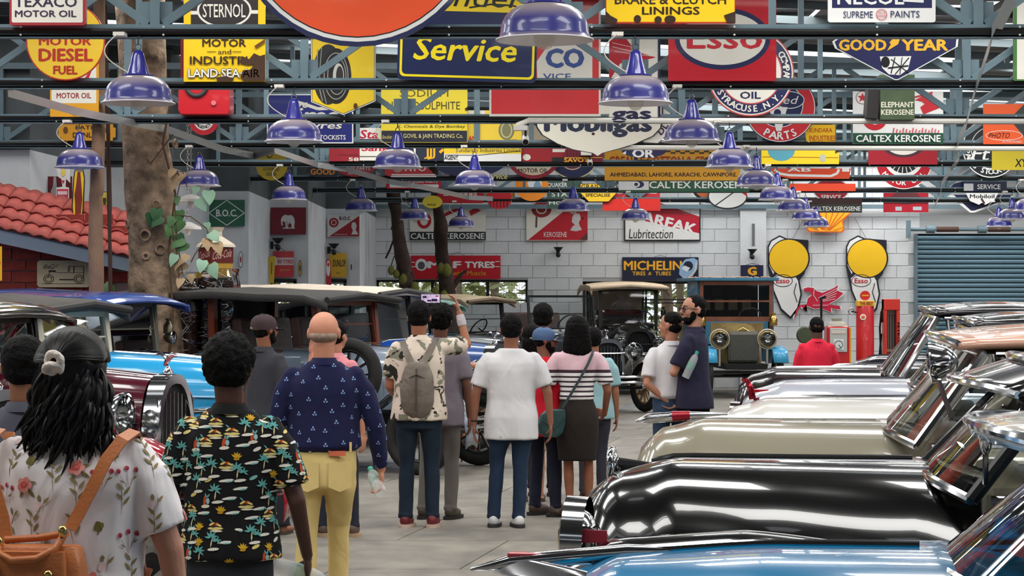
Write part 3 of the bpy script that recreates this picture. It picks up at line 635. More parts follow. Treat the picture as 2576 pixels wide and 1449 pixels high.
sign('yellow sign with letters XY at right frame edge', TY(5) - .1, ('r', 2495, 376, 2620, 428), (236, 212, 54), [('t', 'XY', 2568, 410, 30, 20, BLK, .1)], -.02, group=E)
# ---- sixth row
sign('ochre cotton company board naming four cities', TY(6) - .05, ('r', 1521, 378, 1862, 454), (224, 160, 40), [('t', 'GREAVES COTTON & CROMPTON', 1700, 406, 336, 26, (160, 60, 24), 0, 0, .04), ('t', 'AHMEDABAD, LAHORE, KARACHI, CAWNPORE.', 1694, 440, 320, 12, (50, 34, 24), 0, 0, .02)] + [('r', 1675 + 12 * i, 379 + 4 * (i % 2), 1687 + 12 * i, 383 + 4 * (i % 2), (60, 50, 40)) for i in range(10)], .05, group=E)
sign('gold round dealer disc above the elephant sign pier', TY(6), ('d', 684, 415, 40, 39), (206, 176, 50), [('d', 678, 390, 8, 8, (60, 60, 30)), ('d', 679, 390, 5, 5, (206, 176, 50)), ('t', 'AUTHORISED', 683, 426, 42, 9, (80, 76, 30), 0, 0, .01), ('t', 'DEALER', 683, 438, 26, 9, (80, 76, 30), 0, 0, .01)], -.03, group=E)
sign('pale blue blank board beside the gold disc', TY(6) + .3, ('r', 690, 370, 752, 405), (150, 176, 190), [], .0, group=E)
sign('navy tyre sign with orange letters left of the red oval', TY(6), ('p', [(775, 418), (850, 418), (850, 446), (790, 446), (771, 432)]), (30, 34, 48), [('t', 'GOOD', 812, 432, 62, 16, (226, 140, 50), 0, 0, .04)], -.03, group=E)
sign('dark red oval parts and service sign', TY(6), ('d', 893, 398, 62, 47), (160, 28, 44), [('t', 'SALES PARTS', 897, 424, 68, 8, WHT, .15, 0, 0), ('t', 'SERVICE', 896, 435, 40, 7, WHT, .15, 0, 0)], -.03, group=E)
sign('red board with white stripes below the J sign', TY(6), ('p', [(968, 408), (1060, 412), (1085, 430), (1098, 446), (985, 446), (968, 440)]), (196, 34, 50), [('t', 'ATO', 1045, 423, 54, 16, WHT), ('r', 985, 438, 1095, 441, WHT), ('l', [(984, 444), (1098, 444)], 3.5, WHT)], -.02, group=E)
sign('big navy half disc left of the motor oil disc', TY(6), ('d', 1180, 375, 112, 72), (36, 42, 84), [('t', 'Service', 1250, 443, 54, 16, (226, 214, 130), .2, 0, .02), ('d', 1120, 441, 12, 3, (110, 100, 110))], -.03, group=E)
sign('cream motor oil disc with dark red ring', TY(6) - .05, ('d', 1342, 382, 72, 68), (150, 34, 48), [('d', 1342, 378, 62, 63, (226, 206, 176)), ('t', 'MOTOR OIL', 1341, 429, 75, 11, (40, 40, 48))], -.03, group=E)
sign('navy disc with maroon ribbed centre', TY(6) + .05, ('d', 1442, 385, 66, 65), (226, 214, 160), [('d', 1442, 385, 63, 62, NAVY), ('d', 1440, 378, 40, 50, (226, 190, 170)), ('d', 1440, 378, 37, 47, (120, 40, 60))] + [('l', [(1415 + 8 * i, 390), (1415 + 8 * i, 418)], 2, (80, 24, 40)) for i in range(7)], -.03, group=E)
sign('orange board with rounded white outline at right of lamps', TY(6), ('p', [(1938, 424), (2140, 424), (2136, 450), (1990, 450), (1950, 442)]), (222, 78, 48), [('l', [(1948, 427), (1962, 437), (1985, 441), (2090, 443), (2106, 436), (2110, 426)], 6, WHT), ('l', [(2118, 428), (2136, 428)], 8, WHT), ('t', 'AB', 2010, 427, 60, 10, WHT)], .0, group=E)
sign('round black stockist sign ringed in white at right', TY(6), ('d', 2492, 372, 72, 76), (30, 32, 36), [('R', 2492, 372, 70, 74, 2.5, WHT), ('R', 2492, 372, 50, 52, 2, WHT), ('a', 'PARTS STOCKIST', 2492, 372, 60, 14, WHT, 265, 125), ('t', 'Ft', 2468, 387, 44, 34, WHT, .3, 0, .01)], -.03, group=E)
# ---- seventh row
sign('red disc with white ring and dark spoked centre', TY(7) - .05, ('d', 2273, 402, 72, 74), WHT, [('d', 2273, 402, 70, 72, (186, 28, 44)), ('d', 2273, 390, 52, 56, WHT), ('d', 2273, 388, 45, 48, (40, 40, 42)), ('a', 'MOTOR OIL', 2273, 398, 62, 13, WHT, 235, 125)] + [('l', [(2273, 396), (2273 + 44 * math.sin(a), 392 + 46 * math.cos(a))], 2, WHT) for a in (-1, -.7, -.4, -.1, .2, .5, .8, 1.1)], -.03, group=E)
sign('red boxed white sign under the striped red board', TY(7), ('r', 972, 452, 1110, 475, 4), (196, 36, 52), [('t', 'SERVICE & SPARE PARTS', 1042, 458, 118, 5, WHT), ('r', 980, 464, 1104, 472, 3, WHT)], -.02, group=E)
sign('long green kerosene strip board under the ochre board', TY(7), ('r', 1556, 440, 1885, 483), (40, 88, 66), [('r', 1556, 440, 1632, 478, (220, 222, 224)), ('t', 'CALTEX KEROSENE', 1758, 465, 250, 18, WHT, 0, 0, .02), ('d', 1606, 464, 14, 9, NAVY), ('t', 'O', 1600, 464, 20, 15, WHT, 0, 0, .04)], .0, group=E)
sign('plain orange strip board right of the lamps', TY(7), ('r', 1985, 462, 2152, 481), (220, 72, 42), [], -.01, group=E)
sign('navy service sign beneath the round stockist sign', TY(7), ('r', 2424, 440, 2532, 482), (30, 36, 60), [('r', 2424, 462, 2448, 480, (200, 200, 204)), ('t', 'SERVICE', 2487, 470, 58, 12, WHT, 0, 0, .01)], -.02, group=E)
sign('navy triangle board left of the navy service sign', TY(7) + .1, ('p', [(2382, 478), (2400, 462), (2424, 456), (2424, 482), (2390, 484)]), (30, 36, 76), [('d', 2402, 478, 6, 3, (220, 150, 60))], -.02, group=E)
# ---- eighth row
sign('orange round sign with a bird left of the green board', TY(8), ('d', 1338, 468, 42, 38), (226, 134, 42), [('d', 1345, 462, 18, 14, (214, 214, 214)), ('d', 1352, 468, 9, 12, (120, 150, 176))], -.02, group=E)
sign('dark green board with white letters STATE', TY(8) + .05, ('r', 1376, 452, 1464, 525), (58, 82, 74), [('t', 'QUAKER', 1402, 466, 50, 13, (206, 210, 210)), ('t', 'STATE', 1420, 489, 66, 12, (206, 210, 210)), ('t', 'MOTOR', 1420, 511, 78, 8, (206, 210, 210))], -.02, group=E)
sign('yellow six sided lubrication sign', TY(8) - .05, ('p', [(1458, 462), (1550, 462), (1554, 484), (1532, 508), (1480, 508), (1458, 486)]), BLK, [('p', shr_([(1458, 462), (1550, 462), (1554, 484), (1532, 508), (1480, 508), (1458, 486)], .95), (240, 196, 48)), ('t', 'GRAISSAGE', 1504, 470, 84, 13, (60, 46, 22)), ('t', 'SPECIALISE', 1504, 491, 62, 8, (60, 46, 22))], -.02, group=E)
sign('bright orange red board above the lubrication word sign', TY(8), ('r', 1516, 500, 1661, 530), (222, 52, 44), [], -.02, group=E)
sign('white red bordered board above the bright orange one', TY(8) + .15, ('r', 1540, 470, 1660, 500), (206, 50, 60), [('r', 1545, 472, 1655, 487, 5, WHT)], -.02, group=E)
sign('red batteries sign above the left jackfruit tree', TY(8), ('r', 1100, 478, 1216, 511), (168, 24, 42), [('t', 'BATTERIES', 1158, 489, 84, 8, WHT)], -.02, group=E)
sign('little yellow half disc below the batteries sign', TY(8) - .08, ('d', 1088, 508, 25, 16), (216, 196, 60), [('t', 'DEALER', 1086, 515, 22, 5, (60, 60, 40))], -.02, group=E, hang=[(1088, 500, 1088, 486)])
sign('red barrel shaped sign between batteries and bird signs', TY(8) + .05, ('d', 1256, 500, 32, 26), (190, 40, 50), [('l', [(1232 + 9 * i, 500), (1234 + 8.5 * i, 522)], 3, (110, 30, 40)) for i in range(6)], -.02, group=E)
sign('orange and blue board above the barrel shaped sign', TY(8) + .1, ('r', 1218, 484, 1295, 500), (222, 150, 50), [('r', 1235, 484, 1258, 498, (120, 150, 170)), ('t', 'K', 1275, 494, 9, 7, BLK)], -.02, group=E)
sign('white disc with dark ring above marfak board', TY(8), ('d', 1830, 495, 50, 32), (40, 42, 46), [('d', 1830, 494, 47, 29, WHT), ('l', [(1795, 520), (1865, 470)], 3, (60, 60, 64)), ('p', [(1865, 485), (1880, 495), (1876, 480)], RED)], -.02, group=E)
sign('rust and white ringed round sign behind the green strip', TY(8) + .1, ('d', 1792, 478, 56, 34), CREAM, [('d', 1792, 478, 50, 29, BLK), ('d', 1792, 476, 44, 25, (200, 110, 70))], -.02, group=E)
sign('small dark kerosene strip above the shell board', TY(8), ('r', 2036, 500, 2168, 535), (60, 36, 36), [('r', 2036, 514, 2168, 534, (56, 60, 54)), ('t', 'CALTEX KEROSENE', 2103, 525, 122, 11, WHT, 0, 0, .02)], -.02, group=E)
sign('dark red service disc above the dark kerosene strip', TY(8) + .05, ('d', 2090, 478, 46, 30), WHT, [('d', 2090, 478, 43, 27, (160, 30, 50)), ('t', 'SERVICE', 2090, 496, 50, 11, WHT)], -.02, group=E)
sign('red board with small white windows above the shutter side', TY(8) + .1, ('r', 2222, 478, 2335, 534), (186, 30, 48), [('r', 2252, 520, 2268, 530, (190, 200, 210)), ('r', 2296, 520, 2318, 529, (190, 200, 210)), ('d', 2278, 498, 36, 16, (110, 50, 56))], .0, group=E)
sign('navy diamond sign with white edge over the shutter', TY(8) + .1, ('p', [(2385, 492), (2550, 492), (2548, 500), (2450, 535), (2440, 535)]), WHT, [('p', [(2398, 490), (2544, 490), (2538, 500), (2450, 530), (2442, 530)], (30, 34, 70)), ('t', 'GO', 2412, 501, 26, 8, (220, 150, 60)), ('t', 'AR', 2520, 500, 26, 8, (220, 170, 70))], -.02, group=E)
ml = [(2428, 484), (2512, 484), (2500, 505), (2478, 515), (2470, 510), (2462, 515), (2440, 506)]
sign('white shield with torn black words over navy diamond', TY(8) - .02, ('p', ml), WHT, [('t', 'Mobiloil', 2470, 494, 62, 10, BLK), ('l', [(2468, 500), (2476, 512)], 5, (70, 40, 36))], -.02, group=E)
MB_ = MB().box((0, BACKY - .15, 3.5), (26, .08, .08)); tag(MB_.build('wall_beam', STEEL), 'long steel beam along the top of the visible back wall', 'beam')
# ---- wall signs
WY = BACKY - .03
sign('white kerosene wall sign behind the jackfruit trunks', WY, ('r', 1031, 500, 1222, 606), CREAM, [('r', 1031, 583, 1222, 605, (44, 50, 48)), ('t', 'CALTEX KEROSENE', 1126, 594, 186, 15, WHT, 0, 0, .02), ('R', 1067, 555, 14, 16, 8, (186, 34, 50)), ('l', [(1110, 545), (1165, 520)], 8, (186, 34, 50)), ('p', [(1180, 532), (1195, 522), (1210, 530), (1185, 543)], (186, 34, 50)), ('t', 'BURNS BEST', 1152, 569, 56, 6, BLK)], .0)
sign('red and white kerosene wall sign with a small bust', WY, ('r', 1324, 515, 1478, 605, 4), CREAM, [('p', [(1328, 604), (1420, 530), (1478, 530), (1478, 604)], (190, 34, 50)), ('d', 1362, 527, 25, 20, (150, 40, 48)), ('R', 1362, 527, 12, 10, 3, CREAM), ('t', 'KEROSENE', 1397, 590, 58, 13, (235, 220, 215), 0, 0, .01), ('p', [(1440, 545), (1446, 536), (1458, 538), (1461, 550), (1456, 560), (1458, 568), (1464, 578), (1450, 582), (1434, 580), (1440, 570), (1446, 566), (1438, 558)], (206, 200, 200)), ('l', [(1350, 545), (1349, 572)], 4, (90, 60, 50)), ('p', [(1458, 604), (1478, 585), (1478, 604)], (90, 60, 56))], .01)
sign('white wall sign with red diagonal band and handwritten style word', WY, ('r', 1570, 505, 1762, 606), BLK, [('r', 1573, 507, 1759, 603, WHT), ('p', [(1573, 528), (1660, 510), (1759, 545), (1759, 587), (1573, 545)], (190, 30, 52)), ('t', 'MARFAK', 1668, 557, 172, 28, WHT, 0, 14, .04), ('t', 'Lubritection', 1638, 588, 110, 24, BLK, .1, 0, -.01), ('R', 1727, 530, 10, 8, 1, (160, 160, 160))], -.03)
sign('long red tyres sign with muscle slogan on back wall', WY, ('r', 1034, 643, 1259, 702), (196, 28, 44), [('d', 1060, 666, 15, 15, WHT), ('d', 1060, 668, 9, 10, (90, 90, 96)), ('t', 'MRF', 1118, 666, 86, 18, WHT, 0, 0, .05), ('t', 'TYRES', 1207, 666, 76, 17, WHT, 0, 0, .05), ('t', 'with Muscle', 1180, 687, 84, 12, (230, 160, 40), 0, 0, .01), ('l', [(1035, 660), (1044, 660)], 2, WHT), ('l', [(1035, 671), (1046, 671)], 2, WHT), ('l', [(1246, 658), (1257, 658)], 2, WHT), ('l', [(1246, 671), (1257, 671)], 2, WHT)], -.01, hang=[(1130, 644, 1150, 634), (1172, 644, 1150, 634)])
sign('navy wall sign with yellow words and a pale blue tyre', WY, ('r', 1565, 647, 1757, 706), (30, 34, 58), [('t', 'MICHELIN', 1642, 668, 146, 24, (246, 180, 44), 0, 0, .03), ('t', 'TIRES', 1607, 688, 33, 10, (246, 190, 60), 0, 0, .02), ('t', '&', 1635, 688, 9, 8, (246, 190, 60), .2, 0, 0), ('t', 'TUBES', 1668, 688, 40, 10, (246, 190, 60), 0, 0, .02), ('p', [(1708, 690), (1710, 668), (1724, 652), (1745, 649), (1755, 655), (1754, 676), (1742, 695), (1722, 704)], (150, 182, 216)), ('d', 1731, 669, 12, 12, (30, 34, 58)), ('p', [(1714, 676), (1722, 668), (1736, 674), (1728, 684)], (226, 232, 240)), ('l', [(1752, 660), (1748, 682), (1730, 702)], 5, (206, 206, 200))], -.01, hang=[(1645, 647, 1660, 641), (1676, 647, 1660, 641)])
sign('small navy sign with yellow letter G beside the truck', WY - .1, ('r', 1863, 667, 1920, 704), (34, 38, 66), [('t', 'G', 1892, 682, 24, 22, (240, 176, 50), 0, 0, .06), ('d', 1893, 703, 10, 5, (240, 176, 50))], -.03, hang=[(1875, 667, 1893, 662), (1911, 667, 1893, 662)])
sh_ = [(1998, 500), (2150, 500), (2156, 520), (2140, 536), (2120, 557), (2124, 578), (2118, 585), (2036, 584), (2029, 580), (2032, 560), (2010, 536)]
sign('orange scallop shell shaped board with red ribs on the wall', WY - .12, ('p', sh_), (222, 90, 40), [('p', shr_(sh_, .93), (246, 176, 44))] + [('l', [(2078 + dx * .15, 578), (2078 + dx, 536 - (60 - abs(dx)) * .1)], 1.6, (214, 84, 36)) for dx in (-60, -46, -32, -18, 0, 18, 32, 46, 60)] + [('l', [(2060, 580), (2036, 572)], 1.5, (214, 84, 36)), ('l', [(2096, 580), (2120, 572)], 1.5, (214, 84, 36))], -.03)
for k, (cx, w_) in enumerate(((1983, 'left'), (2180, 'right'))):       # plain generic cut-outs stand in for the mascot figures
    body = [(cx - 44, 690), (cx - 24, 682), (cx + 8, 680), (cx + 28, 705), (cx + 32, 740), (cx + 26, 775), (cx + 6, 800), (cx - 18, 780), (cx - 38, 730)]
    s_ = sign('tall white cut-out board with yellow head disc, ' + ('left one half hidden by the old truck' if k == 0 else 'right one between petrol pump tops and shutter'), WY, ('p', [(cx - 52, 620), (cx - 44, 604), (cx - 22, 592), (cx - 4, 600), (cx + 50, 604), (cx + 50, 660), (cx + 40, 690)] + [(cx + 28, 705), (cx + 34, 740), (cx + 26, 778), (cx + 6, 802), (cx - 20, 780), (cx - 40, 730), (cx - 52, 670)]), (34, 34, 44), [('p', [(cx - 49, 622), (cx - 42, 607), (cx - 22, 596), (cx - 8, 602), (cx - 30, 640), (cx - 34, 680), (cx - 38, 690), (cx - 48, 668)], WHT), ('p', [(cx - 40, 700), (cx - 20, 684), (cx + 10, 684), (cx + 24, 706), (cx + 30, 740), (cx + 22, 774), (cx + 5, 796), (cx - 17, 776), (cx - 36, 730)], WHT), ('d', cx + 2, 650, 52, 50, (34, 34, 44)), ('d', cx + 1, 650, 49, 47, (246, 196, 36)), ('R', cx - 14, 706, 24, 15, 1.6, (34, 34, 44)), ('t', 'Esso', cx - 14, 706, 34, 13, (200, 40, 50), 0, 0, .02), ('l', [(cx + 20, 712), (cx + 14, 735), (cx + 22, 760)], 2, (34, 34, 60))], -.03 if k == 0 else .01, group='tall white and yellow cut-out boards', hang=[(cx + (0 if k else 10), 602, cx + (-30 if k else 40), 548)])
pg = [(2018, 724), (2030, 720), (2046, 722), (2054, 730), (2070, 735), (2100, 722), (2112, 714), (2108, 728), (2126, 736), (2112, 750), (2096, 760), (2086, 766), (2098, 768), (2116, 770), (2119, 780), (2104, 779), (2092, 776), (2094, 788), (2080, 782), (2064, 776), (2048, 778), (2028, 770), (2018, 778), (2028, 786), (2012, 772), (2002, 784), (1996, 804), (1994, 800), (1998, 782), (2008, 768), (2026, 766), (2030, 750), (2040, 742), (2034, 732), (2020, 731)]
sign('red flying horse cut-out on the wall above the pumps', WY, ('p', pg), WHT, [('p', shr_(pg, .93), (206, 40, 70))] + [('l', [(2058 + i * 3, 750 + i * 2), (2108 - i * 2, 724 + i * 7)], 1.3, WHT) for i in range(5)] + [('l', [(2048, 726), (2046, 742), (2056, 758)], 1.4, WHT), ('l', [(2044, 768), (2084, 768)], 5, (226, 110, 130))], -.03)
# pier signs
sign('green pier sign with white diamond outline', 32.05, ('r', 525, 503, 616, 569), (34, 94, 70), [('l', [(526, 536), (571, 504), (615, 536), (571, 567), (526, 536)], 2, (220, 226, 224)), ('t', 'B.O.C.', 571, 536, 54, 18, (220, 226, 224), 0, 0, .03)], -.03)
sign('dark red pier sign with a small white elephant', 35.05, ('r', 681, 522, 770, 590), (118, 18, 36), [('p', [(708, 566), (707, 552), (711, 544), (718, 540), (724, 542), (734, 541), (740, 548), (742, 558), (740, 573), (734, 573), (733, 563), (726, 562), (725, 573), (719, 573), (718, 560), (713, 556), (711, 560), (712, 568)], (214, 210, 208)), ('l', [(712, 574), (742, 574)], 2.5, (214, 210, 208)), ('l', [(722, 556), (723, 570)], 1.2, (60, 40, 40)), ('l', [(729, 558), (730, 572)], 1.2, (60, 40, 40))], -.03)
sign('white and dark red pier sign with wheel and bust', 38.35, ('r', 824, 541, 905, 596), (206, 206, 204), [('p', [(828, 595), (904, 543), (904, 595)], (150, 26, 44)), ('d', 840, 560, 12, 12, (150, 26, 44)), ('R', 840, 560, 6, 6, 1.5, WHT), ('t', 'B.O.C', 868, 549, 28, 9, (60, 30, 34)), ('p', [(884, 590), (888, 580), (884, 570), (886, 560), (894, 559), (898, 568), (895, 578), (902, 590)], (206, 206, 204)), ('t', 'KEROSENE', 858, 590, 32, 4, (206, 180, 180), 0, 0, 0)], -.02)
sign('pinkish red tyres sign hung on the elephant pier', 35.03, ('r', 687, 632, 739, 697), (206, 60, 72), [('r', 691, 648, 739, 667, (220, 200, 200)), ('t', 'MRF TYRES', 716, 658, 44, 10, (206, 60, 72)), ('t', 'tyres', 717, 680, 26, 7, (226, 150, 60)), ('d', 693, 657, 5, 11, WHT)], -.03, hang=[(697, 632, 707, 624), (717, 632, 707, 624)])
sign('yellow tyre sign hung on the third pier', 38.33, ('r', 828, 637, 872, 698), (222, 178, 50), [('t', 'DUNLOP', 854, 662, 32, 18, (70, 60, 30), 0, 0, .03), ('t', '··', 851, 687, 8, 3, BLK)], -.02, hang=[(838, 637, 846, 631), (856, 637, 846, 631)])
sign('narrow yellow hanging strip at the elephant pier edge', 34.8, ('p', [(675, 646), (693, 644), (690, 700), (688, 740), (679, 740)]), (214, 178, 50), [('l', [(684, 660), (683, 690)], 2, (70, 66, 40)), ('r', 682, 712, 686, 733, BLK)], -.03)
sign('narrow red and white hanging strip at the third pier edge', 38.1, ('p', [(820, 656), (826, 650), (832, 660), (833, 690), (834, 738), (822, 738)]), (190, 34, 50), [('d', 826, 675, 5, 20, WHT), ('d', 826, 666, 2.5, 5, RED)], -.03)
for cx, cy, Y_, l_ in ((606, 653, 32.0, 'white small oval plaque on the first pier'), (755, 675, 35.0, 'gold small oval plaque on the elephant pier'), (884, 672, 38.3, 'faint grey oval plaque on the third pier')):
    sign(l_, Y_, ('d', cx, cy, 5, 21), (60, 60, 60) if cx != 884 else (190, 192, 196), [('d', cx, cy, 4, 19, (220, 220, 220) if cx == 606 else (190, 160, 80) if cx == 755 else (205, 206, 210)), ('d', cx, cy, 2, 8, DRED if cx == 606 else (80, 70, 40))], -.03)
# left cluster
sign('dark red board with vertical script and a white bottle shape', 26.2, ('r', 77, 444, 182, 527), (120, 14, 34), [('t', 'या', 89, 456, 10, 10, (200, 150, 150), 0, 0, 0), ('t', 'सु', 89, 475, 10, 10, (200, 150, 150), 0, 0, 0), ('t', 'घा', 89, 495, 10, 10, (200, 150, 150), 0, 0, 0), ('t', 'ट', 90, 515, 8, 10, (200, 150, 150), 0, 0, 0), ('p', [(136, 445), (142, 445), (144, 470), (147, 480), (147, 520), (130, 520), (129, 480), (134, 470)], (196, 196, 196))], -.03)
sign('small red and white arrow shaped hanging sign', 24.5, ('p', [(143, 424), (148, 446), (155, 450), (158, 470), (143, 472), (142, 503), (158, 520), (174, 503), (174, 472), (165, 470), (167, 450), (177, 460), (177, 424), (168, 424), (160, 436), (152, 424)]), (216, 216, 214), [('p', [(144, 476), (173, 476), (172, 502), (158, 517), (144, 502)], (196, 44, 60)), ('r', 146, 481, 170, 490, (226, 190, 195)), ('r', 150, 498, 166, 504, (226, 190, 195)), ('p', [(156, 454), (164, 454), (160, 463)], (190, 30, 50)), ('d', 160, 434, 5, 10, (226, 206, 90))], -.03)
sign('tall yellow coffin shaped petrol sign left of the pole', 24.0, ('p', [(189, 425), (210, 425), (214, 450), (211, 530), (208, 555), (212, 558), (208, 598), (177, 596), (180, 558), (184, 550), (181, 520), (185, 450)]), (46, 42, 30), [('p', [(191, 428), (208, 428), (212, 450), (208, 530), (205, 551), (187, 549), (184, 520), (188, 450)], (244, 200, 30)), ('p', [(196, 432), (203, 432), (206, 470), (208, 500), (204, 545), (190, 545), (190, 510), (188, 490), (192, 470)], (130, 50, 40)), ('r', 181, 558, 209, 596, (226, 204, 60)), ('t', 'POWER', 195, 567, 27, 16, (60, 50, 20), 0, 0, .04), ('t', 'GASOLINE', 194, 590, 24, 6, (90, 70, 20))], .0)
sign('yellow and black oval motoring plaque between pole and trunk', 24.6, ('p', [(258, 482), (270, 482), (272, 500), (275, 520), (272, 575), (268, 582), (270, 612), (256, 612), (258, 582), (254, 570), (254, 510)]), (70, 66, 44), [('R', 264, 532, 8, 42, 3, (210, 180, 60)), ('l', [(258, 505), (268, 560)], 2.5, (210, 180, 60)), ('l', [(270, 505), (259, 560)], 2.5, (210, 180, 60)), ('r', 258, 484, 270, 498, (200, 176, 80)), ('r', 257, 598, 270, 611, (190, 164, 80))], -.03)
sign('small red and white plaque just left of the big trunk', 27.5, ('r', 306, 555, 320, 608), (190, 60, 66), [('r', 308, 558, 319, 580, (226, 200, 196))], -.03)
# ---- the blue lamps
LB = mat((40, 42, 122), .32, 0, .35, var=.12, vs=7, dust=.8); LN = mat((44, 44, 140), .25, 0, .6); LW = mat((235, 232, 238), .35, 0, .3)
BULB = mat((240, 236, 226), .05, 0, 0, alpha=.45)
def lamp(x, y, label):
    t = thing('pendant_lamp', label, 'lamp', (x, y, EYE + 1.298), 0, 'blue enamel pendant lamps in rows')
    b2 = MB(); prof = [(.07, .180), (.10, .178), (.135, .168), (.17, .148), (.197, .12), (.213, .09), (.221, .058), (.224, .03), (.230, .012), (.244, .002), (.245, 0)]
    b2.lathe(prof, n=40); b2.build('shade', LB, t, True)
    b2 = MB(); b2.lathe([(r - .006, z - .004) for r, z in prof] + [(.0, .17)], n=40); b2.build('inner_reflector', LW, t, True)
    b2 = MB(); b2.torus((0, 0, 0), .244, .004, (0, 0, 1), 40, 6); b2.build('rim', LW, t, True)
    b = MB(); b.lathe([(.001, .352), (.02, .35), (.034, .338), (.041, .318), (.052, .27), (.072, .2), (.075, .192), (.108, .188), (.108, .179), (.07, .176)], n=20); b.build('neck', LN, t, True, 30)
    b = MB(); b.torus((0, 0, .372), .02, .004, (0, 1, 0), 16, 6); b.build('hanging_ring', CHROME, t, True)
    b = MB(); b.ell((0, 0, .01), (.055, .055, .06)); b.cyl((0, 0, .05), (0, 0, .1), .03); b.build('bulb', BULB, t, True)
    b = MB(); b.tube([(0, 0, .39), (0, 0, .44), (0, .08, .455)], .005, 6); b.build('hook', mat((50, 50, 60), .5), t)
    b = MB(); pts = []
    for i in range(13):
        q = i / 12; pts.append((-.06 - .12 * math.sin(q * 3.1) - .06 * q, -.05 - .02 * q, .2 + q * .25))
    b.tube(pts, .0045, 6); b.build('wire', mat((214, 206, 196), .5), t, True)
    MB().box((-.12, -.0, .455), (.075, .12, .025)).build('ceiling_rose', mat((226, 222, 214), .5), t)
    return t
l0 = lamp(P(1370, 0, 11.0).x, 10.98, 'largest blue lamp, at the top centre of the photo')
rows = []
k_ = ['second', 'third', 'fourth', 'fifth', 'sixth', 'seventh', 'eighth']
for i in range(1, 9):
    Y = TR0 + TRD * i - .12
    rows.append((.155 + .187 * TRD * i, Y, 'blue lamp in the long middle row, %s from the largest one' % k_[min(i, 7) - 1] if i < 8 else 'last small blue lamp of the long middle row, over the shell board'))
for i in range(1, 9):
    Y = TR0 + TRD * i - .12
    if i in (1, 2, 3, 4, 6, 7, 8):
        nm = {1: 'nearest blue lamp of the left row, before the diesel disc', 2: 'blue lamp of the left row in front of the stockists sign', 3: 'blue lamp of the left row before the white script board', 4: 'blue lamp of the left row before the navy half disc', 6: 'blue lamp just under the dark green STATE board', 7: 'small blue lamp in front of the handwritten word wall sign', 8: 'tiny far blue lamp beyond the one by the word sign'}[i]
        if i == 8: continue
        rows.append(({1: -2.48, 2: -1.8, 3: -1.13, 4: -.43, 6: .9, 7: 2.02}[i], Y, nm))
for u, Y, l in ((200, 3, 'dark blue lamp at far left above the arrow shaped sign'), (502, 4, 'blue lamp right of the big tree trunk'), (727, 5, 'blue lamp above the elephant pier sign'), (908, 6, 'blue lamp above the wheel and bust pier sign'), (1043, 7, 'blue lamp in front of the left jackfruit trunk'), (1160, 8, 'shadowed blue lamp in front of the kerosene wall sign')):
    y = TR0 + TRD * Y - .12; rows.append((P(u, 0, y).x, y, l))
for u, Y, l in ((2590, 6, 'blue lamp cut by the right frame edge'), (2546, 7, 'blue lamp second from the right frame edge'), (2513, 8, 'lowest far blue lamp over the shutter shaft')):
    y = TR0 + TRD * Y - .12; rows.append((P(u, 0, y).x, y, l))
for x, y, l in rows: copy_tree(l0, (x, y, EYE + 1.298), None, l)
# white pendants on chains
def wpend(u, v, Y, label):
    p = P(u, v, Y); t = thing('glass_pendant', label, 'lamp', p, 0, 'white pendant lamps on chains')
    MB().lathe([(.02, .09), (.05, .085), (.16, .03), (.17, .0), (.16, .004), (.04, .05)], n=28).build('shade', mat((238, 232, 226), .4), t, True)
    MB().ell((0, 0, -.02), (.04, .04, .055)).build('bulb', mat((244, 240, 236), .3), t, True)
    for s_ in range(26):
        if s_ % 2 == 0 or True: pass
    b = MB()
    for s_ in range(40): b.torus((0, 0, .1 + s_ * .035), .014, .004, (0, 1, 0) if s_ % 2 else (1, 0, 0), 8, 4)
    o = b.build('chain', mat((170, 165, 160), .4, .6), t); o['kind'] = 'stuff'
    return t
wpend(480, 508, 25.5, 'white enamel pendant on a chain beside the big trunk, upper one'); wpend(472, 577, 26.5, 'white enamel pendant on a chain behind the vine, lower one')
# wall uplights
def wlight(u, v, Y, label, arm=0):
    p = P(u, v, Y); t = thing('wall_light', label, 'lamp', (p.x, Y, p.z), 0, 'black cone wall lights')
    dk = mat((26, 26, 28), .5)
    MB().lathe([(.1, .06), (.03, -.02), (.02, -.03), (.0, -.03)], (0, -.18, 0), n=20).build('cone_shade', dk, t, True)
    MB().ell((0, -.18, -.09), (.045, .045, .05)).build('globe', dk, t, True)
    MB().bar((0, -.18, -.05), (arm, 0, -.05), .02).build('arm', dk, t)
    MB().box((arm, -.005, -.05), (.06, .01, .12)).build('wall_plate', dk, t)
wlight(1404, 630, BACKY, 'black cone wall light under the red kerosene bust sign'); wlight(1890, 635, BACKY - .13, 'black cone wall light above the small G sign')
wlight(702, 609, 35.1, 'black cone wall light under the elephant pier sign', -.12); wlight(842, 622, 38.4, 'black cone wall light under the wheel pier sign', -.1); wlight(104, 560, 25.9, 'black cone wall light above the tiled hut roof', 0)
b = MB(); p = P(1895, 590, BACKY - .13); b.box(p, (.05, .04, .42)); tag(b.build('wall_thermometer', mat((110, 110, 112), .4)), 'slim grey gauge strip on the wall right of the word sign', 'gauge')
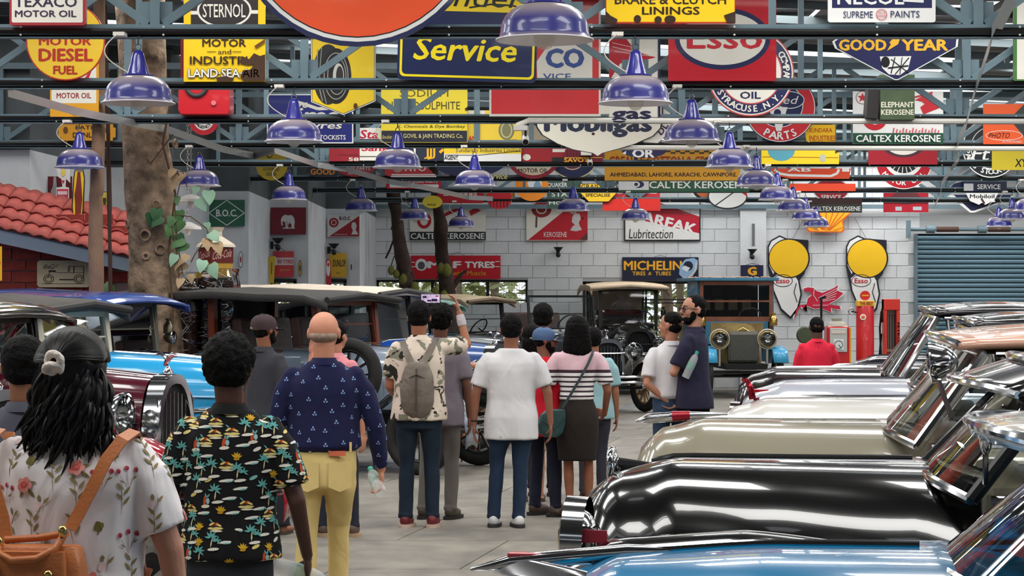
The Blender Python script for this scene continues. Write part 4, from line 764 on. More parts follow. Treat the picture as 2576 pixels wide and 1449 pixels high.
# ============================================================ people
WS = bpy.data.scenes.new('workbench')
def vox(mb, name, m, parent, voxel=.009, smooth=2, dec=.4, disp=0, dsize=.1, keepm=False):
    me = mb.mesh(name, True); o = bpy.data.objects.new(name, me); WS.collection.objects.link(o)
    r = o.modifiers.new('r', 'REMESH'); r.mode = 'VOXEL'; r.voxel_size = voxel; r.use_smooth_shade = True
    if smooth: s_ = o.modifiers.new('s', 'SMOOTH'); s_.factor = .6; s_.iterations = smooth
    if dec < 1: d = o.modifiers.new('d', 'DECIMATE'); d.ratio = dec
    WS.view_layers[0].update(); dg = WS.view_layers[0].depsgraph; me2 = bpy.data.meshes.new_from_object(o.evaluated_get(dg))
    bpy.data.objects.remove(o); bpy.data.meshes.remove(me)
    me2.name = name; me2.materials.clear(); me2.materials.append(m)
    if disp:
        n_ = len(me2.vertices); cs = [v.co.copy() for v in me2.vertices]; ns = [v.normal.copy() for v in me2.vertices]; fl_ = []
        for c, nv in zip(cs, ns):
            q = mnoise.noise(Vector((c.x / dsize, c.y / dsize, c.z / dsize * .6))) + .5 * mnoise.noise(Vector((c.x / dsize * 2.3 + 7, c.y / dsize * 2.3, c.z / dsize * 1.4)))
            fl_ += (c + nv * q * disp)[:]
        me2.vertices.foreach_set('co', fl_)
    me2.polygons.foreach_set('use_smooth', [True] * len(me2.polygons))
    o = bpy.data.objects.new(name, me2); COL.objects.link(o)
    if parent: o.parent = parent
    return o
def cap(mb, a, b, r0, r1):                       # tapered capsule
    a = Vector(a); b = Vector(b); mb.tube([a, b], [r0, r1], 14); mb.ell(a, (r0, r0, r0), 12, 8); mb.ell(b, (r1, r1, r1), 12, 8)
def ring(cx, cy, z, rx, ry, n=24, p=2.0):
    out = []
    for i in range(n):
        a = 2 * math.pi * i / n; c, s_ = math.cos(a), math.sin(a); q = 2 / p
        out.append(Vector((cx + rx * math.copysign(abs(c) ** q, c), cy + ry * math.copysign(abs(s_) ** q, s_), z)))
    return out
def V(*a): return Vector(a)
def nz(v): return Vector(v).normalized()
def cloth(kind):
    key = ('cloth', str(kind))
    if key in MATS: return MATS[key]
    m = bpy.data.materials.new('fabric'); m.use_nodes = True; nt = m.node_tree; N = nt.nodes; L = nt.links; b = N['Principled BSDF']
    b.inputs['Roughness'].default_value = .85; b.inputs['Sheen Weight'].default_value = .04; b.inputs['Specular IOR Level'].default_value = .25
    tc = N.new('ShaderNodeTexCoord'); src = tc.outputs['Object']
    def noise(sc, det=4, dist=0, vec=None):
        n = N.new('ShaderNodeTexNoise'); n.inputs['Scale'].default_value = sc; n.inputs['Detail'].default_value = det; n.inputs['Distortion'].default_value = dist; L.new(vec or src, n.inputs['Vector']); return n.outputs[0]
    def math_(op, a, c=None, cl=False):
        n = N.new('ShaderNodeMath'); n.operation = op; n.use_clamp = cl
        for i, x in enumerate((a, c)):
            if x is None: continue
            if isinstance(x, (int, float)): n.inputs[i].default_value = x
            else: L.new(x, n.inputs[i])
        return n.outputs[0]
    def mix(f, a, c):
        n = N.new('ShaderNodeMix'); n.data_type = 'RGBA'; L.new(f, n.inputs[0]) if not isinstance(f, (int, float)) else None
        for i, x in ((6, a), (7, c)):
            if isinstance(x, tuple): n.inputs[i].default_value = lin(x)
            else: L.new(x, n.inputs[i])
        return n.outputs[2]
    def stamp(scale, radius, wob=.3, off=(0, 0, 0), squash=(1, 1), ang=0, keep=None, wsc=14, flat=True):
        # scattered blobs: cells of a 2D voronoi in the plane of the cloth (x, z)
        sp = N.new('ShaderNodeSeparateXYZ'); L.new(src, sp.inputs[0]); cb = N.new('ShaderNodeCombineXYZ'); L.new(sp.outputs[0], cb.inputs[0]); L.new(sp.outputs[2], cb.inputs[1])
        mp = N.new('ShaderNodeMapping'); mp.inputs['Location'].default_value = off; mp.inputs['Rotation'].default_value = (0, 0, ang); mp.inputs['Scale'].default_value = (squash[0], squash[1], 1); L.new(cb.outputs[0], mp.inputs[0])
        wn = N.new('ShaderNodeTexNoise'); wn.inputs['Scale'].default_value = wsc; wn.inputs['Detail'].default_value = 3; L.new(mp.outputs[0], wn.inputs[0])
        mm = N.new('ShaderNodeMix'); mm.data_type = 'RGBA'; mm.blend_type = 'LINEAR_LIGHT'; mm.inputs[0].default_value = wob * .1; L.new(mp.outputs[0], mm.inputs[6]); L.new(wn.outputs['Color'], mm.inputs[7])
        v = N.new('ShaderNodeTexVoronoi'); v.voronoi_dimensions = '2D'; v.inputs['Scale'].default_value = scale; v.inputs['Randomness'].default_value = .75; L.new(mm.outputs[2], v.inputs['Vector'])
        f = math_('LESS_THAN', v.outputs['Distance'], radius)
        if keep is not None:
            s2 = N.new('ShaderNodeSeparateColor'); L.new(v.outputs['Color'], s2.inputs[0]); f = math_('MULTIPLY', f, math_('GREATER_THAN' if keep > 0 else 'LESS_THAN', s2.outputs[0], abs(keep)))
        return f
    k = kind[0]; col = kind[1]; bstr = .35
    if k == 'plain':
        n = noise(3, 5); d = tuple(int(x * .86) for x in col); out = mix(n, d, tuple(min(255, int(x * 1.06)) for x in col))
    elif k == 'denim':
        n = noise(5, 6); out = mix(n, tuple(int(x * .72) for x in col), tuple(min(255, int(x * 1.3)) for x in col))
    elif k == 'floral':
        out = mix(noise(2), (236, 229, 230), (246, 240, 240))
    elif k == 'palms':
        out = mix(noise(2), (13, 12, 14), (22, 20, 23))
    elif k == 'navyprint':
        out = mix(noise(2.5, 4), (15, 16, 48), (27, 29, 72))
    elif k == 'camo':
        out = mix(noise(4), (216, 200, 178), (232, 216, 204))
        out = mix(math_('GREATER_THAN', noise(9, 3, .6), .57), out, (136, 134, 116))
        mp = N.new('ShaderNodeMapping'); mp.inputs['Location'].default_value = (5, 3, 2); L.new(src, mp.inputs[0])
        out = mix(math_('GREATER_THAN', noise(11, 4, .8, mp.outputs[0]), .58), out, (44, 42, 36))
    elif k == 'stripe':
        sp = N.new('ShaderNodeSeparateXYZ'); L.new(src, sp.inputs[0]); z = sp.outputs[2]
        per, th, ztop = kind[2], kind[3], kind[4]
        fr = math_('FRACT', math_('DIVIDE', z, per)); out = mix(math_('LESS_THAN', fr, th), (238, 234, 232), (66, 46, 56))
        out = mix(math_('GREATER_THAN', z, ztop), out, (226, 188, 196))
        out = mix(math_('MULTIPLY', math_('GREATER_THAN', z, ztop - .018), math_('LESS_THAN', z, ztop)), out, (66, 46, 56))
    L.new(out, b.inputs['Base Color'])
    mp = N.new('ShaderNodeMapping'); mp.inputs['Scale'].default_value = (1, 1, .55); L.new(src, mp.inputs[0])
    bn = noise(5, 2.5, 1.6, mp.outputs[0]); bp = N.new('ShaderNodeBump'); bp.inputs['Strength'].default_value = .6; bp.inputs['Distance'].default_value = .02; L.new(bn, bp.inputs['Height']); L.new(bp.outputs[0], b.inputs['Normal'])
    MATS[key] = m; return m
def skin(c): return mat(c, .5, 0, 0, var=.1, vs=9, bump=.08, bs=60)
HAIRM = mat((9, 7, 7), .6, 0, 0, var=.3, vs=45, bump=.6, bs=70)
HAIRM.node_tree.nodes['Principled BSDF'].inputs['Specular IOR Level'].default_value = .09
def person(label, X, Y, H, face, sk, shirt, trous, hair='short', arms=None, sleeve='short', hem=.47, feet=None, shoe=(60, 45, 40), headturn=0, nod=0, skirt=False, build=1.0, lean=0, voxel=.009, sole=None, beard=False, collar=True, tuck=False, shoulders=1.0, zoff=0, hidefeet=False, haircol=None):
    t = thing('person', label, 'person', (X, Y, zoff), math.radians(face))
    S = H / 1.7; W = build
    skm = skin(sk); hh = .133 * H
    # ---- joints (local: facing +y, right hand on +x)
    sx = .100 * H * shoulders * (W ** .5); shz = .797 * H; hipx = .052 * H
    ly = lean
    def T_(z): return ly * max(0, z - .5 * H)          # forward shift with lean
    neck = V(0, T_(.84 * H) + .005, .838 * H)
    hc = V(0, T_(.93 * H) + .012 * S + nod * .05, H - .5 * hh - abs(nod) * .02)
    Rh = Matrix.Rotation(math.radians(headturn), 3, 'Z') @ Matrix.Rotation(math.radians(-12 * nod * 2), 3, 'X')
    def hp(x, y, z): return hc + Rh @ V(x * hh, y * hh, z * hh)
    bd = MB()
    RhM = Rh
    bd.ell(hp(0, -.04, .09), (.355 * hh, .44 * hh, .40 * hh), 24, 16, Rh)            # skull
    bd.ell(hp(0, .10, -.10), (.30 * hh, .33 * hh, .36 * hh), 20, 14, Rh)             # face
    bd.ell(hp(0, .17, -.33), (.215 * hh, .22 * hh, .17 * hh), 18, 12, Rh)            # jaw
    bd.ell(hp(0, .36, -.42), (.09 * hh, .07 * hh, .07 * hh), 12, 8, Rh)              # chin
    bd.tube([hp(0, .40, .05), hp(0, .50, -.11), hp(0, .42, -.16)], [.03 * hh, .052 * hh, .045 * hh], 8)   # nose
    bd.ell(hp(0, .375, .09), (.22 * hh, .06 * hh, .04 * hh), 14, 8, Rh)              # brow
    for s_ in (-1, 1):
        bd.ell(hp(s_ * .17, .28, -.12), (.10 * hh, .12 * hh, .12 * hh), 12, 8, Rh)   # cheek
        bd.ell(hp(s_ * .375, -.03, -.04), (.035 * hh, .085 * hh, .135 * hh), 12, 8, Rh)   # ear
        bd.ell(hp(s_ * .35, .03, -.12), (.03 * hh, .03 * hh, .05 * hh), 8, 6, Rh)
    for dz in (-.225, -.275): bd.ell(hp(0, .385, dz), (.095 * hh, .055 * hh, .024 * hh), 12, 8, Rh)      # lips
    bd.tube([V(0, T_(.78 * H) - .012, .775 * H), neck, hp(0, -.08, -.25)], [.075 * S * W, .052 * S * W, .058 * S], 16)
    # torso and legs under the clothes
    def yo(z): return T_(z) + .012 * math.sin((z / H - .5) * 8) * S
    bd.loft([ring(0, yo(z * H), z * H, rx * H * W, ry * H * W) for z, rx, ry in ((.47, .075, .055), (.6, .062, .045), (.72, .078, .05), (.79, .085, .045), (.82, .05, .04))])
    # arms
    arms = arms or {}
    ends = {}; sl = MB()
    for s_, nm in ((-1, 'l'), (1, 'r')):
        u_, f_, h_ = arms.get(nm, ((.16, .0, -1), (.05, .16, -1), (0, .1, -1)))
        mir = lambda v: V(v[0] * s_, v[1], v[2]).normalized()
        sh_ = V(s_ * sx, yo(.8 * H), shz); el = sh_ + mir(u_) * .172 * H; wr = el + mir(f_) * .148 * H; hd = mir(h_)
        bd.ell(sh_ - V(s_ * .022, 0, .008), (.034 * S * W,) * 3, 12, 8)
        cap(bd, sh_ - V(s_ * .006, 0, .006), el, .036 * S * W, .034 * S * W); cap(bd, el, wr, .034 * S * W, .023 * S)
        # hand
        fdir = (wr - el).normalized(); side = hd.cross(V(0, 1, 0) if abs(hd.y) < .8 else V(0, 0, 1)).normalized()
        if side.dot(V(s_, 0, 0)) < 0: side = -side      # side points outward from the body
        pn = V(-s_, 0, 0) - hd * hd.dot(V(-s_, 0, 0)); pn = pn.normalized() if pn.length > .2 else V(0, 1, 0)   # palm looks inward
        fw = hd.cross(pn).normalized()
        if fw.y < 0: fw = -fw                           # thumb side looks forward
        L_ = .104 * H; curl = arms.get(nm + 'curl', .45); grip = arms.get(nm + 'grip', False)
        pc = wr + hd * L_ * .26
        R3 = Matrix((fw, pn, hd)).transposed()
        bd.ell(pc, (.040 * S, .015 * S, .05 * S), 14, 10, R3); bd.ell(wr, (.026 * S, .02 * S, .03 * S), 12, 8, R3)
        for i, (off, ln) in enumerate(((.029, .36), (.010, .41), (-.009, .385), (-.027, .30))):
            p = wr + hd * L_ * .5 + fw * off * S; d = (hd + fw * off * 3).normalized(); q = [p - hd * .03 * S, p]; c = curl * (1.8 if grip else 1); a = 0
            for j, fr in enumerate((.45, .32, .23)):
                a += c * (.55 if j == 0 else .8); p = p + (d * math.cos(a) + pn * math.sin(a)) * L_ * ln * fr * 1.15; q.append(p)
            bd.tube(q, [.0095 * S, .0095 * S, .0088 * S, .008 * S, .0066 * S], 8); bd.ell(q[-1], (.0068 * S,) * 3, 8, 6)
        p = wr + hd * L_ * .12 + fw * .022 * S
        q = [p, p + (fw * .75 + hd * .7).normalized() * .034 * S, p + (fw * .75 + hd * .7).normalized() * .034 * S + (fw * .25 + hd + pn * (.5 + grip)).normalized() * .032 * S, p + (fw * .75 + hd * .7).normalized() * .034 * S + (fw * .1 + hd + pn * (.8 + grip)).normalized() * .056 * S]
        bd.tube(q, [.014 * S, .012 * S, .0105 * S, .008 * S], 8); bd.ell(q[-1], (.008 * S,) * 3, 8, 6)
        ends[nm] = (wr, hd, pn, fw, el, sh_)
        # sleeve
        if sleeve == 'short':
            e2 = sh_.lerp(el, .80); sl.tube([sh_ + V(-s_ * .03, 0, .012), sh_.lerp(el, .25), e2], [.050 * S * W, .058 * S * W, .064 * S * W], 16); sl.ell(sh_ + V(-s_ * .016, 0, -.004), (.052 * S * W, .050 * S * W, .050 * S * W), 14, 10)
        elif sleeve == 'long':
            sl.tube([sh_ + V(-s_ * .03, 0, .012), sh_.lerp(el, .3), el, el.lerp(wr, .55), el.lerp(wr, .93)], [.046 * S * W, .055 * S * W, .050 * S * W, .043 * S * W, .036 * S * W], 16); sl.ell(sh_ + V(-s_ * .016, 0, -.004), (.052 * S * W, .050 * S * W, .050 * S * W), 14, 10); sl.ell(el, (.052 * S * W,) * 3, 12, 8)
    # ---- legs
    feet = feet or ((-.085, 0, 0), (.085, 0, 0))
    tr = MB(); legs = []
    for s_, (fx, fy, turn) in zip((-1, 1), feet):
        hip = V(s_ * hipx, yo(.5 * H), .50 * H); lift = 0
        an = V(fx * S, fy * S, .05 * H); kn = hip.lerp(an, .52) + V(0, .02 * S + max(0, abs(fy)) * .12, 0)
        legs.append((hip, kn, an, turn, s_))
        if skirt or shoe == 'bare': cap(bd, hip, kn, .05 * S * W, .042 * S); cap(bd, kn, kn.lerp(an, .35), .042 * S, .044 * S); cap(bd, kn.lerp(an, .3), an, .044 * S, .026 * S); cap(bd, an, V(an.x, an.y, .03), .03 * S, .03 * S)
    bdo = vox(bd, 'body', skm, t, max(voxel * .7, .0048), 2, .45)
    # ---- shoes
    if not hidefeet:
        for hip, kn, an, turn, s_ in legs:
            a = math.radians(turn); R2 = Matrix.Rotation(-a, 3, 'Z')
            o_ = V(an.x, an.y, 0)
            if shoe == 'bare': 
                b = MB(); b.ell(o_ + R2 @ V(0, .06 * S, .03), (.042 * S, .11 * S, .03 * S), 14, 10); 
                for i in range(5): b.ell(o_ + R2 @ V((-.03 + .015 * i) * S, (.165 - .006 * i) * S, .022), (.01 * S, .018 * S, .01 * S), 8, 6)
                vox(b, 'foot', skm, t, .008, 1, .6)
                b = MB(); b.loft([[o_ + R2 @ V(p.x, p.y + .065 * S, z) for p in ring(0, 0, 0, .05 * S, .135 * S, 20, 2.5)] for z in (.0, .016)]); b.build('sandal_sole', mat((70, 62, 56), .7), t, True)
                MB().tube([o_ + R2 @ V(-.048 * S, .09 * S, .015), o_ + R2 @ V(-.02 * S, .1 * S, .065), o_ + R2 @ V(.02 * S, .1 * S, .065), o_ + R2 @ V(.048 * S, .09 * S, .015)], .012, 8).build('sandal_strap', mat((84, 80, 78), .7), t, True)
                continue
            b = MB(); b.ell(o_ + R2 @ V(0, -.015 * S, .055), (.043 * S, .06 * S, .055), 16, 10); b.ell(o_ + R2 @ V(0, .07 * S, .042), (.047 * S, .115 * S, .042), 16, 10); b.ell(o_ + R2 @ V(0, .03 * S, .07), (.038 * S, .05 * S, .045), 14, 8); b.cyl(o_ + V(0, -.005, .05), o_ + V(0, -.005, .105), .043 * S, .04 * S, 14)
            vox(b, 'shoe', mat(shoe, .5, 0, 0, var=.15), t, .009, 2, .6)
            b = MB(); b.loft([[o_ + R2 @ V(p.x, p.y + .05 * S, z) for p in ring(0, 0, 0, .053 * S, .142 * S, 22, 2.4)] for z in (.0, .026)]); b.build('sole', mat(sole or (40, 38, 36), .6), t, True)
    # ---- trousers / skirt
    tm = cloth(trous)
    if skirt:
        b = MB(); b.loft([ring(0, yo(z * H), z * H, rx * H, ry * H) for z, rx, ry in ((.285, .094, .066), (.36, .102, .072), (.47, .108, .08), (.52, .104, .076), (.585, .082, .062), (.60, .078, .058))]); vox(b, 'skirt', tm, t, .012, 2, .5, .004)
    else:
        b = MB(); b.loft([ring(0, yo(z * H), z * H, rx * H * W, ry * H * W) for z, rx, ry in ((.44, .086, .064), (.50, .097, .072), (.55, .095, .068), (.60, .086, .058))])
        for hip, kn, an, turn, s_ in legs:
            end = V(an.x, an.y - .005, .052 * H * .75); m_ = kn.lerp(end, .5)
            b.tube([hip + V(s_ * .0, 0, .03), hip + V(0, 0, -.05 * H), kn + V(0, 0, .06 * H), kn, m_, end], [.076 * S * W, .080 * S * W, .066 * S, .058 * S, .056 * S, .052 * S], 18)
            b.ell(kn, (.058 * S,) * 3, 12, 8)
            b.torus(end + V(0, 0, .02), .046 * S, .014 * S, (0, .2, 1), 18, 8)
        vox(b, 'trousers', tm, t, .011 if voxel > .007 else .009, 2, .4, .006, .09)
    # ---- shirt
    b = MB(); hz = hem
    prof = [(hz, .116, .088), (.52, .114, .087), (.60, .102, .074), (.68, .104, .072), (.74, .107, .071), (.775, .106, .065), (.80, .092, .056), (.822, .068, .048), (.842, .045, .043)]
    if tuck: prof = [(.555, .092, .068), (.572, .112, .086), (.62, .106, .08)] + prof[3:]
    prof = [p for p in prof if p[0] >= (hz if not tuck else 0)]
    if skirt: prof = [(hz, .086, .064), (.63, .080, .058), (.68, .086, .062), (.75, .092, .062), (.79, .096, .056), (.815, .088, .05), (.832, .06, .044), (.84, .044, .04)]
    b.loft([ring(0, yo(z * H), z * H, rx * H * W * (shoulders if z > .7 else 1), ry * H * W) for z, rx, ry in prof]); b.add(sl.v, sl.f)
    vox(b, 'shirt', cloth(shirt), t, .011 if voxel > .007 else .008, 3, .45 if voxel > .007 else .6, .007, .10)
    if collar:
        b = MB(); b.loft([ring(0, T_(.84 * H) - .002, z * H, rx * S, rx * S) for z, rx in ((.828, .070), (.842, .064), (.853, .061))], False); b.loft([ring(0, T_(.84 * H) - .002, z * H, rx * S, rx * S) for z, rx in ((.853, .061), (.838, .078), (.83, .083))], False); b.build('collar', cloth(shirt), t, True)
    # ---- eyes
    for s_ in (-1, 1):
        MB().ell(hp(s_ * .15, .345, .02), (.062 * hh, .055 * hh, .036 * hh), 10, 8, Rh).build('eye', mat((225, 220, 215), .3), t, True)
        MB().ell(hp(s_ * .15, .385, .02), (.028 * hh, .022 * hh, .03 * hh), 8, 6, Rh).build('iris', mat((28, 18, 14), .2), t, True)
        MB().tube([hp(s_ * .07, .425, .115), hp(s_ * .16, .415, .14), hp(s_ * .25, .34, .115)], [.012 * hh, .017 * hh, .01 * hh], 6).build('eyebrow', HAIRM, t, True)
    HM = mat(haircol, .5, 0, 0, var=.5, vs=45, bump=.9, bs=70) if haircol else HAIRM
    def hv(b, dec=.6, vx=.008, disp=.006, ds=.03, nm='hair'): return vox(b, nm, HM, t, vx, 1, dec, disp, ds)
    if hair in ('short', 'tall', 'curly', 'cap', 'crop'):
        b = MB(); g = {'short': 1.04, 'tall': 1.06, 'curly': 1.16, 'cap': .93, 'crop': .955}[hair]
        b.ell(hp(0, -.075, .135 + (.05 if hair == 'tall' else .02 if hair == 'curly' else 0)), (.385 * hh * g, .43 * hh * g, .41 * hh * g), 24, 16, Rh)
        b.ell(hp(0, -.17, -.08), (.35 * hh * g, .30 * hh * g, .27 * hh), 18, 12, Rh); b.ell(hp(0, -.2, -.2), (.24 * hh, .17 * hh, .16 * hh), 14, 10, Rh)
        if hair in ('tall', 'curly'): b.ell(hp(0, .12, .38), (.3 * hh, .25 * hh, .14 * hh), 14, 10, Rh)
        hv(b, disp=.012 if hair == 'curly' else .004, ds=.018 if hair == 'curly' else .02)
    if hair == 'bob':
        b = MB(); b.ell(hp(0, -.06, .12), (.43 * hh, .47 * hh, .43 * hh), 24, 16, Rh)
        b.loft([[hp(p.x, p.y, p.z) for p in ring(0, -.12, z, rx, ry, 24, 2.3)] for z, rx, ry in ((-.98, .48, .3), (-.8, .54, .36), (-.5, .54, .4), (-.2, .49, .43), (0, .455, .45), (.2, .42, .44))])
        b.ell(hp(.30, .12, -.1), (.1 * hh, .2 * hh, .36 * hh), 10, 8, Rh); b.ell(hp(-.30, .12, -.1), (.1 * hh, .2 * hh, .36 * hh), 10, 8, Rh); hv(b, disp=.003, ds=.02)
    if hair in ('long', 'wavy'):
        b = MB(); b.ell(hp(0, -.06, .12), (.43 * hh, .47 * hh, .42 * hh), 24, 16, Rh); b.ell(hp(0, -.2, -.2), (.42 * hh, .32 * hh, .4 * hh), 20, 12, Rh)
        if hair == 'long': b.loft([ring(hc.x, hc.y - .03, hc.z - z * hh, rx * hh, ry * hh) for z, rx, ry in ((1.2, .3, .18), (.7, .42, .28), (.2, .44, .36))])
        hv(b, disp=.004, ds=.02, vx=.008 if hair == 'long' else .006)
    if hair == 'bald':
        b = MB(); b.ell(hp(0, -.115, -.09), (.350 * hh, .385 * hh, .17 * hh), 24, 14, Rh); vox(b, 'hair', mat((150, 128, 112), .7, 0, 0, var=.3, vs=60), t, .006, 1, .6)
    if hair == 'cap' or hair == 'bluecap':
        pass
    if beard:
        b = MB(); b.ell(hp(0, .2, -.36), (.235 * hh, .235 * hh, .19 * hh), 16, 12, Rh); b.ell(hp(0, .41, -.17), (.1 * hh, .06 * hh, .03 * hh), 12, 8, Rh)
        for s_ in (-1, 1): b.ell(hp(s_ * .24, .12, -.2), (.08 * hh, .13 * hh, .2 * hh), 10, 8, Rh)
        hv(b, disp=.002, ds=.01, vx=.006, nm='beard')
    t['_hh'] = hh
    return t, hp, hh, ends, Rh, yo, S
def cap_hat(t, hp, hh, Rh, c, label=None):
    b = MB(); rings = []
    for z, r in ((-.02, .405), (.08, .42), (.2, .415), (.33, .37), (.43, .27), (.49, .13), (.505, .01)): rings.append([hp(p.x, p.y - .06, p.z) for p in ring(0, 0, z, r, r * 1.12, 28)])
    b.loft(rings, False); b.loft([[hp(p.x, p.y - .06, p.z) for p in ring(0, 0, z, .41, .455, 28)] for z in (-.02, -.035)], False)
    o = b.build('cap', mat(c, .85, 0, 0, var=.15, vs=12), t, True, 60)
    b = MB(); rows = []
    for i in range(9):
        a = math.radians(-62 + 15.5 * i); rows.append([hp(.40 * math.sin(a), .36 * math.cos(a) * 1.1 - .02, .0), hp(.42 * math.sin(a) * .95, (.44 + .33 * math.cos(a) ** 1) - .02 if abs(a) < 1.3 else .4, -.03 - .0 * i), hp(.40 * math.sin(a) * .9, (.42 + .33 * math.cos(a)) - .02, -.055)])
    b.loft(rows, False, False); b.build('cap_peak', mat(c, .85, 0, 0, var=.15, vs=12), t, True)
    b = MB(); b.box(hp(0, -.51, .03), (.05, .004, .012)); b.build('cap_strap', mat((190, 180, 140), .4, .5), t)
def glasses(t, hp, hh):
    b = MB()
    for s_ in (-1, 1):
        b.torus(hp(s_ * .15, .43, .0), .07 * hh * 1.25, .004, tuple((hp(0, 1, 0) - hp(0, 0, 0)).normalized()), 18, 6); b.tube([hp(s_ * .24, .42, .02), hp(s_ * .36, .3, .03), hp(s_ * .39, .0, .02)], .004, 6)
    b.tube([hp(-.06, .44, .02), hp(.06, .44, .02)], .004, 6); b.build('glasses', mat((26, 22, 24), .3), t, True)
    for s_ in (-1, 1): 
        g = MB(); g.ell(hp(s_ * .15, .43, .0), (.08 * hh, .012 * hh, .075 * hh), 12, 6); 
def bottle(p, d, label, tint=(236, 242, 242)):
    d = Vector(d).normalized(); t = thing('water_bottle', label, 'bottle', p, 0)
    MB().lathe([(0, -.11), (.028, -.108), (.033, -.1), (.032, -.06), (.034, -.055), (.032, 0), (.034, .005), (.032, .05), (.028, .075), (.014, .1), (.013, .112)], n=20, ax=d).build('body', mat(tint, .05, 0, 0, alpha=.3), t, True)
    MB().lathe([(.033, -.03), (.0345, -.03), (.0345, .03), (.033, .03)], n=20, ax=d).build('wrapper', mat((130, 196, 180), .3, alpha=.4), t, True)
    MB().lathe([(.0, .13), (.015, .13), (.016, .108), (.0, .108)], n=16, ax=d).build('bottle_cap', mat((40, 170, 140), .4), t, True)
    return t
def pos(u, k): return (u - 1288) / k, F / k
DK = (112, 74, 56)

from mathutils.bvhtree import BVHTree
def dia(x, y, ang, L_, w_, bend=0.0):
    c, s_ = math.cos(ang), math.sin(ang); pts = [(0, 0), (.35, .5), (.7, .38), (1, 0), (.7, -.38), (.35, -.5)]
    return [(x + L_ * a * c - w_ * b * s_ + bend * a * a * s_, y + L_ * a * s_ + w_ * b * c - bend * a * a * c) for a, b in pts]
def elp(x, y, rx, ry, ang=0, n=8):
    return [(x + rx * math.cos(6.283 * i / n) * math.cos(ang) - ry * math.sin(6.283 * i / n) * math.sin(ang), y + rx * math.cos(6.283 * i / n) * math.sin(ang) + ry * math.sin(6.283 * i / n) * math.cos(ang)) for i in range(n)]
def m_palm(r):
    T = (98, 170, 164); W_ = (232, 228, 214); o = [(dia(0, -.025, 1.45, .04, .006), (214, 200, 150))]
    o += [(dia(0, .015, a, .026, .009, .008), T) for a in (-.3, .45, 1.1, 1.9, 2.6, 3.4)]; o += [(elp(.012, -.03, .024, .006, .1), W_)]
    if r.random() < .5: o += [(dia(.024, .0, a, .02, .007, .006), T) for a in (-.2, .6, 1.5, 2.4, 3.2)]
    return o
def m_island(r): return [(elp(0, -.012, .032, .006), (226, 206, 128)), (elp(.004, -.022, .026, .004), (230, 220, 190)), (elp(-.004, .0, .017, .008, .2), (60, 34, 26)), (elp(.004, .004, .009, .007), (176, 60, 30)), (elp(-.014, .004, .012, .0045, .5), (228, 206, 120)), (elp(.014, .0, .012, .004, -.4), (228, 206, 120)), (dia(-.01, .01, 2.4, .02, .006), (98, 170, 164))]
def m_surf(r): return [(elp(0, 0, .007, .022, -.1, 10), (196, 72, 36)), (elp(0.003, -.02, .02, .007, .1), (228, 222, 200)), (elp(.014, .0, .008, .012), (150, 190, 190)), (dia(.01, .012, .9, .02, .007), (98, 170, 164)), (dia(.01, .012, 2.0, .02, .007), (98, 170, 164))]
def m_fan(r): return [(dia(0, -.01, a, .024, .008), (214, 168, 34)) for a in (.4, .9, 1.4, 1.9, 2.5)] + [(elp(0, -.014, .012, .005), (190, 140, 24))]
def m_leaf(r): return [(elp(0, 0, .018, .007, .4), r.choice([(232, 230, 220), (128, 190, 182), (226, 206, 128)]))]
def m_boat(r): return [(elp(0, 0, .03, .0055, .12), (236, 232, 222)), (elp(.01, -.004, .016, .003, .12), (128, 190, 182))]
def m_rose(r):
    a = r.uniform(-.4, .4); C = (232, 134, 122); D = (206, 88, 84)
    return [(dia(.012, -.012, -.5 + a, .03, .012), (120, 112, 66)), (dia(-.004, -.018, -1.9 + a, .022, .01), (120, 112, 66)), (dia(.01, .006, .1, .028, .009), (140, 128, 84))] + [(elp(.013 * math.cos(i * 1.26), .011 * math.sin(i * 1.26), .013, .011, i, 8), C if i % 2 else (238, 158, 146)) for i in range(5)] + [(elp(0, 0, .011, .010), D), (elp(.002, .001, .006, .005), (226, 110, 100))]
def m_sprig(r):
    a = r.uniform(-.3, .3); G = (146, 132, 88); o = [(dia(0, -.045, 1.5 + a, .09, .0022), (164, 140, 116))]
    return o + [(dia(.002, .0 + .014 * i, (.75 if i % 2 else 2.3) + a, .032, .0095), G) for i in range(-1, 3)]
def m_berry(r):
    o = []
    for i, a in enumerate((1.1, 1.6, 2.1)): o += [(dia(0, -.04, a, .06, .0018), (176, 124, 124)), (elp(.062 * math.cos(a) * .9, -.04 + .062 * math.sin(a), .0075, .0075), (196, 74, 84)), (elp(.062 * math.cos(a) * .9 + .002, -.042 + .062 * math.sin(a), .0035, .0035), (140, 50, 66))]
    return o + [(dia(.01, -.01, .4, .02, .006), (140, 128, 84)), (dia(-.01, -.02, 2.7, .02, .006), (160, 130, 124))]
def m_oak(r): return [(elp(0, 0, .011, .016, .3, 7), (122, 112, 60)), (elp(-.008, -.004, .007, .008, 0, 6), (122, 112, 60)), (elp(.009, .003, .006, .009, 0, 6), (138, 126, 72)), (dia(0, -.012, -1.8, .014, .004), (122, 112, 60))]
def m_bell(r): return [(dia(-.01, -.03, 1.45, .055, .0018), (164, 140, 116)), (dia(-.022, .022, -1.5, .022, .013), (140, 128, 84)), (elp(-.022, -.006, .010, .009), (240, 206, 204)), (elp(-.026, -.014, .008, .010), (244, 216, 214)), (dia(-.008, -.004, .8, .028, .009), (158, 142, 98))]
def m_tref(r): return [(elp(0, .005, .0034, .0052, 0, 6), (140, 164, 206)), (elp(-.0055, -.004, .0034, .005, .9, 6), (120, 146, 196)), (elp(.0055, -.004, .0034, .005, -.9, 6), (120, 146, 196))]
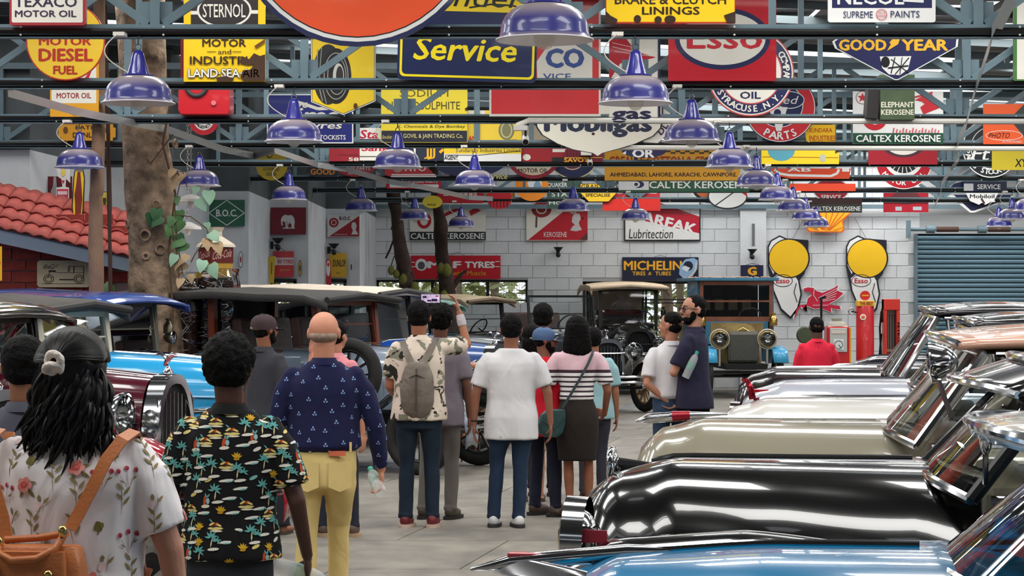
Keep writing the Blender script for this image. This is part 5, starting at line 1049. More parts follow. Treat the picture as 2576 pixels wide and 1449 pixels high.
def printed(t, motifs, spacing, seed=1, jit=.25, scale=1.0, only_back=True):
    so = [c for c in t.children if c.name.startswith('shirt')][0]; me = so.data
    vs = [v.co.copy() for v in me.vertices]; tree = BVHTree.FromPolygons(vs, [tuple(p.vertices) for p in me.polygons])
    r = random.Random(seed); pts = []; polys = [p for p in me.polygons if p.normal.y < .55]; r.shuffle(polys); grid = {}
    for p in polys:
        c = p.center; k = tuple(int(math.floor(x / spacing)) for x in c); ok = True
        for dx in (-1, 0, 1):
            for dy in (-1, 0, 1):
                for dz in (-1, 0, 1):
                    for q in grid.get((k[0] + dx, k[1] + dy, k[2] + dz), ()):
                        if (q - c).length < spacing: ok = False
        if ok: grid.setdefault(k, []).append(c.copy()); pts.append((c.copy(), p.normal.copy()))
    b = MB()
    for c, n in pts:
        up = V(0, 0, 1) - n * n.z
        if up.length < .3: continue
        up.normalize(); rt = up.cross(n) * -1
        rt = n.cross(up) * -1
        for d_, (poly, colr) in enumerate(r.choice(motifs)(r)):
            b.use(mat(colr, .85)); out = []
            cx = sum(q[0] for q in poly) / len(poly); cy = sum(q[1] for q in poly) / len(poly)
            for x, y in poly + [(cx, cy)]:
                w_ = c + rt * x * scale + up * y * scale; h, hn, i_, ds = tree.find_nearest(w_ + n * .004)
                out.append((h + hn * (.0016 + .0004 * d_)) if h else w_)
            m_ = len(poly); b.add(out, [(i, (i + 1) % m_, m_) for i in range(m_)])
    o = b.build('printed_pattern', None, t); o['kind'] = 'stuff'; return o
# --- foreground woman with the tan bag
X, Y = pos(185, 900)
P1 = person('woman in white floral blouse with long wavy black hair, nearest at bottom left', X, Y, 1.615, -6, (196, 140, 116), ('floral', 0), ('plain', (60, 60, 70)), 'wavy', {'r': ((.34, .05, -1), (.12, .12, -1), (.0, .1, -1)), 'l': ((.3, .1, -1), (.0, .3, -1), (0, .2, -1))}, 'short', .40, voxel=.0065, build=1.2, shoulders=1.02, headturn=0, collar=False)
t, hp, hh, en, Rh, yo, S = P1
printed(t, [m_rose, m_sprig, m_sprig, m_berry, m_oak, m_bell], .066, 3, scale=1.0)
random.seed(5)
b = MB()                                   # falling waves, lock by lock
for i in range(330):
    a = random.uniform(-1.75, 1.75); r = .40 * hh * random.uniform(.72, 1.08); st = hp(.36 * math.sin(a), -.12 - .36 * math.cos(a), random.uniform(-.25, .34 * (1 - .3 * abs(a))))
    ln = random.uniform(.8, 1.25) * (1 - .12 * abs(a)); ph = random.uniform(0, 6.28); fq = random.uniform(4, 9); random_w = random.uniform(.72, 1.05); pts = []; rad = []
    for j in range(15):
        q = j / 14; z = st.z - q * ln * hh * .95; spread = .34 + .34 * q - .12 * q * q
        x = hp(0, 0, 0).x + spread * hh * math.sin(a) * random_w + .06 * hh * math.sin(ph + q * fq) ; y = hp(0, 0, 0).y - (.15 + .34 * math.cos(a) * .75) * hh - .03 * q + .05 * hh * math.cos(ph + q * fq)
        if q > .8: x += .02 * math.sin(ph) * (q - .8) * 5
        pts.append((x, y, z)); rad.append(hh * (.022 + .012 * math.sin(q * 3.1)) * (1.0 if q < .8 else 1 - (q - .8) * 3.5))
    b.tube(pts, rad, 6)
HL = mat((12, 9, 10), .4, 0, 0, var=.3, vs=30); HL.node_tree.nodes['Principled BSDF'].inputs['Specular IOR Level'].default_value = .3
b.build('hair_locks', HL, t, True)['kind'] = 'stuff'
for c in t.children:
    if c.name.startswith('hair') and 'lock' not in c.name: c.data.materials[0] = HL
b = MB()                                     # swept-back strands on the crown
for i in range(90):
    a = random.uniform(-1.45, 1.45); c0 = hp(.435 * math.sin(a), .2 - .1 * abs(a), .42 * math.cos(a) + .13); c2 = hp(-.1 + .03 * math.sin(a), -.54, .2 + random.uniform(-.05, .05)); c1 = hp(.44 * math.sin(a), -.24, .40 * math.cos(a) + .14)
    b.tube([c0, c0.lerp(c1, .55) + V(0, 0, .012), c1, c1.lerp(c2, .5) + V(0, -.012, .004), c2], [.008, .009, .009, .008, .006], 6)
b.build('hair_strands', HL, t, True)['kind'] = 'stuff'
b = MB(); sc = hp(-.1, -.55, .2)
b.torus(sc, .020, .011, (.2, 1, .25), 20, 10); b.torus(sc + V(-.008, -.004, -.022), .018, .009, (-.3, .7, .9), 18, 10); b.ell(sc + V(.018, 0, -.016), (.012, .012, .022), 12, 8)
sco = vox(b, 'scrunchie', mat((232, 220, 210), .8, 0, 0, bump=.5, bs=60), t, .003, 1, .7, .002, .015)
b = MB(); e = hp(.40, -.02, -.22)
for s_ in (-1, 1): pass
b.torus(e, .02, .004, (1, .3, 0), 14, 6); b.ell(e + V(0, 0, -.028), (.01, .01, .012), 8, 6); b.ell(e + V(0, -.005, -.046), (.007, .007, .009), 8, 6); b.build('earring', mat((210, 200, 170), .25, .8), t, True)
b = MB(); b.tube([hp(.39, -.04, .02), hp(.36, .2, .03), hp(.3, .4, .03)], .003, 6); b.build('glasses', mat((30, 26, 26), .3), t, True)
# bag, worn on the back
TAN = mat((190, 112, 62), .42, 0, .1, var=.12, vs=6, bump=.12, bs=120); GOLD = mat((212, 180, 110), .22, 1.0)
bx, by, bz = -.045, yo(1.1) - .215, .935
g = thing('backpack_handbag', 'tan leather bag with gold ring handle worn on the floral back', 'bag', (t.location.x, t.location.y, 0), math.radians(-6))
b = MB(); b.loft([ring(bx, by, bz + z, rx, ry, 32, 5) for z, rx, ry in ((-.26, .165, .065), (-.1, .155, .062), (.06, .140, .05), (.115, .128, .035), (.12, .12, .03))]); b.build('body', TAN, g, True, 50)
b = MB(); b.loft([ring(bx - .01, by - .045, bz + z, rx, ry, 28, 6) for z, rx, ry in ((-.24, .125, .03), (.02, .118, .03), (.108, .11, .02))]); b.build('front_flap', TAN, g, True, 50)
b = MB(); b.tube([(bx - .09, by - .02, bz + .12), (bx - .085, by - .055, bz + .105), (bx - .04, by - .07, bz + .085), (bx + .03, by - .07, bz + .09), (bx + .075, by - .05, bz + .115), (bx + .085, by - .02, bz + .145)], .011, 10); b.tube([(bx - .09, by + .02, bz + .13), (bx, by + .035, bz + .135), (bx + .085, by + .02, bz + .15)], .01, 10); b.build('leather_handle', TAN, g, True)
b = MB(); pts = [(bx - .03 + .095 * math.cos(a), by - .082, bz + .02 + .105 * math.sin(a)) for a in [math.radians(-178 + i * 12) for i in range(17)]]; b.tube(pts, .0075, 10); b.ell((bx + .062, by - .075, bz + .045), (.014, .012, .018)); b.build('gold_ring_handle', GOLD, g, True)
b = MB(); b.box((bx - .1, by - .088, bz - .055), (.085, .006, .15), (0, 0, .05)); b.build('hang_tag', mat((128, 84, 52), .6), g, bevel=.004)
b = MB(); b.torus((bx - .085, by - .08, bz + .05), .012, .003, (0, 1, 0), 14, 6); b.ell((bx - .085, by - .08, bz + .075), (.012, .01, .014)); b.ell((bx - .09, by - .03, bz + .13), (.014, .012, .016)); b.ell((bx + .088, by - .03, bz + .16), (.013, .012, .018)); b.build('buckle', GOLD, g, True)
def strapm(pts, w_, name, parent, m):
    b = MB(); rings = []; pts = [Vector(p) for p in pts]
    for i, p in enumerate(pts):
        tn = (pts[min(i + 1, len(pts) - 1)] - pts[max(i - 1, 0)]).normalized(); nrm = V(0, -1, .25); sd = tn.cross(nrm).normalized() * w_ / 2; nn_ = sd.cross(tn).normalized() * .004
        rings.append([p - sd - nn_, p + sd - nn_, p + sd + nn_, p - sd + nn_])
    b.loft(rings); return b.build(name, m, parent, True, 30)
ysb = yo(1.2)
strapm([(bx - .09, ysb - .18, bz + .13), (bx - .105, ysb - .165, 1.12), (bx - .135, ysb - .15, 1.2), (bx - .155, ysb - .125, 1.28), (bx - .165, ysb - .085, 1.335), (bx - .165, ysb - .02, 1.355), (bx - .16, ysb + .05, 1.33)], .036, 'shoulder_strap', g, TAN)
strapm([(bx + .088, ysb - .18, bz + .16), (bx + .11, ysb - .165, 1.14), (bx + .145, ysb - .155, 1.21), (bx + .175, ysb - .135, 1.28), (bx + .21, ysb - .095, 1.335), (bx + .225, ysb - .03, 1.352), (bx + .22, ysb + .05, 1.33)], .034, 'shoulder_strap', g, TAN)
strapm([(bx + .15, by + .04, bz - .2), (bx + .2, by + .08, bz - .13), (bx + .235, ysb - .06, bz - .04), (bx + .25, ysb + .02, bz + .03)], .026, 'side_strap', g, TAN)
strapm([(bx - .15, by + .04, bz - .1), (bx - .175, by + .06, bz - .05), (bx - .19, ysb - .06, bz + .0)], .026, 'side_strap', g, TAN)
# --- behind her
X, Y = pos(60, 690); person('person in grey shirt mostly hidden behind the woman in the floral blouse', X, Y, 1.58, 10, (150, 100, 76), ('plain', (84, 84, 98)), ('denim', (50, 60, 80)), 'short', voxel=.011)
# --- black palm shirt
X, Y = pos(578, 700)
P3 = person('man in black shirt printed with palms and islands, curly hair, near left', X, Y, 1.578, -4, (78, 48, 38), ('palms', 0), ('denim', (44, 46, 50)), 'curly', {'r': ((.30, -.02, -1), (.10, .50, -1), (.0, .4, -1)), 'rgrip': True, 'rcurl': .5, 'l': ((.22, .05, -1), (.06, .2, -1), (0, .1, -1))}, 'short', .50, voxel=.0075, build=1.04, shoulders=1.02, headturn=-12)
t, hp, hh, en, Rh, yo, S = P3; printed(t, [m_palm, m_palm, m_palm, m_island, m_island, m_surf, m_fan, m_leaf, m_boat, m_boat], .042, 4, scale=.95); wr, hd, pn, fw, el, sh_ = en['r']
p = t.matrix_basis @ (wr + hd * .07 + pn * .035); bottle(t.location + Matrix.Rotation(math.radians(-4), 3, 'Z') @ (wr + hd * .075 + pn * .03), (.8, .3, -.3), 'clear water bottle in the hand of the man in the palm shirt')
# --- bald man
X, Y = pos(815, 478)
P5 = person('bald man in long sleeved navy shirt and pale yellow trousers', X, Y, 1.655, 4, (206, 140, 112), ('navyprint', 0), ('plain', (222, 196, 130)), 'bald', {'r': ((.36, -.02, -1), (.12, .28, -1), (0.0, .25, -1)), 'rgrip': True, 'l': ((.30, .0, -1), (-.1, .5, -1), (0, .5, -1))}, 'long', .57, feet=((-.10, .0, 0), (.07, .22, 0)), voxel=.0085, build=1.08, shoulders=1.04, headturn=-8, tuck=True, shoe=(90, 70, 60))
t, hp, hh, en, Rh, yo, S = P5; printed(t, [m_tref], .062, 5, scale=1.3); glasses(t, hp, hh); wr, hd, pn, fw, el, sh_ = en['r']
bottle(t.location + Matrix.Rotation(math.radians(4), 3, 'Z') @ (wr + hd * .07 + pn * .03), (-.3, .85, .5), 'clear water bottle in the hand of the bald man')
b = MB(); b.loft([ring(0, yo(.96), z, .099 * 1.655 * 1.08, .074 * 1.655 * 1.08) for z in (.935, .965)], False); b.build('belt', mat((50, 38, 32), .5), t, True)
b = MB(); b.box((.07, yo(.9) - .128, .915), (.085, .008, .026)); b.build('leather_patch', mat((205, 104, 72), .6), t)
for x in (-.07, .03, .14): MB().box((x, yo(.95) - .135 + abs(x) * .2, .947), (.013, .006, .05)).build('belt_loop', cloth(('plain', (222, 196, 130))), t)
for s_ in (-1, 1):
    q = .085; MB().loft([[V(s_ * .085 + dx, yo(.85) - .128 + abs(dx) * .25 * 0 - (.0), .87 + dz) for dx, dz in ((-.06, 0), (.06, 0), (.06, -.13), (0, -.155), (-.06, -.13))], [V(s_ * .085 + dx, yo(.85) - .134, .87 + dz) for dx, dz in ((-.06, 0), (.06, 0), (.06, -.13), (0, -.155), (-.06, -.13))]]).build('back_pocket', cloth(('plain', (222, 196, 130))), t)
# --- cap man, dark shirt
X, Y = pos(664, 345)
P4 = person('man in dark cap and charcoal shirt standing beyond the palm shirt man', X, Y, 1.61, -38, (150, 98, 72), ('plain', (62, 62, 68)), ('plain', (48, 50, 58)), 'cap', {'r': ((.2, .0, -1), (.05, .25, -1), (0, .2, -1))}, 'short', .47, feet=((-.07, 0, -20), (.09, .12, -30)), shoe='bare', headturn=-10, beard=True)
t, hp, hh, en, Rh, yo, S = P4; cap_hat(t, hp, hh, Rh, (64, 46, 50))
# --- pink shirt behind the bald man
X, Y = pos(843, 348); person('person in pink top hidden behind the bald man with one hand raised', X, Y, 1.56, -30, (196, 136, 110), ('plain', (236, 150, 160)), ('plain', (44, 44, 56)), 'short', {'l': ((.6, .5, -.6), (.1, .2, 1), (0, .1, 1))}, feet=((-.11, .0, -60), (.10, .1, -70)), shoe=(96, 78, 66), sole=(180, 150, 120), voxel=.011)
# --- camo man
X, Y = pos(1054, 334)
P7 = person('man in leaf camouflage shirt with grey backpack, photographing overhead', X, Y, 1.70, -3, (170, 112, 84), ('camo', 0), ('denim', (30, 42, 56)), 'short', {'r': ((.42, .62, .05), (-.24, .12, 1), (-.3, .2, 1)), 'rcurl': .5, 'l': ((.16, .05, -1), (-.1, .9, -.4), (-.2, .6, .3))}, 'short', .475, feet=((-.1, .0, 8), (.1, .02, 6)), shoe=(110, 34, 40), sole=(206, 180, 166), build=1.1, shoulders=1.0)
t, hp, hh, en, Rh, yo, S = P7
g = thing('backpack', 'worn grey brown backpack on the camouflage shirt', 'bag', t.location, t.rotation_euler.z)
BG = mat((118, 108, 98), .75, 0, 0, var=.2, vs=10, bump=.3, bs=30)
yb = yo(1.2) - .15
b = MB(); b.loft([ring(.0, yb, z, rx, ry, 24, 2.6) for z, rx, ry in ((.83, .05, .03), (.87, .1, .05), (.95, .125, .07), (1.05, .13, .075), (1.14, .12, .065), (1.22, .09, .045), (1.25, .06, .03))]); vox(b, 'body', BG, g, .009, 2, .6, .005, .06)
b = MB(); b.tube([(.0, yb - .075, .88), (.0, yb - .082, 1.05), (.0, yb - .06, 1.2)], .006, 6); b.tube([(-.12, yb - .03, 1.1), (0, yb - .08, 1.16), (.12, yb - .03, 1.1)], .006, 6); b.build('zipper', mat((80, 72, 66), .5), g, True)
for s_ in (-1, 1): strapm([(s_ * .03, yb - .02, 1.22), (s_ * .07, yb + .02, 1.29), (s_ * .105, yb + .05, 1.36), (s_ * .115, yb + .1, 1.405), (s_ * .115, yb + .17, 1.40)], .05, 'shoulder_strap', g, BG)
wr, hd, pn, fw, el, sh_ = en['r']
b = MB(); b.tube([wr + (el - wr) * .08, wr + (el - wr) * .28, wr + (el - wr) * .42], [.03, .036, .032], 14); b.build('cloth_wristband', mat((196, 186, 190), .8, bump=.4), t, True)
p = P(1083, 751, Y + .3)
ph = thing('phone', 'phone held up in the raised hand showing a hall photo', 'phone', p)
MB().box((0, 0, 0), (.155, .009, .072)).build('case', BLACK, ph, bevel=.004)
MB().box((0, -.0055, 0), (.142, .001, .064)).build('screen', mat((196, 176, 214), .2, var=.8, vs=28, emit=.5), ph)
for i, (x, z, w_, h_) in enumerate(((-.045, .012, .03, .016), (.03, -.012, .045, .02), (-.01, -.016, .03, .014), (.05, .018, .02, .01))): MB().box((x, -.0062, z), (w_, .0006, h_)).build('screen_picture', mat((60, 50, 80) if i != 3 else (200, 60, 70), .2), ph)
# --- grey shirt man behind
X, Y = pos(1108, 322); person('man in lilac grey shirt and grey trousers behind the camouflage shirt man', X, Y, 1.665, -14, (120, 78, 60), ('plain', (128, 120, 130)), ('plain', (120, 116, 110)), 'curly', feet=((-.14, .0, 0), (.08, .02, 10)), shoe=(70, 64, 52), hem=.44)
# --- white tee man
X, Y = pos(1286, 334)
P9 = person('man in plain white tee and blue jeans seen from behind in the centre', X, Y, 1.60, 0, (150, 98, 76), ('plain', (222, 220, 222)), ('denim', (34, 50, 72)), 'short', {'l': ((.30, -.02, -1), (.06, .08, -1), (.0, .1, -1)), 'r': ((.34, -.02, -1), (.1, .08, -1), (0, .1, -1))}, 'short', .415, feet=((-.14, .03, 8), (.06, .0, -12)), shoe=(226, 226, 226), sole=(50, 46, 46), build=1.12, shoulders=1.1, collar=False)
t, hp, hh, en, Rh, yo, S = P9; wr, hd, pn, fw, el, sh_ = en['l']
MB().torus(wr + (el - wr) * .12, .027, .006, tuple((el - wr).normalized()), 18, 8).build('watch', BLACK, t, True)
# --- cluster behind him
X, Y = pos(1338, 296); P11 = person('long haired woman in tan dress mostly hidden, her hand stretched out left', X, Y, 1.50, 5, (196, 140, 112), ('plain', (176, 160, 126)), ('plain', (176, 160, 126)), 'long', {'l': ((1.0, .15, -.25), (1.0, -.15, .22), (1.0, .0, .3)), 'lcurl': .12}, skirt=True, shoe='bare', hem=.56)
X, Y = pos(1366, 288); person('tall dark haired man whose head shows above the blue cap', X, Y, 1.665, -6, (120, 80, 60), ('plain', (40, 40, 46)), ('plain', (40, 42, 50)), 'tall', voxel=.012)
X, Y = pos(1368, 317)
P12 = person('bearded man in faded blue cap and red tee looking right', X, Y, 1.50, -40, (132, 84, 64), ('plain', (214, 26, 46)), ('denim', (30, 32, 48)), 'cap', {'r': ((.2, .1, -1), (0, .3, -1), (0, .2, -1)), 'l': ((.2, 0, -1), (.1, .1, -1), (0, .1, -1))}, feet=((-.1, .0, 10), (.14, .0, 35)), shoe=(78, 62, 54), headturn=-45, nod=.12, beard=True, build=1.05, hem=.42, collar=False)
t, hp, hh, en, Rh, yo, S = P12; cap_hat(t, hp, hh, Rh, (74, 98, 136))
# --- striped woman
X, Y = pos(1452, 320)
P13 = person('woman in pink and striped top with dark skirt and straight bob', X, Y, 1.585, 0, (156, 98, 72), ('stripe', 0, .038, .38, 1.165), ('plain', (44, 36, 32)), 'bob', {'r': ((.26, .05, -1), (-.1, .7, -1), (-.4, 1, .1)), 'l': ((.26, .05, -1), (-.1, .7, -.9), (-.4, 1, .1))}, 'short', .585, feet=((-.06, .0, 0), (.10, .03, 5)), shoe=(90, 60, 50), skirt=True, build=1.05, shoulders=1.06, collar=False)
t, hp, hh, en, Rh, yo, S = P13
g = thing('shoulder_bag', 'dark green quilted bag on a long strap at the striped woman hip', 'bag', t.location, 0)
GB = mat((44, 74, 74), .4, 0, .1, var=.15, bump=.2, bs=30); yb = yo(.8) - .13
b = MB(); b.loft([ring(-.2 + dx, yb + .02, z, rx, .05, 24, 2.6) for z, rx, dx in ((.64, .05, .0), (.67, .095, -.01), (.74, .115, -.01), (.82, .1, .01), (.86, .07, .03))]); vox(b, 'body', GB, g, .008, 2, .6)
b = MB(); b.tube([(-.29, yb - .03, .78), (-.18, yb - .035, .71), (-.1, yb - .03, .80)], .004, 6); b.ell((-.2, yb - .03, .85), (.008, .006, .008)); b.build('seam', mat((30, 52, 54), .5), g, True)
strapm([(-.12, yb - .0, .87), (-.05, yo(1) - .125, .98), (.02, yo(1.1) - .128, 1.1), (.08, yo(1.2) - .118, 1.21), (.115, yo(1.28) - .085, 1.285), (.125, yo(1.3) - .02, 1.318)], .02, 'strap', g, mat((38, 52, 56), .5))
# --- mint person
X, Y = pos(1492, 292); person('person in mint blue shirt peeking out right of the striped woman', X, Y, 1.47, 0, (170, 112, 84), ('plain', (160, 200, 206)), ('plain', (60, 60, 70)), 'short', voxel=.012, build=1.1)
# --- two men at right
X, Y = pos(1688, 305)
P14 = person('man in white polo with hands behind his back looking left', X, Y, 1.612, 14, (186, 128, 100), ('plain', (226, 224, 226)), ('denim', (46, 62, 84)), 'crop', {'l': ((.24, -.22, -1), (-.9, -.16, -.75), (-.9, .1, -.3)), 'r': ((.22, -.22, -1), (-.8, -.2, -.75), (-.9, .1, -.3))}, 'short', .575, headturn=48, tuck=True, build=1.0)
t, hp, hh, en, Rh, yo, S = P14
b = MB(); b.loft([ring(0, yo(.92), z, .1 * 1.612 * 1.02, .074 * 1.612 * 1.02) for z in (.905, .94)], False); b.build('belt', mat((40, 32, 30), .5), t, True)
X, Y = pos(1748, 307)
P15 = person('bearded man in navy tee and glasses with folded arms', X, Y, 1.75, 72, (190, 134, 108), ('plain', (40, 38, 62)), ('plain', (26, 24, 28)), 'crop', {'l': ((.16, .42, -1), (-.9, .12, .12), (-.9, -.2, .2)), 'r': ((.1, .45, -1), (-.9, -.05, .3), (-.7, -.5, .5)), 'rgrip': True}, 'short', .47, headturn=38, beard=True, build=1.0)
t, hp, hh, en, Rh, yo, S = P15; glasses(t, hp, hh)
bottle(P(1738, 920, Y - .22), (.42, 0, .9), 'water bottle with green cap held against the navy tee')
# --- far man in red
X, Y = pos(2055, 243); person('man in bright red shirt facing the petrol pumps', X, Y, 1.535, 0, (92, 62, 52), ('plain', (238, 44, 72)), ('plain', (40, 40, 50)), 'crop', {'l': ((.18, .1, -1), (-.1, .6, -1), (-.3, .8, -.2)), 'r': ((.18, .1, -1), (-.1, .6, -1), (-.3, .8, -.2))}, 'long', .47, nod=.25, voxel=.011, build=1.04, shoulders=1.02)

bpy.data.scenes.remove(WS)
# ============================================================ cars
def glassm(tint=(.86, .9, .9), refl=1.0):
    key = ('glass', tint, refl)
    if key in MATS: return MATS[key]
    m = bpy.data.materials.new('window_glass'); m.use_nodes = True; nt = m.node_tree; N = nt.nodes; L = nt.links
    N.remove(N['Principled BSDF']); out = N['Material Output']
    t = N.new('ShaderNodeBsdfTransparent'); t.inputs[0].default_value = (*tint, 1); g = N.new('ShaderNodeBsdfGlossy'); g.inputs['Roughness'].default_value = .02
    f = N.new('ShaderNodeFresnel'); f.inputs[0].default_value = 1.55; mu = N.new('ShaderNodeMath'); mu.operation = 'MULTIPLY'; mu.inputs[1].default_value = refl; mu.use_clamp = True
    mx = N.new('ShaderNodeMixShader'); L.new(f.outputs[0], mu.inputs[0]); L.new(mu.outputs[0], mx.inputs[0]); L.new(t.outputs[0], mx.inputs[1]); L.new(g.outputs[0], mx.inputs[2]); L.new(mx.outputs[0], out.inputs[0])
    MATS[key] = m; return m
GL = glassm(); LENS = glassm((.8, .82, .82), 2.2)
TYRE = mat((34, 33, 32), .8, 0, 0, var=.2, vs=8, bump=.3, bs=60)
SILV = mat((176, 178, 176), .12, 1.0); BRASS = mat((196, 164, 92), .22, 1.0, 0, var=.2, vs=9)
def car_paint(c): return mat(c, .16, 0, 1.0) if sum(c) < 200 else mat(c, .2, 0, .8)
def arch(x, w, zb, zt, n=18, p=2.6, yc=0):
    out = []
    for i in range(n + 1):
        a = math.pi * i / n; c, s_ = math.cos(a), math.sin(a)
        out.append((x, yc + w * math.copysign(abs(c) ** (2 / p), c), zb + (zt - zb) * abs(s_) ** (2 / p)))
    return out
def interp(tab, x):
    for i in range(len(tab) - 1):
        if tab[i][0] <= x <= tab[i + 1][0]:
            f = (x - tab[i][0]) / (tab[i + 1][0] - tab[i][0]); f2 = f * f * (3 - 2 * f) * .5 + f * .5
            return [a + (b - a) * f2 for a, b in zip(tab[i][1:], tab[i + 1][1:])]
    return list(tab[0][1:] if x < tab[0][0] else tab[-1][1:])
def wheel(parent, x, y, R, r, spoke=None, n=12, whitewall=False, vert=True, name='wheel', z=None):
    w_ = MB(); w_.torus((0, 0, 0), R - r, r, (0, 1, 0), 36, 12); o = w_.build(name, TYRE, parent, True); o.location = (x, y, R if z is None else z)
    if spoke is None:
        MB().lathe([(0, .05), (.06, .05), (.08, .02), (R - 2 * r - .01, .03), (R - 2 * r + .02, .05)], (0, 0, 0), n=28, ax=(0, 1, 0)).build('hubcap', CHROME, o, True); MB().lathe([(0, -.05), (.06, -.05), (.08, -.02), (R - 2 * r - .01, -.03), (R - 2 * r + .02, -.05)], (0, 0, 0), n=28, ax=(0, 1, 0)).build('hubcap', CHROME, o, True)
    else:
        MB().torus((0, 0, 0), R - 2 * r - .005, .022, (0, 1, 0), 32, 8).build('rim', spoke, o, True)
        for i in range(n):
            a = 2 * math.pi * i / n; MB().bar((0, 0, 0), ((R - 2 * r) * math.cos(a), 0, (R - 2 * r) * math.sin(a)), .022, .03, (0, 1, 0)).build('spoke', spoke, o)
        MB().cyl((0, -.07, 0), (0, .07, 0), .05, n=16).build('hub', CHROME if spoke != BRASS else BRASS, o, True)
    return o
def headlamp(parent, p, r, bowl, ax=(1, 0, 0), depth=1.3):
    p = Vector(p); ax = Vector(ax).normalized()
    o = MB().lathe([(.001, -r * depth), (r * .35, -r * depth * .93), (r * .75, -r * depth * .6), (r * .97, -r * .2), (r * 1.04, 0), (r * 1.04, r * .12), (r * .94, r * .14)], p, n=28, ax=ax).build('headlamp', bowl, parent, True, 50)
    MB().lathe([(r * .94, .0), (r * .6, -r * .35), (0.001, -r * .5)], p, n=24, ax=ax).build('reflector', SILV, o, True)
    MB().lathe([(0.001, r * .3), (r * .5, r * .26), (r * .85, r * .14), (r * .96, r * .1)], p, n=28, ax=ax).build('lens', LENS, o, True)
    return o
def vintage(label, x, y, rz, P_):
    g = lambda k, d=None: P_.get(k, d)
    body = car_paint(g('body', (20, 20, 24))); hood = car_paint(g('hood', g('body', (20, 20, 24)))); fen = car_paint(g('fender', (16, 16, 18))); met = g('metal', CHROME)
    t = thing('vintage_car', label, 'car', (x, y, 0), math.radians(rz)); hl = g('hl', .98); ht = g('ht', 1.24); R = g('R', .38); WB = g('wb', 2.75); tw = g('track', .68)
    for sx, fx in ((0, 1), (-WB, 0)):
        for sy in (-1, 1): wheel(t, sx, sy * tw, R, .062, g('spoke', mat((150, 120, 80), .6)), g('ns', 12))
    b = MB().cyl((0, -tw, R), (0, tw, R), .03); b.build('axle', BLACK, t, True); MB().cyl((-WB, -tw, R), (-WB, tw, R), .03).build('axle', BLACK, t, True)
    for sy in (-1, 1):
        MB().bar((.35, sy * .36, .52), (-WB - .5, sy * .36, .52), .06, .1).build('chassis_rail', BLACK, t)
        b = MB(); rows = []
        for i in range(15):
            a = math.radians(-12 + 192 * i / 14); rr_ = R + .11; cx = .02
            px, pz = cx + rr_ * math.cos(a) * 1.12, R + rr_ * math.sin(a) * 1.02
            if i > 11: px -= (i - 11) * .06
            wd = .13 + .02 * math.sin(a)
            rows.append([(px, sy * tw + q * wd, pz + .035 * (1 - q * q)) for q in (-1, -.6, -.2, .2, .6, 1)])
        rows.append([(rows[-1][0][0] - .2, sy * tw + q * .13, .36) for q in (-1, -.6, -.2, .2, .6, 1)])
        b.loft(rows, False, False); o = b.build('front_fender', fen, t, True); md = o.modifiers.new('s', 'SOLIDIFY'); md.thickness = .012
        b = MB(); rows = []
        for i in range(13):
            a = math.radians(-8 + 180 * i / 12); rr_ = R + .1; px, pz = -WB + rr_ * math.cos(a) * 1.1, R + rr_ * math.sin(a)
            rows.append([(px, sy * tw + q * .13, pz + .03 * (1 - q * q)) for q in (-1, -.5, 0, .5, 1)])
        b.loft(rows, False, False); o = b.build('rear_fender', fen, t, True); md = o.modifiers.new('s', 'SOLIDIFY'); md.thickness = .012
        MB().box((-WB / 2, sy * (tw + .02), .37), (WB - 1.05, .26, .035)).build('running_board', g('board', mat((150, 150, 146), .5, .3)), t, bevel=.006)
        headlamp(t, (g('lx', .12), sy * g('lw', .37), hl), g('lr', .12), g('lampm', met))
        MB().cyl((g('lx', .12) - .06, sy * g('lw', .37), .6), (g('lx', .12) - .06, sy * g('lw', .37), hl - g('lr', .12) * .8), .016, n=8).build('lamp_post', met, t, True)
    MB().cyl((g('lx', .12) - .05, -g('lw', .37), hl - .02), (g('lx', .12) - .05, g('lw', .37), hl - .02), .012, n=8).build('lamp_bar', met, t, True)
    # radiator
    rw = g('rw', .29); HL_ = g('hood_len', 1.05)
    def shell(x_, w_, zb, zt): return arch(x_, w_, zb, zt, 16, g('rp', 3.2))
    b = MB(); o1, i1 = shell(.06, rw, .55, ht), shell(.06, rw - .045, .58, ht - .06); o0, i0 = shell(-.06, rw, .55, ht), shell(.02, rw - .045, .58, ht - .06)
    b.loft([o0, o1, i1, i0], False, False); b.build('radiator_shell', g('shell', met), t, True, 35)
    core = MB(); pts = shell(.03, rw - .04, .56, ht - .055); core.add(pts, [tuple(range(len(pts)))]); core.build('radiator_core', mat(g('core', (34, 34, 34)), .5, .5, 0, bump=.8, bs=120), t)
    for i in range(9):
        y_ = -rw + .06 + i * (2 * rw - .12) / 8; MB().box((.04, y_, .58 + (ht - .68) / 2), (.008, .008, ht - .70 - abs(y_) * .3)).build('grille_bar', g('grille', met), t)
    if g('mascot', 1):
        b = MB(); b.lathe([(.03, 0), (.035, .015), (.02, .03), (.012, .05)], (0, 0, ht), n=14); b.tube([(-.02, 0, ht + .05), (0, 0, ht + .09), (.03, 0, ht + .12), (.06, 0, ht + .11)], [.014, .02, .018, .006], 8); b.tube([(.0, -.0, ht + .09), (-.05, 0, ht + .13), (-.1, 0, ht + .12)], [.016, .012, .004], 8); b.build('radiator_mascot', met, t, True)
    # hood with louvres and centre hinge
    st = [(-HL_, g('cw', .46), ht + .06), (-HL_ * .5, (g('cw', .46) + rw) / 2 + .02, ht + .03), (-.06, rw - .005, ht - .01)]
    b = MB(); b.loft([arch(q[0], q[1], .62, q[2], 18, 3.0) for q in st], False, False); b.build('hood', hood, t, True)
    MB().tube([(-HL_, 0, ht + .063), (-HL_ * .5, 0, ht + .033), (-.06, 0, ht - .005)], .008, 6).build('hood_hinge', met, t, True)
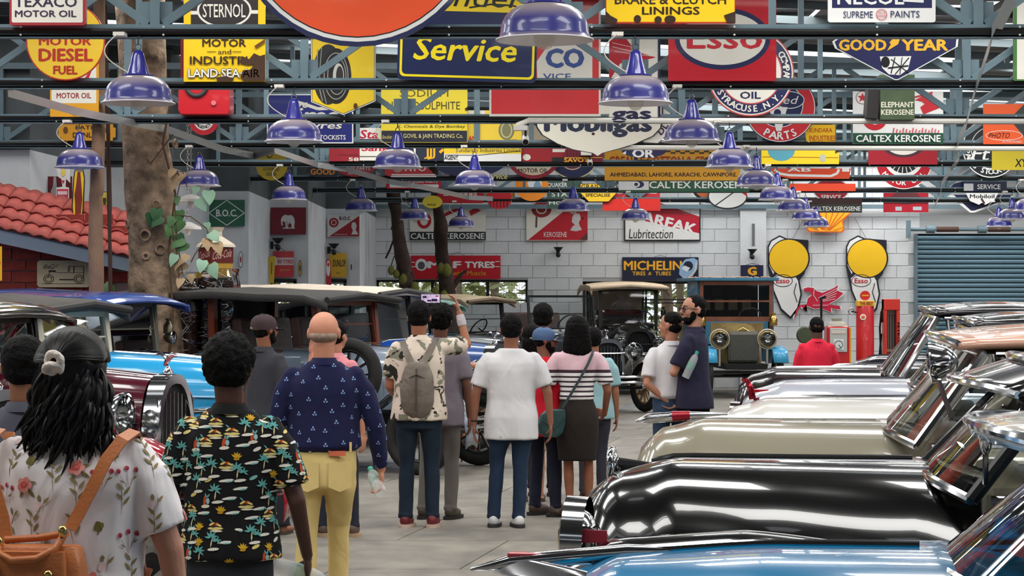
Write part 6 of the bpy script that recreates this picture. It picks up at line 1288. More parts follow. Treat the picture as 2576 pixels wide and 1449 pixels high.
    for sy in (-1, 1):
        w0, w1 = g('cw', .46), rw
        MB().tube([(-HL_, sy * (w0 + .001), .98), (-.06, sy * (w1 + .001), .95)], .006, 6).build('side_moulding', met, t, True)
        for i in range(12):
            f = .2 + i * .055; y_ = w0 + (w1 - w0) * f + .006; MB().box((-HL_ + f * HL_, sy * y_, .80), (.012, .014, .2)).build('louvre', hood, t)
    # body
    bw_ = g('bw', .64); by_ = g('belt', 1.2); BL = g('len', 3.1); bx_ = -HL_
    b = MB()
    st = [(bx_, g('cw', .46), ht + .06), (bx_ - .22, bw_ - .06, by_ + .05), (bx_ - .35, bw_, by_), (-BL + .5, bw_, by_), (-BL, bw_ - .06, by_ - .02)]
    b.loft([arch(q[0], q[1], .5, q[2], 18, 5) for q in st], True, True); b.build('body_tub', body, t, True, 50)
    for sy in (-1, 1):
        for k_, xx in enumerate((bx_ - .5, bx_ - 1.15)): MB().box((xx - .3, sy * (bw_ + .004), .86), (.6, .012, .56)).build('door', body, t, bevel=.01); MB().box((xx - .08, sy * (bw_ + .02), .98), (.09, .02, .016)).build('door_handle', met, t)
    MB().box((bx_ - .36, 0, by_ - .0), (.02, bw_ * 1.7, .14)).build('dashboard', mat((40, 34, 30), .5), t)
    MB().box((bx_ - 1.05, 0, by_ - .12), (.5, bw_ * 1.6, .2)).build('seat_cushion', mat(g('seat', (60, 40, 34)), .6, bump=.3, bs=18), t, bevel=.04)
    MB().box((bx_ - 1.32, 0, by_ + .08), (.14, bw_ * 1.6, .45), (0, -.12, 0)).build('seat_back', mat(g('seat', (60, 40, 34)), .6, bump=.3, bs=18), t, bevel=.04)
    o = MB().torus((bx_ - .62, .3, by_ + .12), .19, .012, (-.8, 0, .6), 24, 8).build('steering_wheel', BLACK, t, True); MB().cyl((bx_ - .62, .3, by_ + .12), (bx_ - .3, .3, by_ - .1), .012, n=8).build('steering_column', BLACK, t)
    # windscreen
    wz0, wz1 = by_ + .02, g('roof', 1.82) - .06; wx = bx_ - .3; fr = g('frame', BLACK); ww = bw_ - .06; lean_ = g('wlean', -.06)
    b = MB(); cs = [(wx, -ww, wz0), (wx, ww, wz0), (wx + lean_, ww, wz1), (wx + lean_, -ww, wz1)]; fw_ = g('fw', .035)
    for i in range(4): b.bar(cs[i], cs[(i + 1) % 4], fw_, fw_)
    b.build('windscreen_frame', fr, t)
    zm = (wz0 + wz1) / 2; MB().bar((wx + lean_ / 2, -ww, zm), (wx + lean_ / 2, ww, zm), .014).build('windscreen_bar', fr, t)
    MB().add(cs, [(0, 1, 2, 3)]).build('windscreen', GL, t)
    # roof
    if g('top', 'soft'):
        rc = g('roofcol', (214, 198, 172)); rm = mat(rc, .8, 0, 0, var=.1, vs=4, bump=.2, bs=30) if g('top', 'soft') == 'soft' else car_paint(rc)
        x0, x1 = wx + g('over', .18), -BL + .05; rz_ = g('roof', 1.82); rw_ = g('rfw', bw_ + .08); b = MB(); rows = []
        for i in range(13):
            f = i / 12; xx = x0 + (x1 - x0) * f; zz = rz_ + .05 * math.sin(f * 3.1) - (.06 * max(0, (.12 - f) / .12) ** 2) - .05 * max(0, (f - .85) / .15); sag = .008 * math.sin(f * 19)
            rows.append([(xx, rw_ * q, zz + sag + .05 * (1 - abs(q) ** 2.5) - (g('valance', .07) if abs(q) > 1.005 else 0)) for q in (-1.01, -1, -.8, -.5, 0, .5, .8, 1, 1.01)])
        b.loft(rows, False, False); o = b.build('roof', rm, t, True, 50); md = o.modifiers.new('s', 'SOLIDIFY'); md.thickness = .03
        if g('edge'):
            MB().tube([(x0, -rw_, rz_ - .03), (x0 + .01, 0, rz_ + .02), (x0, rw_, rz_ - .03)], .03, 8).build('roof_edge', mat(g('edge'), .6), t, True)
        pm = g('pillar', fr)
        for sy in (-1, 1):
            for xx in ((wx, -1.55 - HL_, -BL + .15) if g('sedan') is None else (wx, bx_ - .95, bx_ - 1.5, -BL + .15)):
                MB().bar((xx, sy * (bw_ - .04), by_ - .02), (xx + (lean_ if xx == wx else 0), sy * (bw_ - .02), rz_), g('pw', .04), g('pw', .04)).build('pillar', pm, t)
            if g('sedan'): MB().add([(wx, sy * (bw_ - .03), by_), (-BL + .1, sy * (bw_ - .03), by_), (-BL + .1, sy * (bw_ - .03), rz_), (wx, sy * (bw_ - .03), rz_)], [(0, 1, 2, 3)]).build('side_window', GL, t)
        if g('rearpanel', 1): MB().box((-BL + .08, 0, (by_ + rz_) / 2), (.05, bw_ * 2, rz_ - by_)).build('rear_panel', rm, t)
        if g('inner'): MB().box((bx_ - 1.6, 0, (by_ + rz_) / 2), (.02, bw_ * 1.9, rz_ - by_)).build('inner_dark_panel', mat(g('inner'), .8), t)  # near-black panel added across the cabin, so its openings look black
    if g('bumper', 1):
        b = MB()
        for dz in (0, .08): b.tube([(.42, -.78, .48 + dz), (.56, -.5, .48 + dz), (.58, 0, .48 + dz), (.56, .5, .48 + dz), (.42, .78, .48 + dz)], .022, 8)
        b.build('bumper', met, t, True)
    if g('spare'):
        wheel(t, -.72, -(bw_ + .16), .34, .06, None, name='spare_wheel', z=.98) if g('spare') == 1 else wheel(t, -.72, -(bw_ + .16), .36, .06, BLACK, 12, name='spare_wheel', z=.98)
    if g('side_lamps'):
        for sy in (-1, 1): headlamp(t, (bx_ - .2, sy * (bw_ + .08), by_ + .16), .065, g('side_lamps'), depth=1.6); MB().lathe([(.05, 0), (.05, .08), (.02, .12), (.03, .15)], (bx_ - .25, sy * (bw_ + .08), by_ + .2), n=14).build('lamp_chimney', g('side_lamps'), t, True)
    if g('plate'):
        o = MB().box((.46, 0, .66), (.012, .46, .11)).build('number_plate', mat((226, 226, 222), .4), t)
        vs, fs, _ = textgeo(g('plate'), .03); MB().add([(.468 + .0004 * (i * 4 // len(vs)), y_ * .4, .66 + z_ * .075) for i, (y_, z_) in enumerate(vs)], fs).build('plate_text', BLACK, o)
    return t
MUS = (118, 122, 126)
vintage('red and yellow vintage car, nearest of the left row, behind the woman in floral blouse', -2.75, 11.7, -18, dict(body=(206, 160, 40), hood=(160, 22, 36), roofcol=(54, 50, 48), fender=(20, 20, 22), ht=1.24))
vintage('maroon car with polished radiator and two large cone headlamps', -2.16, 13.75, -16, dict(body=(70, 16, 30), hood=(78, 18, 34), fender=(150, 14, 34), top='hard', roofcol=(24, 23, 24), sedan=1, roof=1.64, belt=1.2, hl=1.0, lr=.145, lw=.43, lx=-.1, hood_len=.92, over=.22, frame=BLACK, ht=1.25, spoke=mat((40, 40, 42), .4), rp=2.6))
vintage('bright blue open car with cream windscreen sides and dark soft top', -2.12, 17.15, -15, dict(body=(36, 158, 214), hood=(40, 164, 222), fender=(30, 34, 40), roofcol=(74, 70, 66), edge=(44, 42, 40), ht=1.24, roof=1.66, frame=mat((226, 214, 190), .5), fw=.05, over=.12, lr=.13, hood_len=1.1, inner=(20, 20, 20)))
vintage('navy blue limousine with pale canvas covered roof behind the bright blue car', -2.72, 20.5, -24, dict(body=(32, 44, 96), hood=(24, 34, 76), fender=(26, 34, 70), top='hard', roofcol=(54, 84, 160), sedan=1, roof=1.72, ht=1.16, belt=1.18, over=.3, side_lamps=mat((120, 112, 92), .3, .9), hood_len=.8, frame=mat((126, 124, 110), .5), len=4.0, wb=3.3))
vintage('grey open tourer with varnished wooden windscreen and side spare wheel', -.62, 22.0, -24, dict(body=(104, 116, 130), hood=(142, 154, 170), fender=(120, 130, 146), roofcol=(72, 70, 68), edge=(36, 34, 34), roof=1.74, belt=1.22, ht=1.18, frame=mat((118, 56, 34), .4, 0, .3, var=.2), pillar=mat((110, 50, 32), .4, 0, .3), fw=.055, pw=.07, spare=2, spoke=mat((40, 40, 42), .5), inner=(16, 13, 12), len=4.2, wb=3.2, rfw=.80, hood_len=.85, board=mat((148, 154, 152), .5, .4)))
vintage('cream topped vintage car right behind the wooden screened tourer', -.2, 25.6, -20, dict(body=(30, 84, 180), hood=(60, 90, 150), fender=(26, 80, 190), roofcol=(222, 208, 190), edge=(60, 58, 56), roof=1.80, ht=1.2, len=4.4, wb=3.4, rfw=.8, hood_len=1.0))
vintage('silver and blue vintage car with chrome radiator near the outstretched hand', -.1, 28.6, -24, dict(body=(24, 100, 190), hood=(176, 182, 184), fender=(24, 70, 160), roofcol=(44, 44, 46), roof=1.66, belt=1.22, ht=1.18, hl=.95, lr=.13, edge=(30, 30, 30)))
vintage('teal roofed vintage saloon behind the silver and blue car', -.02, 32.2, -24, dict(body=(70, 150, 140), hood=(60, 66, 70), fender=(30, 40, 44), top='hard', roofcol=(110, 176, 160), sedan=1, roof=1.66, ht=1.16, over=.28))
vintage('small tan topped tourer in front of the narrow mesh window', .62, 36.4, -35, dict(body=(24, 24, 26), roofcol=(206, 186, 156), roof=1.70, ht=1.1, belt=1.1, rfw=.7, edge=(120, 100, 80)))
vintage('chrome nosed dark vintage car glimpsed right of the striped woman', 1.42, 33.0, -62, dict(body=(40, 48, 60), hood=(60, 70, 84), top=None, ht=1.12, hl=.92, lr=.14, lw=.42, bumper=1))
vintage('black touring car with beige top facing the camera by the back wall', 2.26, 39.1, -84, dict(body=(18, 18, 20), hood=(20, 20, 22), shell=BLACK, core=(20, 20, 22), grille=BLACK, metal=BLACK, mascot=0, roofcol=(216, 194, 164), roof=1.94, belt=1.22, ht=1.2, rw=.28, hl=.93, lr=.11, lw=.34, lampm=BLACK, side_lamps=BLACK, plate='NLK 9999', bumper=0, spoke=mat((52, 48, 42), .6), cw=.36, bw=.56, rfw=.72, hood_len=.85, over=.2, valance=.1, edge=(180, 160, 136), len=2.9, wb=2.5))
# the old blue truck
def truck():
    t = thing('vintage_truck', 'old blue wooden cab truck with brass lamps facing the camera', 'truck', (4.02, 38.2, 0), math.radians(-86))
    BLU_ = mat((62, 120, 150), .5, 0, .1, var=.12, vs=4); WD = mat((124, 72, 50), .5, 0, .2, var=.25, vs=5); KH = mat((146, 124, 78), .5, .3, 0, var=.25, vs=5); GY = mat((96, 94, 84), .5, .3, var=.2)
    for x in (0, -2.9):
        for sy in (-1, 1): wheel(t, x, sy * .62, .38, .06, mat((110, 90, 60), .6), 12)
    MB().cyl((0, -.6, .38), (0, .6, .38), .03).build('axle', BLACK, t); MB().box((-1.3, 0, .55), (3.6, .7, .1)).build('chassis', BLACK, t)
    MB().box((.05, 0, .88), (.12, .56, .56)).build('radiator', GY, t, bevel=.06); MB().box((.115, 0, .87), (.01, .46, .44)).build('radiator_core', mat((84, 86, 80), .6, .3, bump=.8, bs=90), t)
    b = MB(); b.loft([arch(0, .29, .6, 1.18, 14, 3), arch(-.55, .44, .6, 1.3, 14, 3)], True, True); b.build('hood', KH, t, True, 40)
    MB().tube([(.02, -.28, 1.05), (.03, 0, 1.22), (.02, .28, 1.05)], .014, 8).build('hood_edge', BRASS, t, True)
    b = MB(); b.box((-.62, 0, 1.12), (.1, 1.12, .4)); b.build('dash_board', BLU_, t); MB().box((-.565, 0, 1.14), (.01, .94, .32)).build('dash_panel', KH, t)
    for sy in (-1, 1):
        headlamp(t, (.12, sy * .42, .88 + .14), .14, BRASS); MB().torus((.1, sy * .42, 1.02), .17, .012, (1, 0, 0), 24, 8).build('lamp_fork', mat((210, 206, 196), .4, .4), t, True); MB().cyl((.08, sy * .42, .55), (.08, sy * .42, .86), .022, n=10).build('lamp_post', mat((200, 198, 190), .4, .4), t, True)
        MB().lathe([(.07, 0), (.075, .1), (.05, .16), (.03, .18), (.045, .22)], (-.5, sy * .64, 1.25), n=16).build('oil_lamp', BRASS, t, True)
        MB().box((-.66, sy * .62, 1.62), (.08, .06, .9)).build('cab_post', WD, t); MB().box((-1.3, sy * .66, 1.5), (1.2, .05, 1.1)).build('cab_side', BLU_, t)
        b = MB(); b.loft([[(.35 - .0, sy * .62 + q * .13, .62) for q in (-1, 1)], [(.2, sy * .62 + q * .13, .84) for q in (-1, 1)], [(-.2, sy * .62 + q * .13, .9) for q in (-1, 1)], [(-.5, sy * .62 + q * .13, .6) for q in (-1, 1)]], False, False); o = b.build('fender', mat((60, 160, 205), .4, 0, .4), t, True); o.modifiers.new('s', 'SOLIDIFY').thickness = .02
    for z, h_ in ((1.36, .09), (2.0, .07), (1.68, .03)): MB().box((-.66, 0, z), (.08, 1.24, h_)).build('cab_rail', WD, t)
    MB().add([(-.65, -.6, 1.36), (-.65, .6, 1.36), (-.65, .6, 2.0), (-.65, -.6, 2.0)], [(0, 1, 2, 3)]).build('windscreen', GL, t)
    MB().box((-1.7, 0, 2.07), (2.3, 1.5, .06)).build('roof', BLU_, t, bevel=.01)
    b = MB(); rr = random.Random(4)
    for i in range(60): b.ell((-1.7 + rr.uniform(-1, 1), rr.uniform(-.68, .68), 2.11), (rr.uniform(.03, .07), rr.uniform(.02, .05), .015), 6, 4)
    b.build('fallen_leaves', mat((206, 150, 116), .9, var=.3), t)['kind'] = 'stuff'
    MB().box((-1.9, 0, .95), (1.9, 1.25, .7)).build('body', mat((50, 88, 110), .5), t); MB().box((-1.95, 0, 1.65), (.05, 1.25, .75)).build('cab_back', mat((60, 40, 34), .6), t)
    MB().torus((-.85, .28, 1.4), .2, .014, (-.8, 0, .6), 24, 8).build('steering_wheel', mat((120, 100, 80), .5), t, True)
    MB().box((-1.25, 0, 1.3), (.45, 1.1, .16)).build('seat', mat((90, 60, 46), .7), t, bevel=.04)
    for k_ in range(4): MB().box((-1.6, -.4 + k_ * .25, 1.62), (.1, .16, .2)).build('crate', mat((150, 130, 100), .7), t)
    MB().box((.28, .05, .52), (.02, .3, .09)).build('number_plate', mat((220, 220, 214), .4), t); vs, fs, _ = textgeo('WEB 17', .03); MB().add([(.292 + .0004 * (i * 4 // len(vs)), .05 + y_ * .26, .52 + z_ * .06) for i, (y_, z_) in enumerate(vs)], fs).build('plate_text', BLACK, t)
    MB().box((.2, 0, .45), (.1, 1.3, .06)).build('bumper', BLACK, t)
truck()
# ------------------------------------------------------------ the right-hand row of 1950s cars, noses to the aisle
RZ = 180 - 10.6
def fifties(label, xn, Yc, P_):
    g = lambda k, d=None: P_.get(k, d)
    L_ = g('L', 1.08); pt = car_paint(g('body', (20, 20, 22))); rz = math.radians(g('rz', RZ)); fwd = Vector((math.cos(rz), math.sin(rz), 0))
    o_ = Vector((xn, Yc, 0)) - fwd * L_; t = thing('classic_car', label, 'car', o_, rz); cz = g('cowl', 1.15); nz_ = g('nose', 1.08)
    hw = g('hw', .62)
    # hood
    tab = [(-.42, .74, cz - .07), (-.2, .7, cz - .03), (-.05, max(hw, .64), cz - .002), (L_ * .35, hw * .97, cz - .005), (L_ * .7, hw * .86, (cz + nz_) / 2 + .01), (L_ * .88, hw * .72, nz_ - .02), (L_ * .96, hw * .6, nz_ - .09), (L_ * .995, hw * .5, nz_ - .2), (L_ + .03, hw * .42, nz_ - .36), (L_ + .035, hw * .4, nz_ - .5)]
    b = MB(); xs_ = [-.42, -.3, -.2, -.12] + [-.05 + (L_ + .08) * (i / 30) for i in range(28)] + [L_ * .96, L_ * .98, L_, L_ + .015, L_ + .028, L_ + .035]; xs_ = sorted(set(xs_))
    b.loft([arch(x, *(lambda q: (q[0], .5, q[1]))(interp(tab, x)), 26, g('hp', 2.5)) for x in xs_], True, True); b.build('hood', pt, t, True, 60)
    if g('spine', 1):
        pts = [(x, 0, interp(tab, x)[1] + .002) for x in [L_ * .78 * i / 12 for i in range(13)]]; MB().tube(pts, [.011] * 13, 8).build('hood_moulding', CHROME, t, True)
    ftab = g('ft') or [(-.4, .93, .19), (0, .95, .19), (L_ * .45, 1.0, .19), (L_ * .8, .97, .185), (L_ * .95, .90, .16), (L_ + .03, .8, .13)]
    for sy in (-1, 1):
        b = MB(); xs_ = [-.4 + (L_ + .43) * i / 26 for i in range(27)]; fy = g('fy', .72); rings = []
        for x in xs_:
            zt, rr = interp(ftab, x); rings.append([(x, fy * sy + rr * math.cos(a) * (1 if abs(math.cos(a)) < 2 else 1), (.42 + zt) / 2 + (zt - .42) / 2 * math.copysign(abs(math.sin(a)) ** .8, math.sin(a))) for a in [2 * math.pi * i / 22 for i in range(22)]])
        b.loft(rings); b.build('fender', pt, t, True, 60)
        hz_ = g('hz', .84); q = (L_ + g('hx', -.04), sy * g('hy', .74), hz_); headlamp(t, q, g('hr', .105), CHROME, (1, 0, .03), .9)
        MB().lathe([(g('hr', .105) * 1.0, 0), (g('hr', .105) * 1.22, .01), (g('hr', .105) * 1.2, -.06)], q, n=30, ax=(1, 0, .03)).build('headlamp_bezel', CHROME, t, True)
        MB().tube([(L_ * .9, sy * (fy + .17), .78), (L_ * .3, sy * (fy + .195), .80), (-.4, sy * (fy + .195), .80)], .012, 8).build('side_moulding', CHROME, t, True)
        wheel(t, L_ * .45, sy * .74, .34, .09); wheel(t, L_ * .45 - 2.7, sy * .74, .34, .09)
        # body sides and rear
        b = MB(); b.loft([[(x, sy * y_, z_) for y_, z_ in ((.5, .32), (.86, .34), (.91, .6), (.90, .86), (.80, cz - .13), (.66, cz - .07), (.5, cz - .08))] for x in (-.3, -.4, -1.4, -2.4)], True, True); b.build('door_panel', pt, t, True, 50)
        MB().tube([(-.1, sy * .905, .84), (-2.6, sy * .9, .84)], .011, 8).build('door_moulding', CHROME, t, True)
        MB().box((-.95, sy * .915, .93), (.12, .03, .02)).build('door_handle', CHROME, t, bevel=.006)
    b = MB(); b.loft([arch(x, w_, .4, z_, 20, 3) for x, w_, z_ in ((-1.9, .88, cz - .08), (-2.5, .86, cz - .04), (-3.1, .8, cz - .16), (-3.45, .68, cz - .34))], True, True); b.build('boot', pt, t, True, 60)
    # grille and bumper
    b = MB(); b.loft([arch(L_ + .02, .42, .42, .74, 14, 3), arch(L_ + .05, .40, .44, .72, 14, 3)], True, True); b.build('grille', mat((30, 30, 32), .4, .5), t)
    for i in range(6): MB().tube([(L_ + .05, -.42, .47 + i * .045), (L_ + .10, 0, .47 + i * .045), (L_ + .05, .42, .47 + i * .045)], .011, 8).build('grille_bar', CHROME, t, True)
    b = MB(); b.tube([(L_ - .2, -.95, .46), (L_ + .12, -.8, .44), (L_ + .2, 0, .44), (L_ + .12, .8, .44), (L_ - .2, .95, .46)], .055, 12); b.build('bumper', CHROME, t, True)
    # windscreen and cabin
    bx = g('wx', -.02); zt = g('roof', 1.5); sl = g('slope', .32); wb_, wt_ = g('wb', .68), g('wt', .58); bow = g('bow', .16); bz = cz - .03
    def base(q): return (bx - bow * q * q, wb_ * q, bz - .05 * q * q)
    def topp(q): return (bx - sl - bow * .7 * q * q, wt_ * q, zt - .05 - .03 * q * q)
    n = 12; b = MB(); rows = [[tuple(Vector(base(-1 + 2 * i / n)).lerp(Vector(topp(-1 + 2 * i / n)), f)) for i in range(n + 1)] for f in (0, .5, 1)]; b.loft(rows, False, False); b.build('windscreen', glassm((.82, .86, .86), 1.3), t, True)
    trm = CHROME if g('chromeframe', 1) else pt
    MB().tube([base(-1 + 2 * i / n) for i in range(n + 1)], .017, 8).build('windscreen_sill', CHROME, t, True); MB().tube([topp(-1 + 2 * i / n) for i in range(n + 1)], .016, 8).build('windscreen_header', trm, t, True)
    for sy in (-1, 1):
        MB().tube([base(sy), tuple(Vector(base(sy)).lerp(Vector(topp(sy)), .5) + Vector((0, sy * .015, 0))), topp(sy)], g('pr', .024), 8).build('windscreen_post', g('post', trm), t, True)
        if g('split'): MB().tube([base(0), topp(0)], .014, 8).build('centre_post', CHROME, t, True) if sy == 1 else None
        s0, s1 = Vector(base(sy)) + Vector((-.06, 0, 0)), Vector(topp(sy)) + Vector((-.05, 0, 0)); e0, e1 = Vector((-1.95, sy * wb_, bz - .05)), Vector((-1.75, sy * wt_, zt - .08))
        b = MB(); b.add([s0, e0, e1, s1], [(0, 1, 2, 3)]); b.build('side_window', glassm((.82, .86, .86), 1.0), t)
        MB().tube([s0, e0], .014, 8).build('belt_moulding', CHROME, t, True); MB().tube([s1 + Vector((0, 0, .0)), e1], .018, 8).build('gutter', CHROME, t, True)
        v0 = s0.lerp(e0, .2); v1 = s1.lerp(e1, .02); MB().tube([v0, v1], .011, 8).build('vent_post', BLACK if g('post') else CHROME, t, True)
        MB().tube([s0.lerp(e0, .62), s1.lerp(e1, .62)], .02, 8).build('door_post', g('post', pt), t, True); MB().bar(e0, e1, .16, .05).build('rear_post', car_paint(g('roofc', g('body', (20, 20, 22)))), t)
    # roof
    rp = car_paint(g('roofc', g('body', (20, 20, 22)))); rows = []; x0 = bx - sl + g('visor', .02); x1 = -2.0
    for i in range(15):
        f = i / 14; xx = x0 + (x1 - x0) * f; dz = .09 * math.sin(min(1, f * 1.15 + .12) * math.pi) ** .7 - (.25 * max(0, f - .82))
        rows.append([(xx - .8 * bow * q * q * (1 - f), wt_ * 1.06 * q, zt - .045 + dz * (1 - .75 * abs(q) ** 3)) for q in [-1 + 2 * j / 14 for j in range(15)]])
    b = MB(); b.loft(rows, False, False); o = b.build('roof', rp, t, True); md = o.modifiers.new('s', 'SOLIDIFY'); md.thickness = .03
    MB().tube(rows[0], .013, 8).build('roof_front_moulding', CHROME, t, True)
    e = [Vector(r[7]) for r in rows[-1:]][0]; MB().loft([[(x1, -wt_, zt - .1), (x1, wt_, zt - .1)], [(-2.35, -.7, cz - .06), (-2.35, .7, cz - .06)]], False, False).build('rear_window', glassm((.7, .74, .74), 1.0), t)
    # interior
    im = mat(g('inside', (70, 62, 54)), .55, bump=.15, bs=12)
    MB().box((bx - .28, 0, cz - .12), (.16, 1.2, .16)).build('dashboard', im, t, bevel=.03)
    for xx in (-1.0, -1.8): MB().box((xx, 0, cz - .02), (.16, 1.22, .42), (0, -.2, 0)).build('seat_back', im, t, bevel=.05); MB().box((xx + .3, 0, cz - .3), (.5, 1.22, .16)).build('seat_cushion', im, t, bevel=.05)
    MB().torus((bx - .52, .33, cz + .04), .2, .013, (-.85, 0, .5), 28, 8).build('steering_wheel', mat((226, 216, 200), .4), t, True)
    MB().box((bx - sl - .35, 0, zt - .075), (.5, wt_ * 1.8, .01)).build('headliner', im, t)
    # ornaments
    k_ = g('orn'); nx = L_
    if k_ == 'ball':
        nx -= .08; z_ = nz_ - .005; MB().torus((nx - .03, 0, z_), .052, .014, (1, 0, 0), 26, 10).build('hood_ornament', CHROME, t, True); MB().ell((nx - .035, 0, z_), (.022, .045, .045)).build('ornament_disc', SILV, t, True); MB().tube([(nx - .04, 0, z_), (nx - .2, 0, nz_ - .01)], [.025, .008], 8).build('ornament_tail', CHROME, t, True)
        MB().loft([[(nx + .018 + dx, y_, nz_ - .1 - dz) for y_ in (-.02, .02)] for dx, dz in ((-.06, -.06), (0, .03), (.02, .2))], False, False)
    if k_ == 'bird': 
        nx -= .18; nz_ += .02
        b = MB(); b.tube([(nx - .05, 0, nz_ + .0), (nx - .04, 0, nz_ + .06), (nx - .02, 0, nz_ + .1), (nx + .01, 0, nz_ + .11)], [.02, .018, .014, .008], 8); b.loft([[(nx - .06, s_ * .12, nz_ + .05), (nx - .02, s_ * .12, nz_ + .055)] if abs(s_) else [(nx - .09, 0, nz_ + .04), (nx, 0, nz_ + .05)] for s_ in (-1, 0, 1)], False, False); b.tube([(nx - .04, 0, nz_ + .045), (nx - .14, 0, nz_ + .05)], [.012, .003], 8); b.build('hood_ornament', mat((170, 40, 56), .15, .9), t, True)
    if k_ == 'jet':
        b = MB(); b.tube([(nx + .0, 0, nz_ + .005), (nx - .06, 0, nz_ + .018), (nx - .2, 0, nz_ + .03), (nx - .42, 0, nz_ + .04)], [.004, .024, .022, .008], 12); b.build('hood_ornament', CHROME, t, True); MB().tube([(nx - .17, 0, nz_ + .028), (nx - .25, 0, nz_ + .033)], [.0245, .021], 12).build('ornament_band', mat((150, 20, 40), .2, .3), t, True)
    if k_ == 'wing':
        b = MB(); b.tube([(nx + .08, 0, nz_ - .0), (nx - .02, 0, nz_ + .02), (nx - .3, 0, nz_ + .05), (nx - .5, 0, nz_ + .055)], [.004, .02, .02, .006], 10)
        b.loft([[(nx + .02, .05, nz_ + .0), (nx - .05, .06, nz_ + .03), (nx - .1, .04, nz_ + .03)], [(nx - .2, .24, nz_ - .01), (nx - .28, .25, nz_ + .01), (nx - .33, .22, nz_ + .01)]], False, False); b.loft([[(nx + .02, -.05, nz_ + .0), (nx - .05, -.06, nz_ + .03), (nx - .1, -.04, nz_ + .03)], [(nx - .2, -.24, nz_ - .01), (nx - .28, -.25, nz_ + .01), (nx - .33, -.22, nz_ + .01)]], False, False); o = b.build('hood_ornament', CHROME, t, True)
        MB().box((nx - .06, 0, nz_ + .034), (.1, .03, .02)).build('ornament_gem', mat((200, 80, 90), .2), t, bevel=.006)
    if g('badge'):
        for sy in (-1, 1):
            o = MB().box((L_ - .12, sy * .66, .95), (.06, .10, .1)).build('indicator_housing', CHROME, t, bevel=.008)
            MB().box((L_ - .086, sy * .66, .975), (.006, .08, .035)).build('amber_lens', mat((220, 120, 40), .2), o); MB().box((L_ - .086, sy * .66, .93), (.006, .08, .035)).build('red_lens', mat((110, 20, 24), .2), o)
            MB().box((L_ - .14, sy * .72, .97), (.11, .012, .04)).build('side_lens', mat((160, 50, 60), .2), o)
    if g('visorpart'):
        c = car_paint(g('body')); b = MB(); rows = []
        for i in range(6):
            f = i / 5; rows.append([(bx - sl + .22 - f * .26 - .20 * q * q, (wt_ + .10) * q, zt - .075 + .085 * f - .03 * abs(q) ** 3 * (1 - f) ) for q in [-1 + 2 * j / 12 for j in range(13)]])
        b.loft(rows, False, False); o = b.build('sun_visor', c, t, True); o.modifiers.new('s', 'SOLIDIFY').thickness = .014; MB().tube(rows[0], .012, 8).build('visor_trim', CHROME, t, True)
        for sy in (-1, 1): headlamp(t, (bx - .05, sy * .80, cz + .30), .075, CHROME, (1, 0, -.1)) if sy == -1 else None
        MB().bar((bx - .12, -.68, cz + .1), (bx - .06, -.78, cz + .27), .014).build('spot_bracket', CHROME, t)
        MB().ell((bx - .35, .0, zt - .2), (.015, .11, .045)).build('rear_mirror', BLACK, t, True); MB().tube([(bx - .35, 0, zt - .16), (bx - sl + .12, 0, zt - .08)], .008, 6).build('mirror_stem', CHROME, t, True)
    if g('mirror'):
        MB().ell((bx - .2, .84, cz + .12), (.02, .06, .05)).build('wing_mirror', CHROME, t, True); MB().tube([(bx - .2, .84, cz + .08), (bx - .2, .76, cz - .02)], .009, 6).build('mirror_arm', CHROME, t, True)
    return t
fifties('sky blue classic car nearest at bottom right with red interior and pale roof', -.02, 5.25, dict(body=(8, 128, 182), roofc=(214, 206, 192), inside=(132, 34, 40), L=.98, cowl=1.15, nose=1.07, roof=1.44, orn='wing', visor=.24, slope=.32, wx=-.03, bow=.28, hw=.7, hz=.82, post=mat((150, 40, 50), .4, 0, .4), wb=.78, wt=.66, pr=.03, hp=2.8))
fifties('glossy black classic car with chrome ring ornament and outside sun visor', .24, 7.65, dict(body=(7, 7, 8), L=1.14, cowl=1.18, nose=1.15, roof=1.53, orn='ball', badge=1, visorpart=1, mirror=1, post=BLACK, split=1, hw=.56, hz=.95, hr=.115, hy=.62, hx=-.06, hp=2.7, inside=(120, 112, 92), wx=-.02))
fifties('beige grey classic car with red banded jet ornament', .56, 9.95, dict(body=(140, 134, 116), roofc=(208, 160, 136), cowl=1.19, nose=1.16, roof=1.57, orn='jet', hw=.6, inside=(120, 104, 90), visor=.12))  # peach roof tint is a reflection put into the paint colour
fifties('cream white classic car with small red bird ornament', 1.12, 12.3, dict(body=(200, 198, 193), roofc=(222, 216, 204), cowl=1.18, nose=1.14, roof=1.54, orn='bird', hw=.6))
fifties('silver white classic car between the bird ornament car and the dark one', 1.5, 14.55, dict(body=(168, 171, 182), roofc=(30, 26, 28), cowl=1.2, nose=1.15, roof=1.6, hw=.62, post=mat((60, 50, 50), .3, .5)))
fifties('black classic car with brown tinted body behind the silver one', 1.72, 16.9, dict(body=(30, 26, 30), cowl=1.2, nose=1.16, roof=1.66, hw=.6, split=1))
fifties('dark midnight blue classic car sixth in the right row', 2.55, 19.3, dict(body=(20, 26, 52), cowl=1.16, nose=1.1, roof=1.56, hw=.6))
fifties('black chrome laden classic car just before the petrol pumps', 3.35, 22.1, dict(body=(16, 18, 30), cowl=1.16, nose=1.12, roof=1.54, hw=.6))
fifties('grey blue classic car farthest of the right row', 3.9, 24.6, dict(body=(96, 108, 122), cowl=1.1, nose=1.06, roof=1.5, hw=.6))
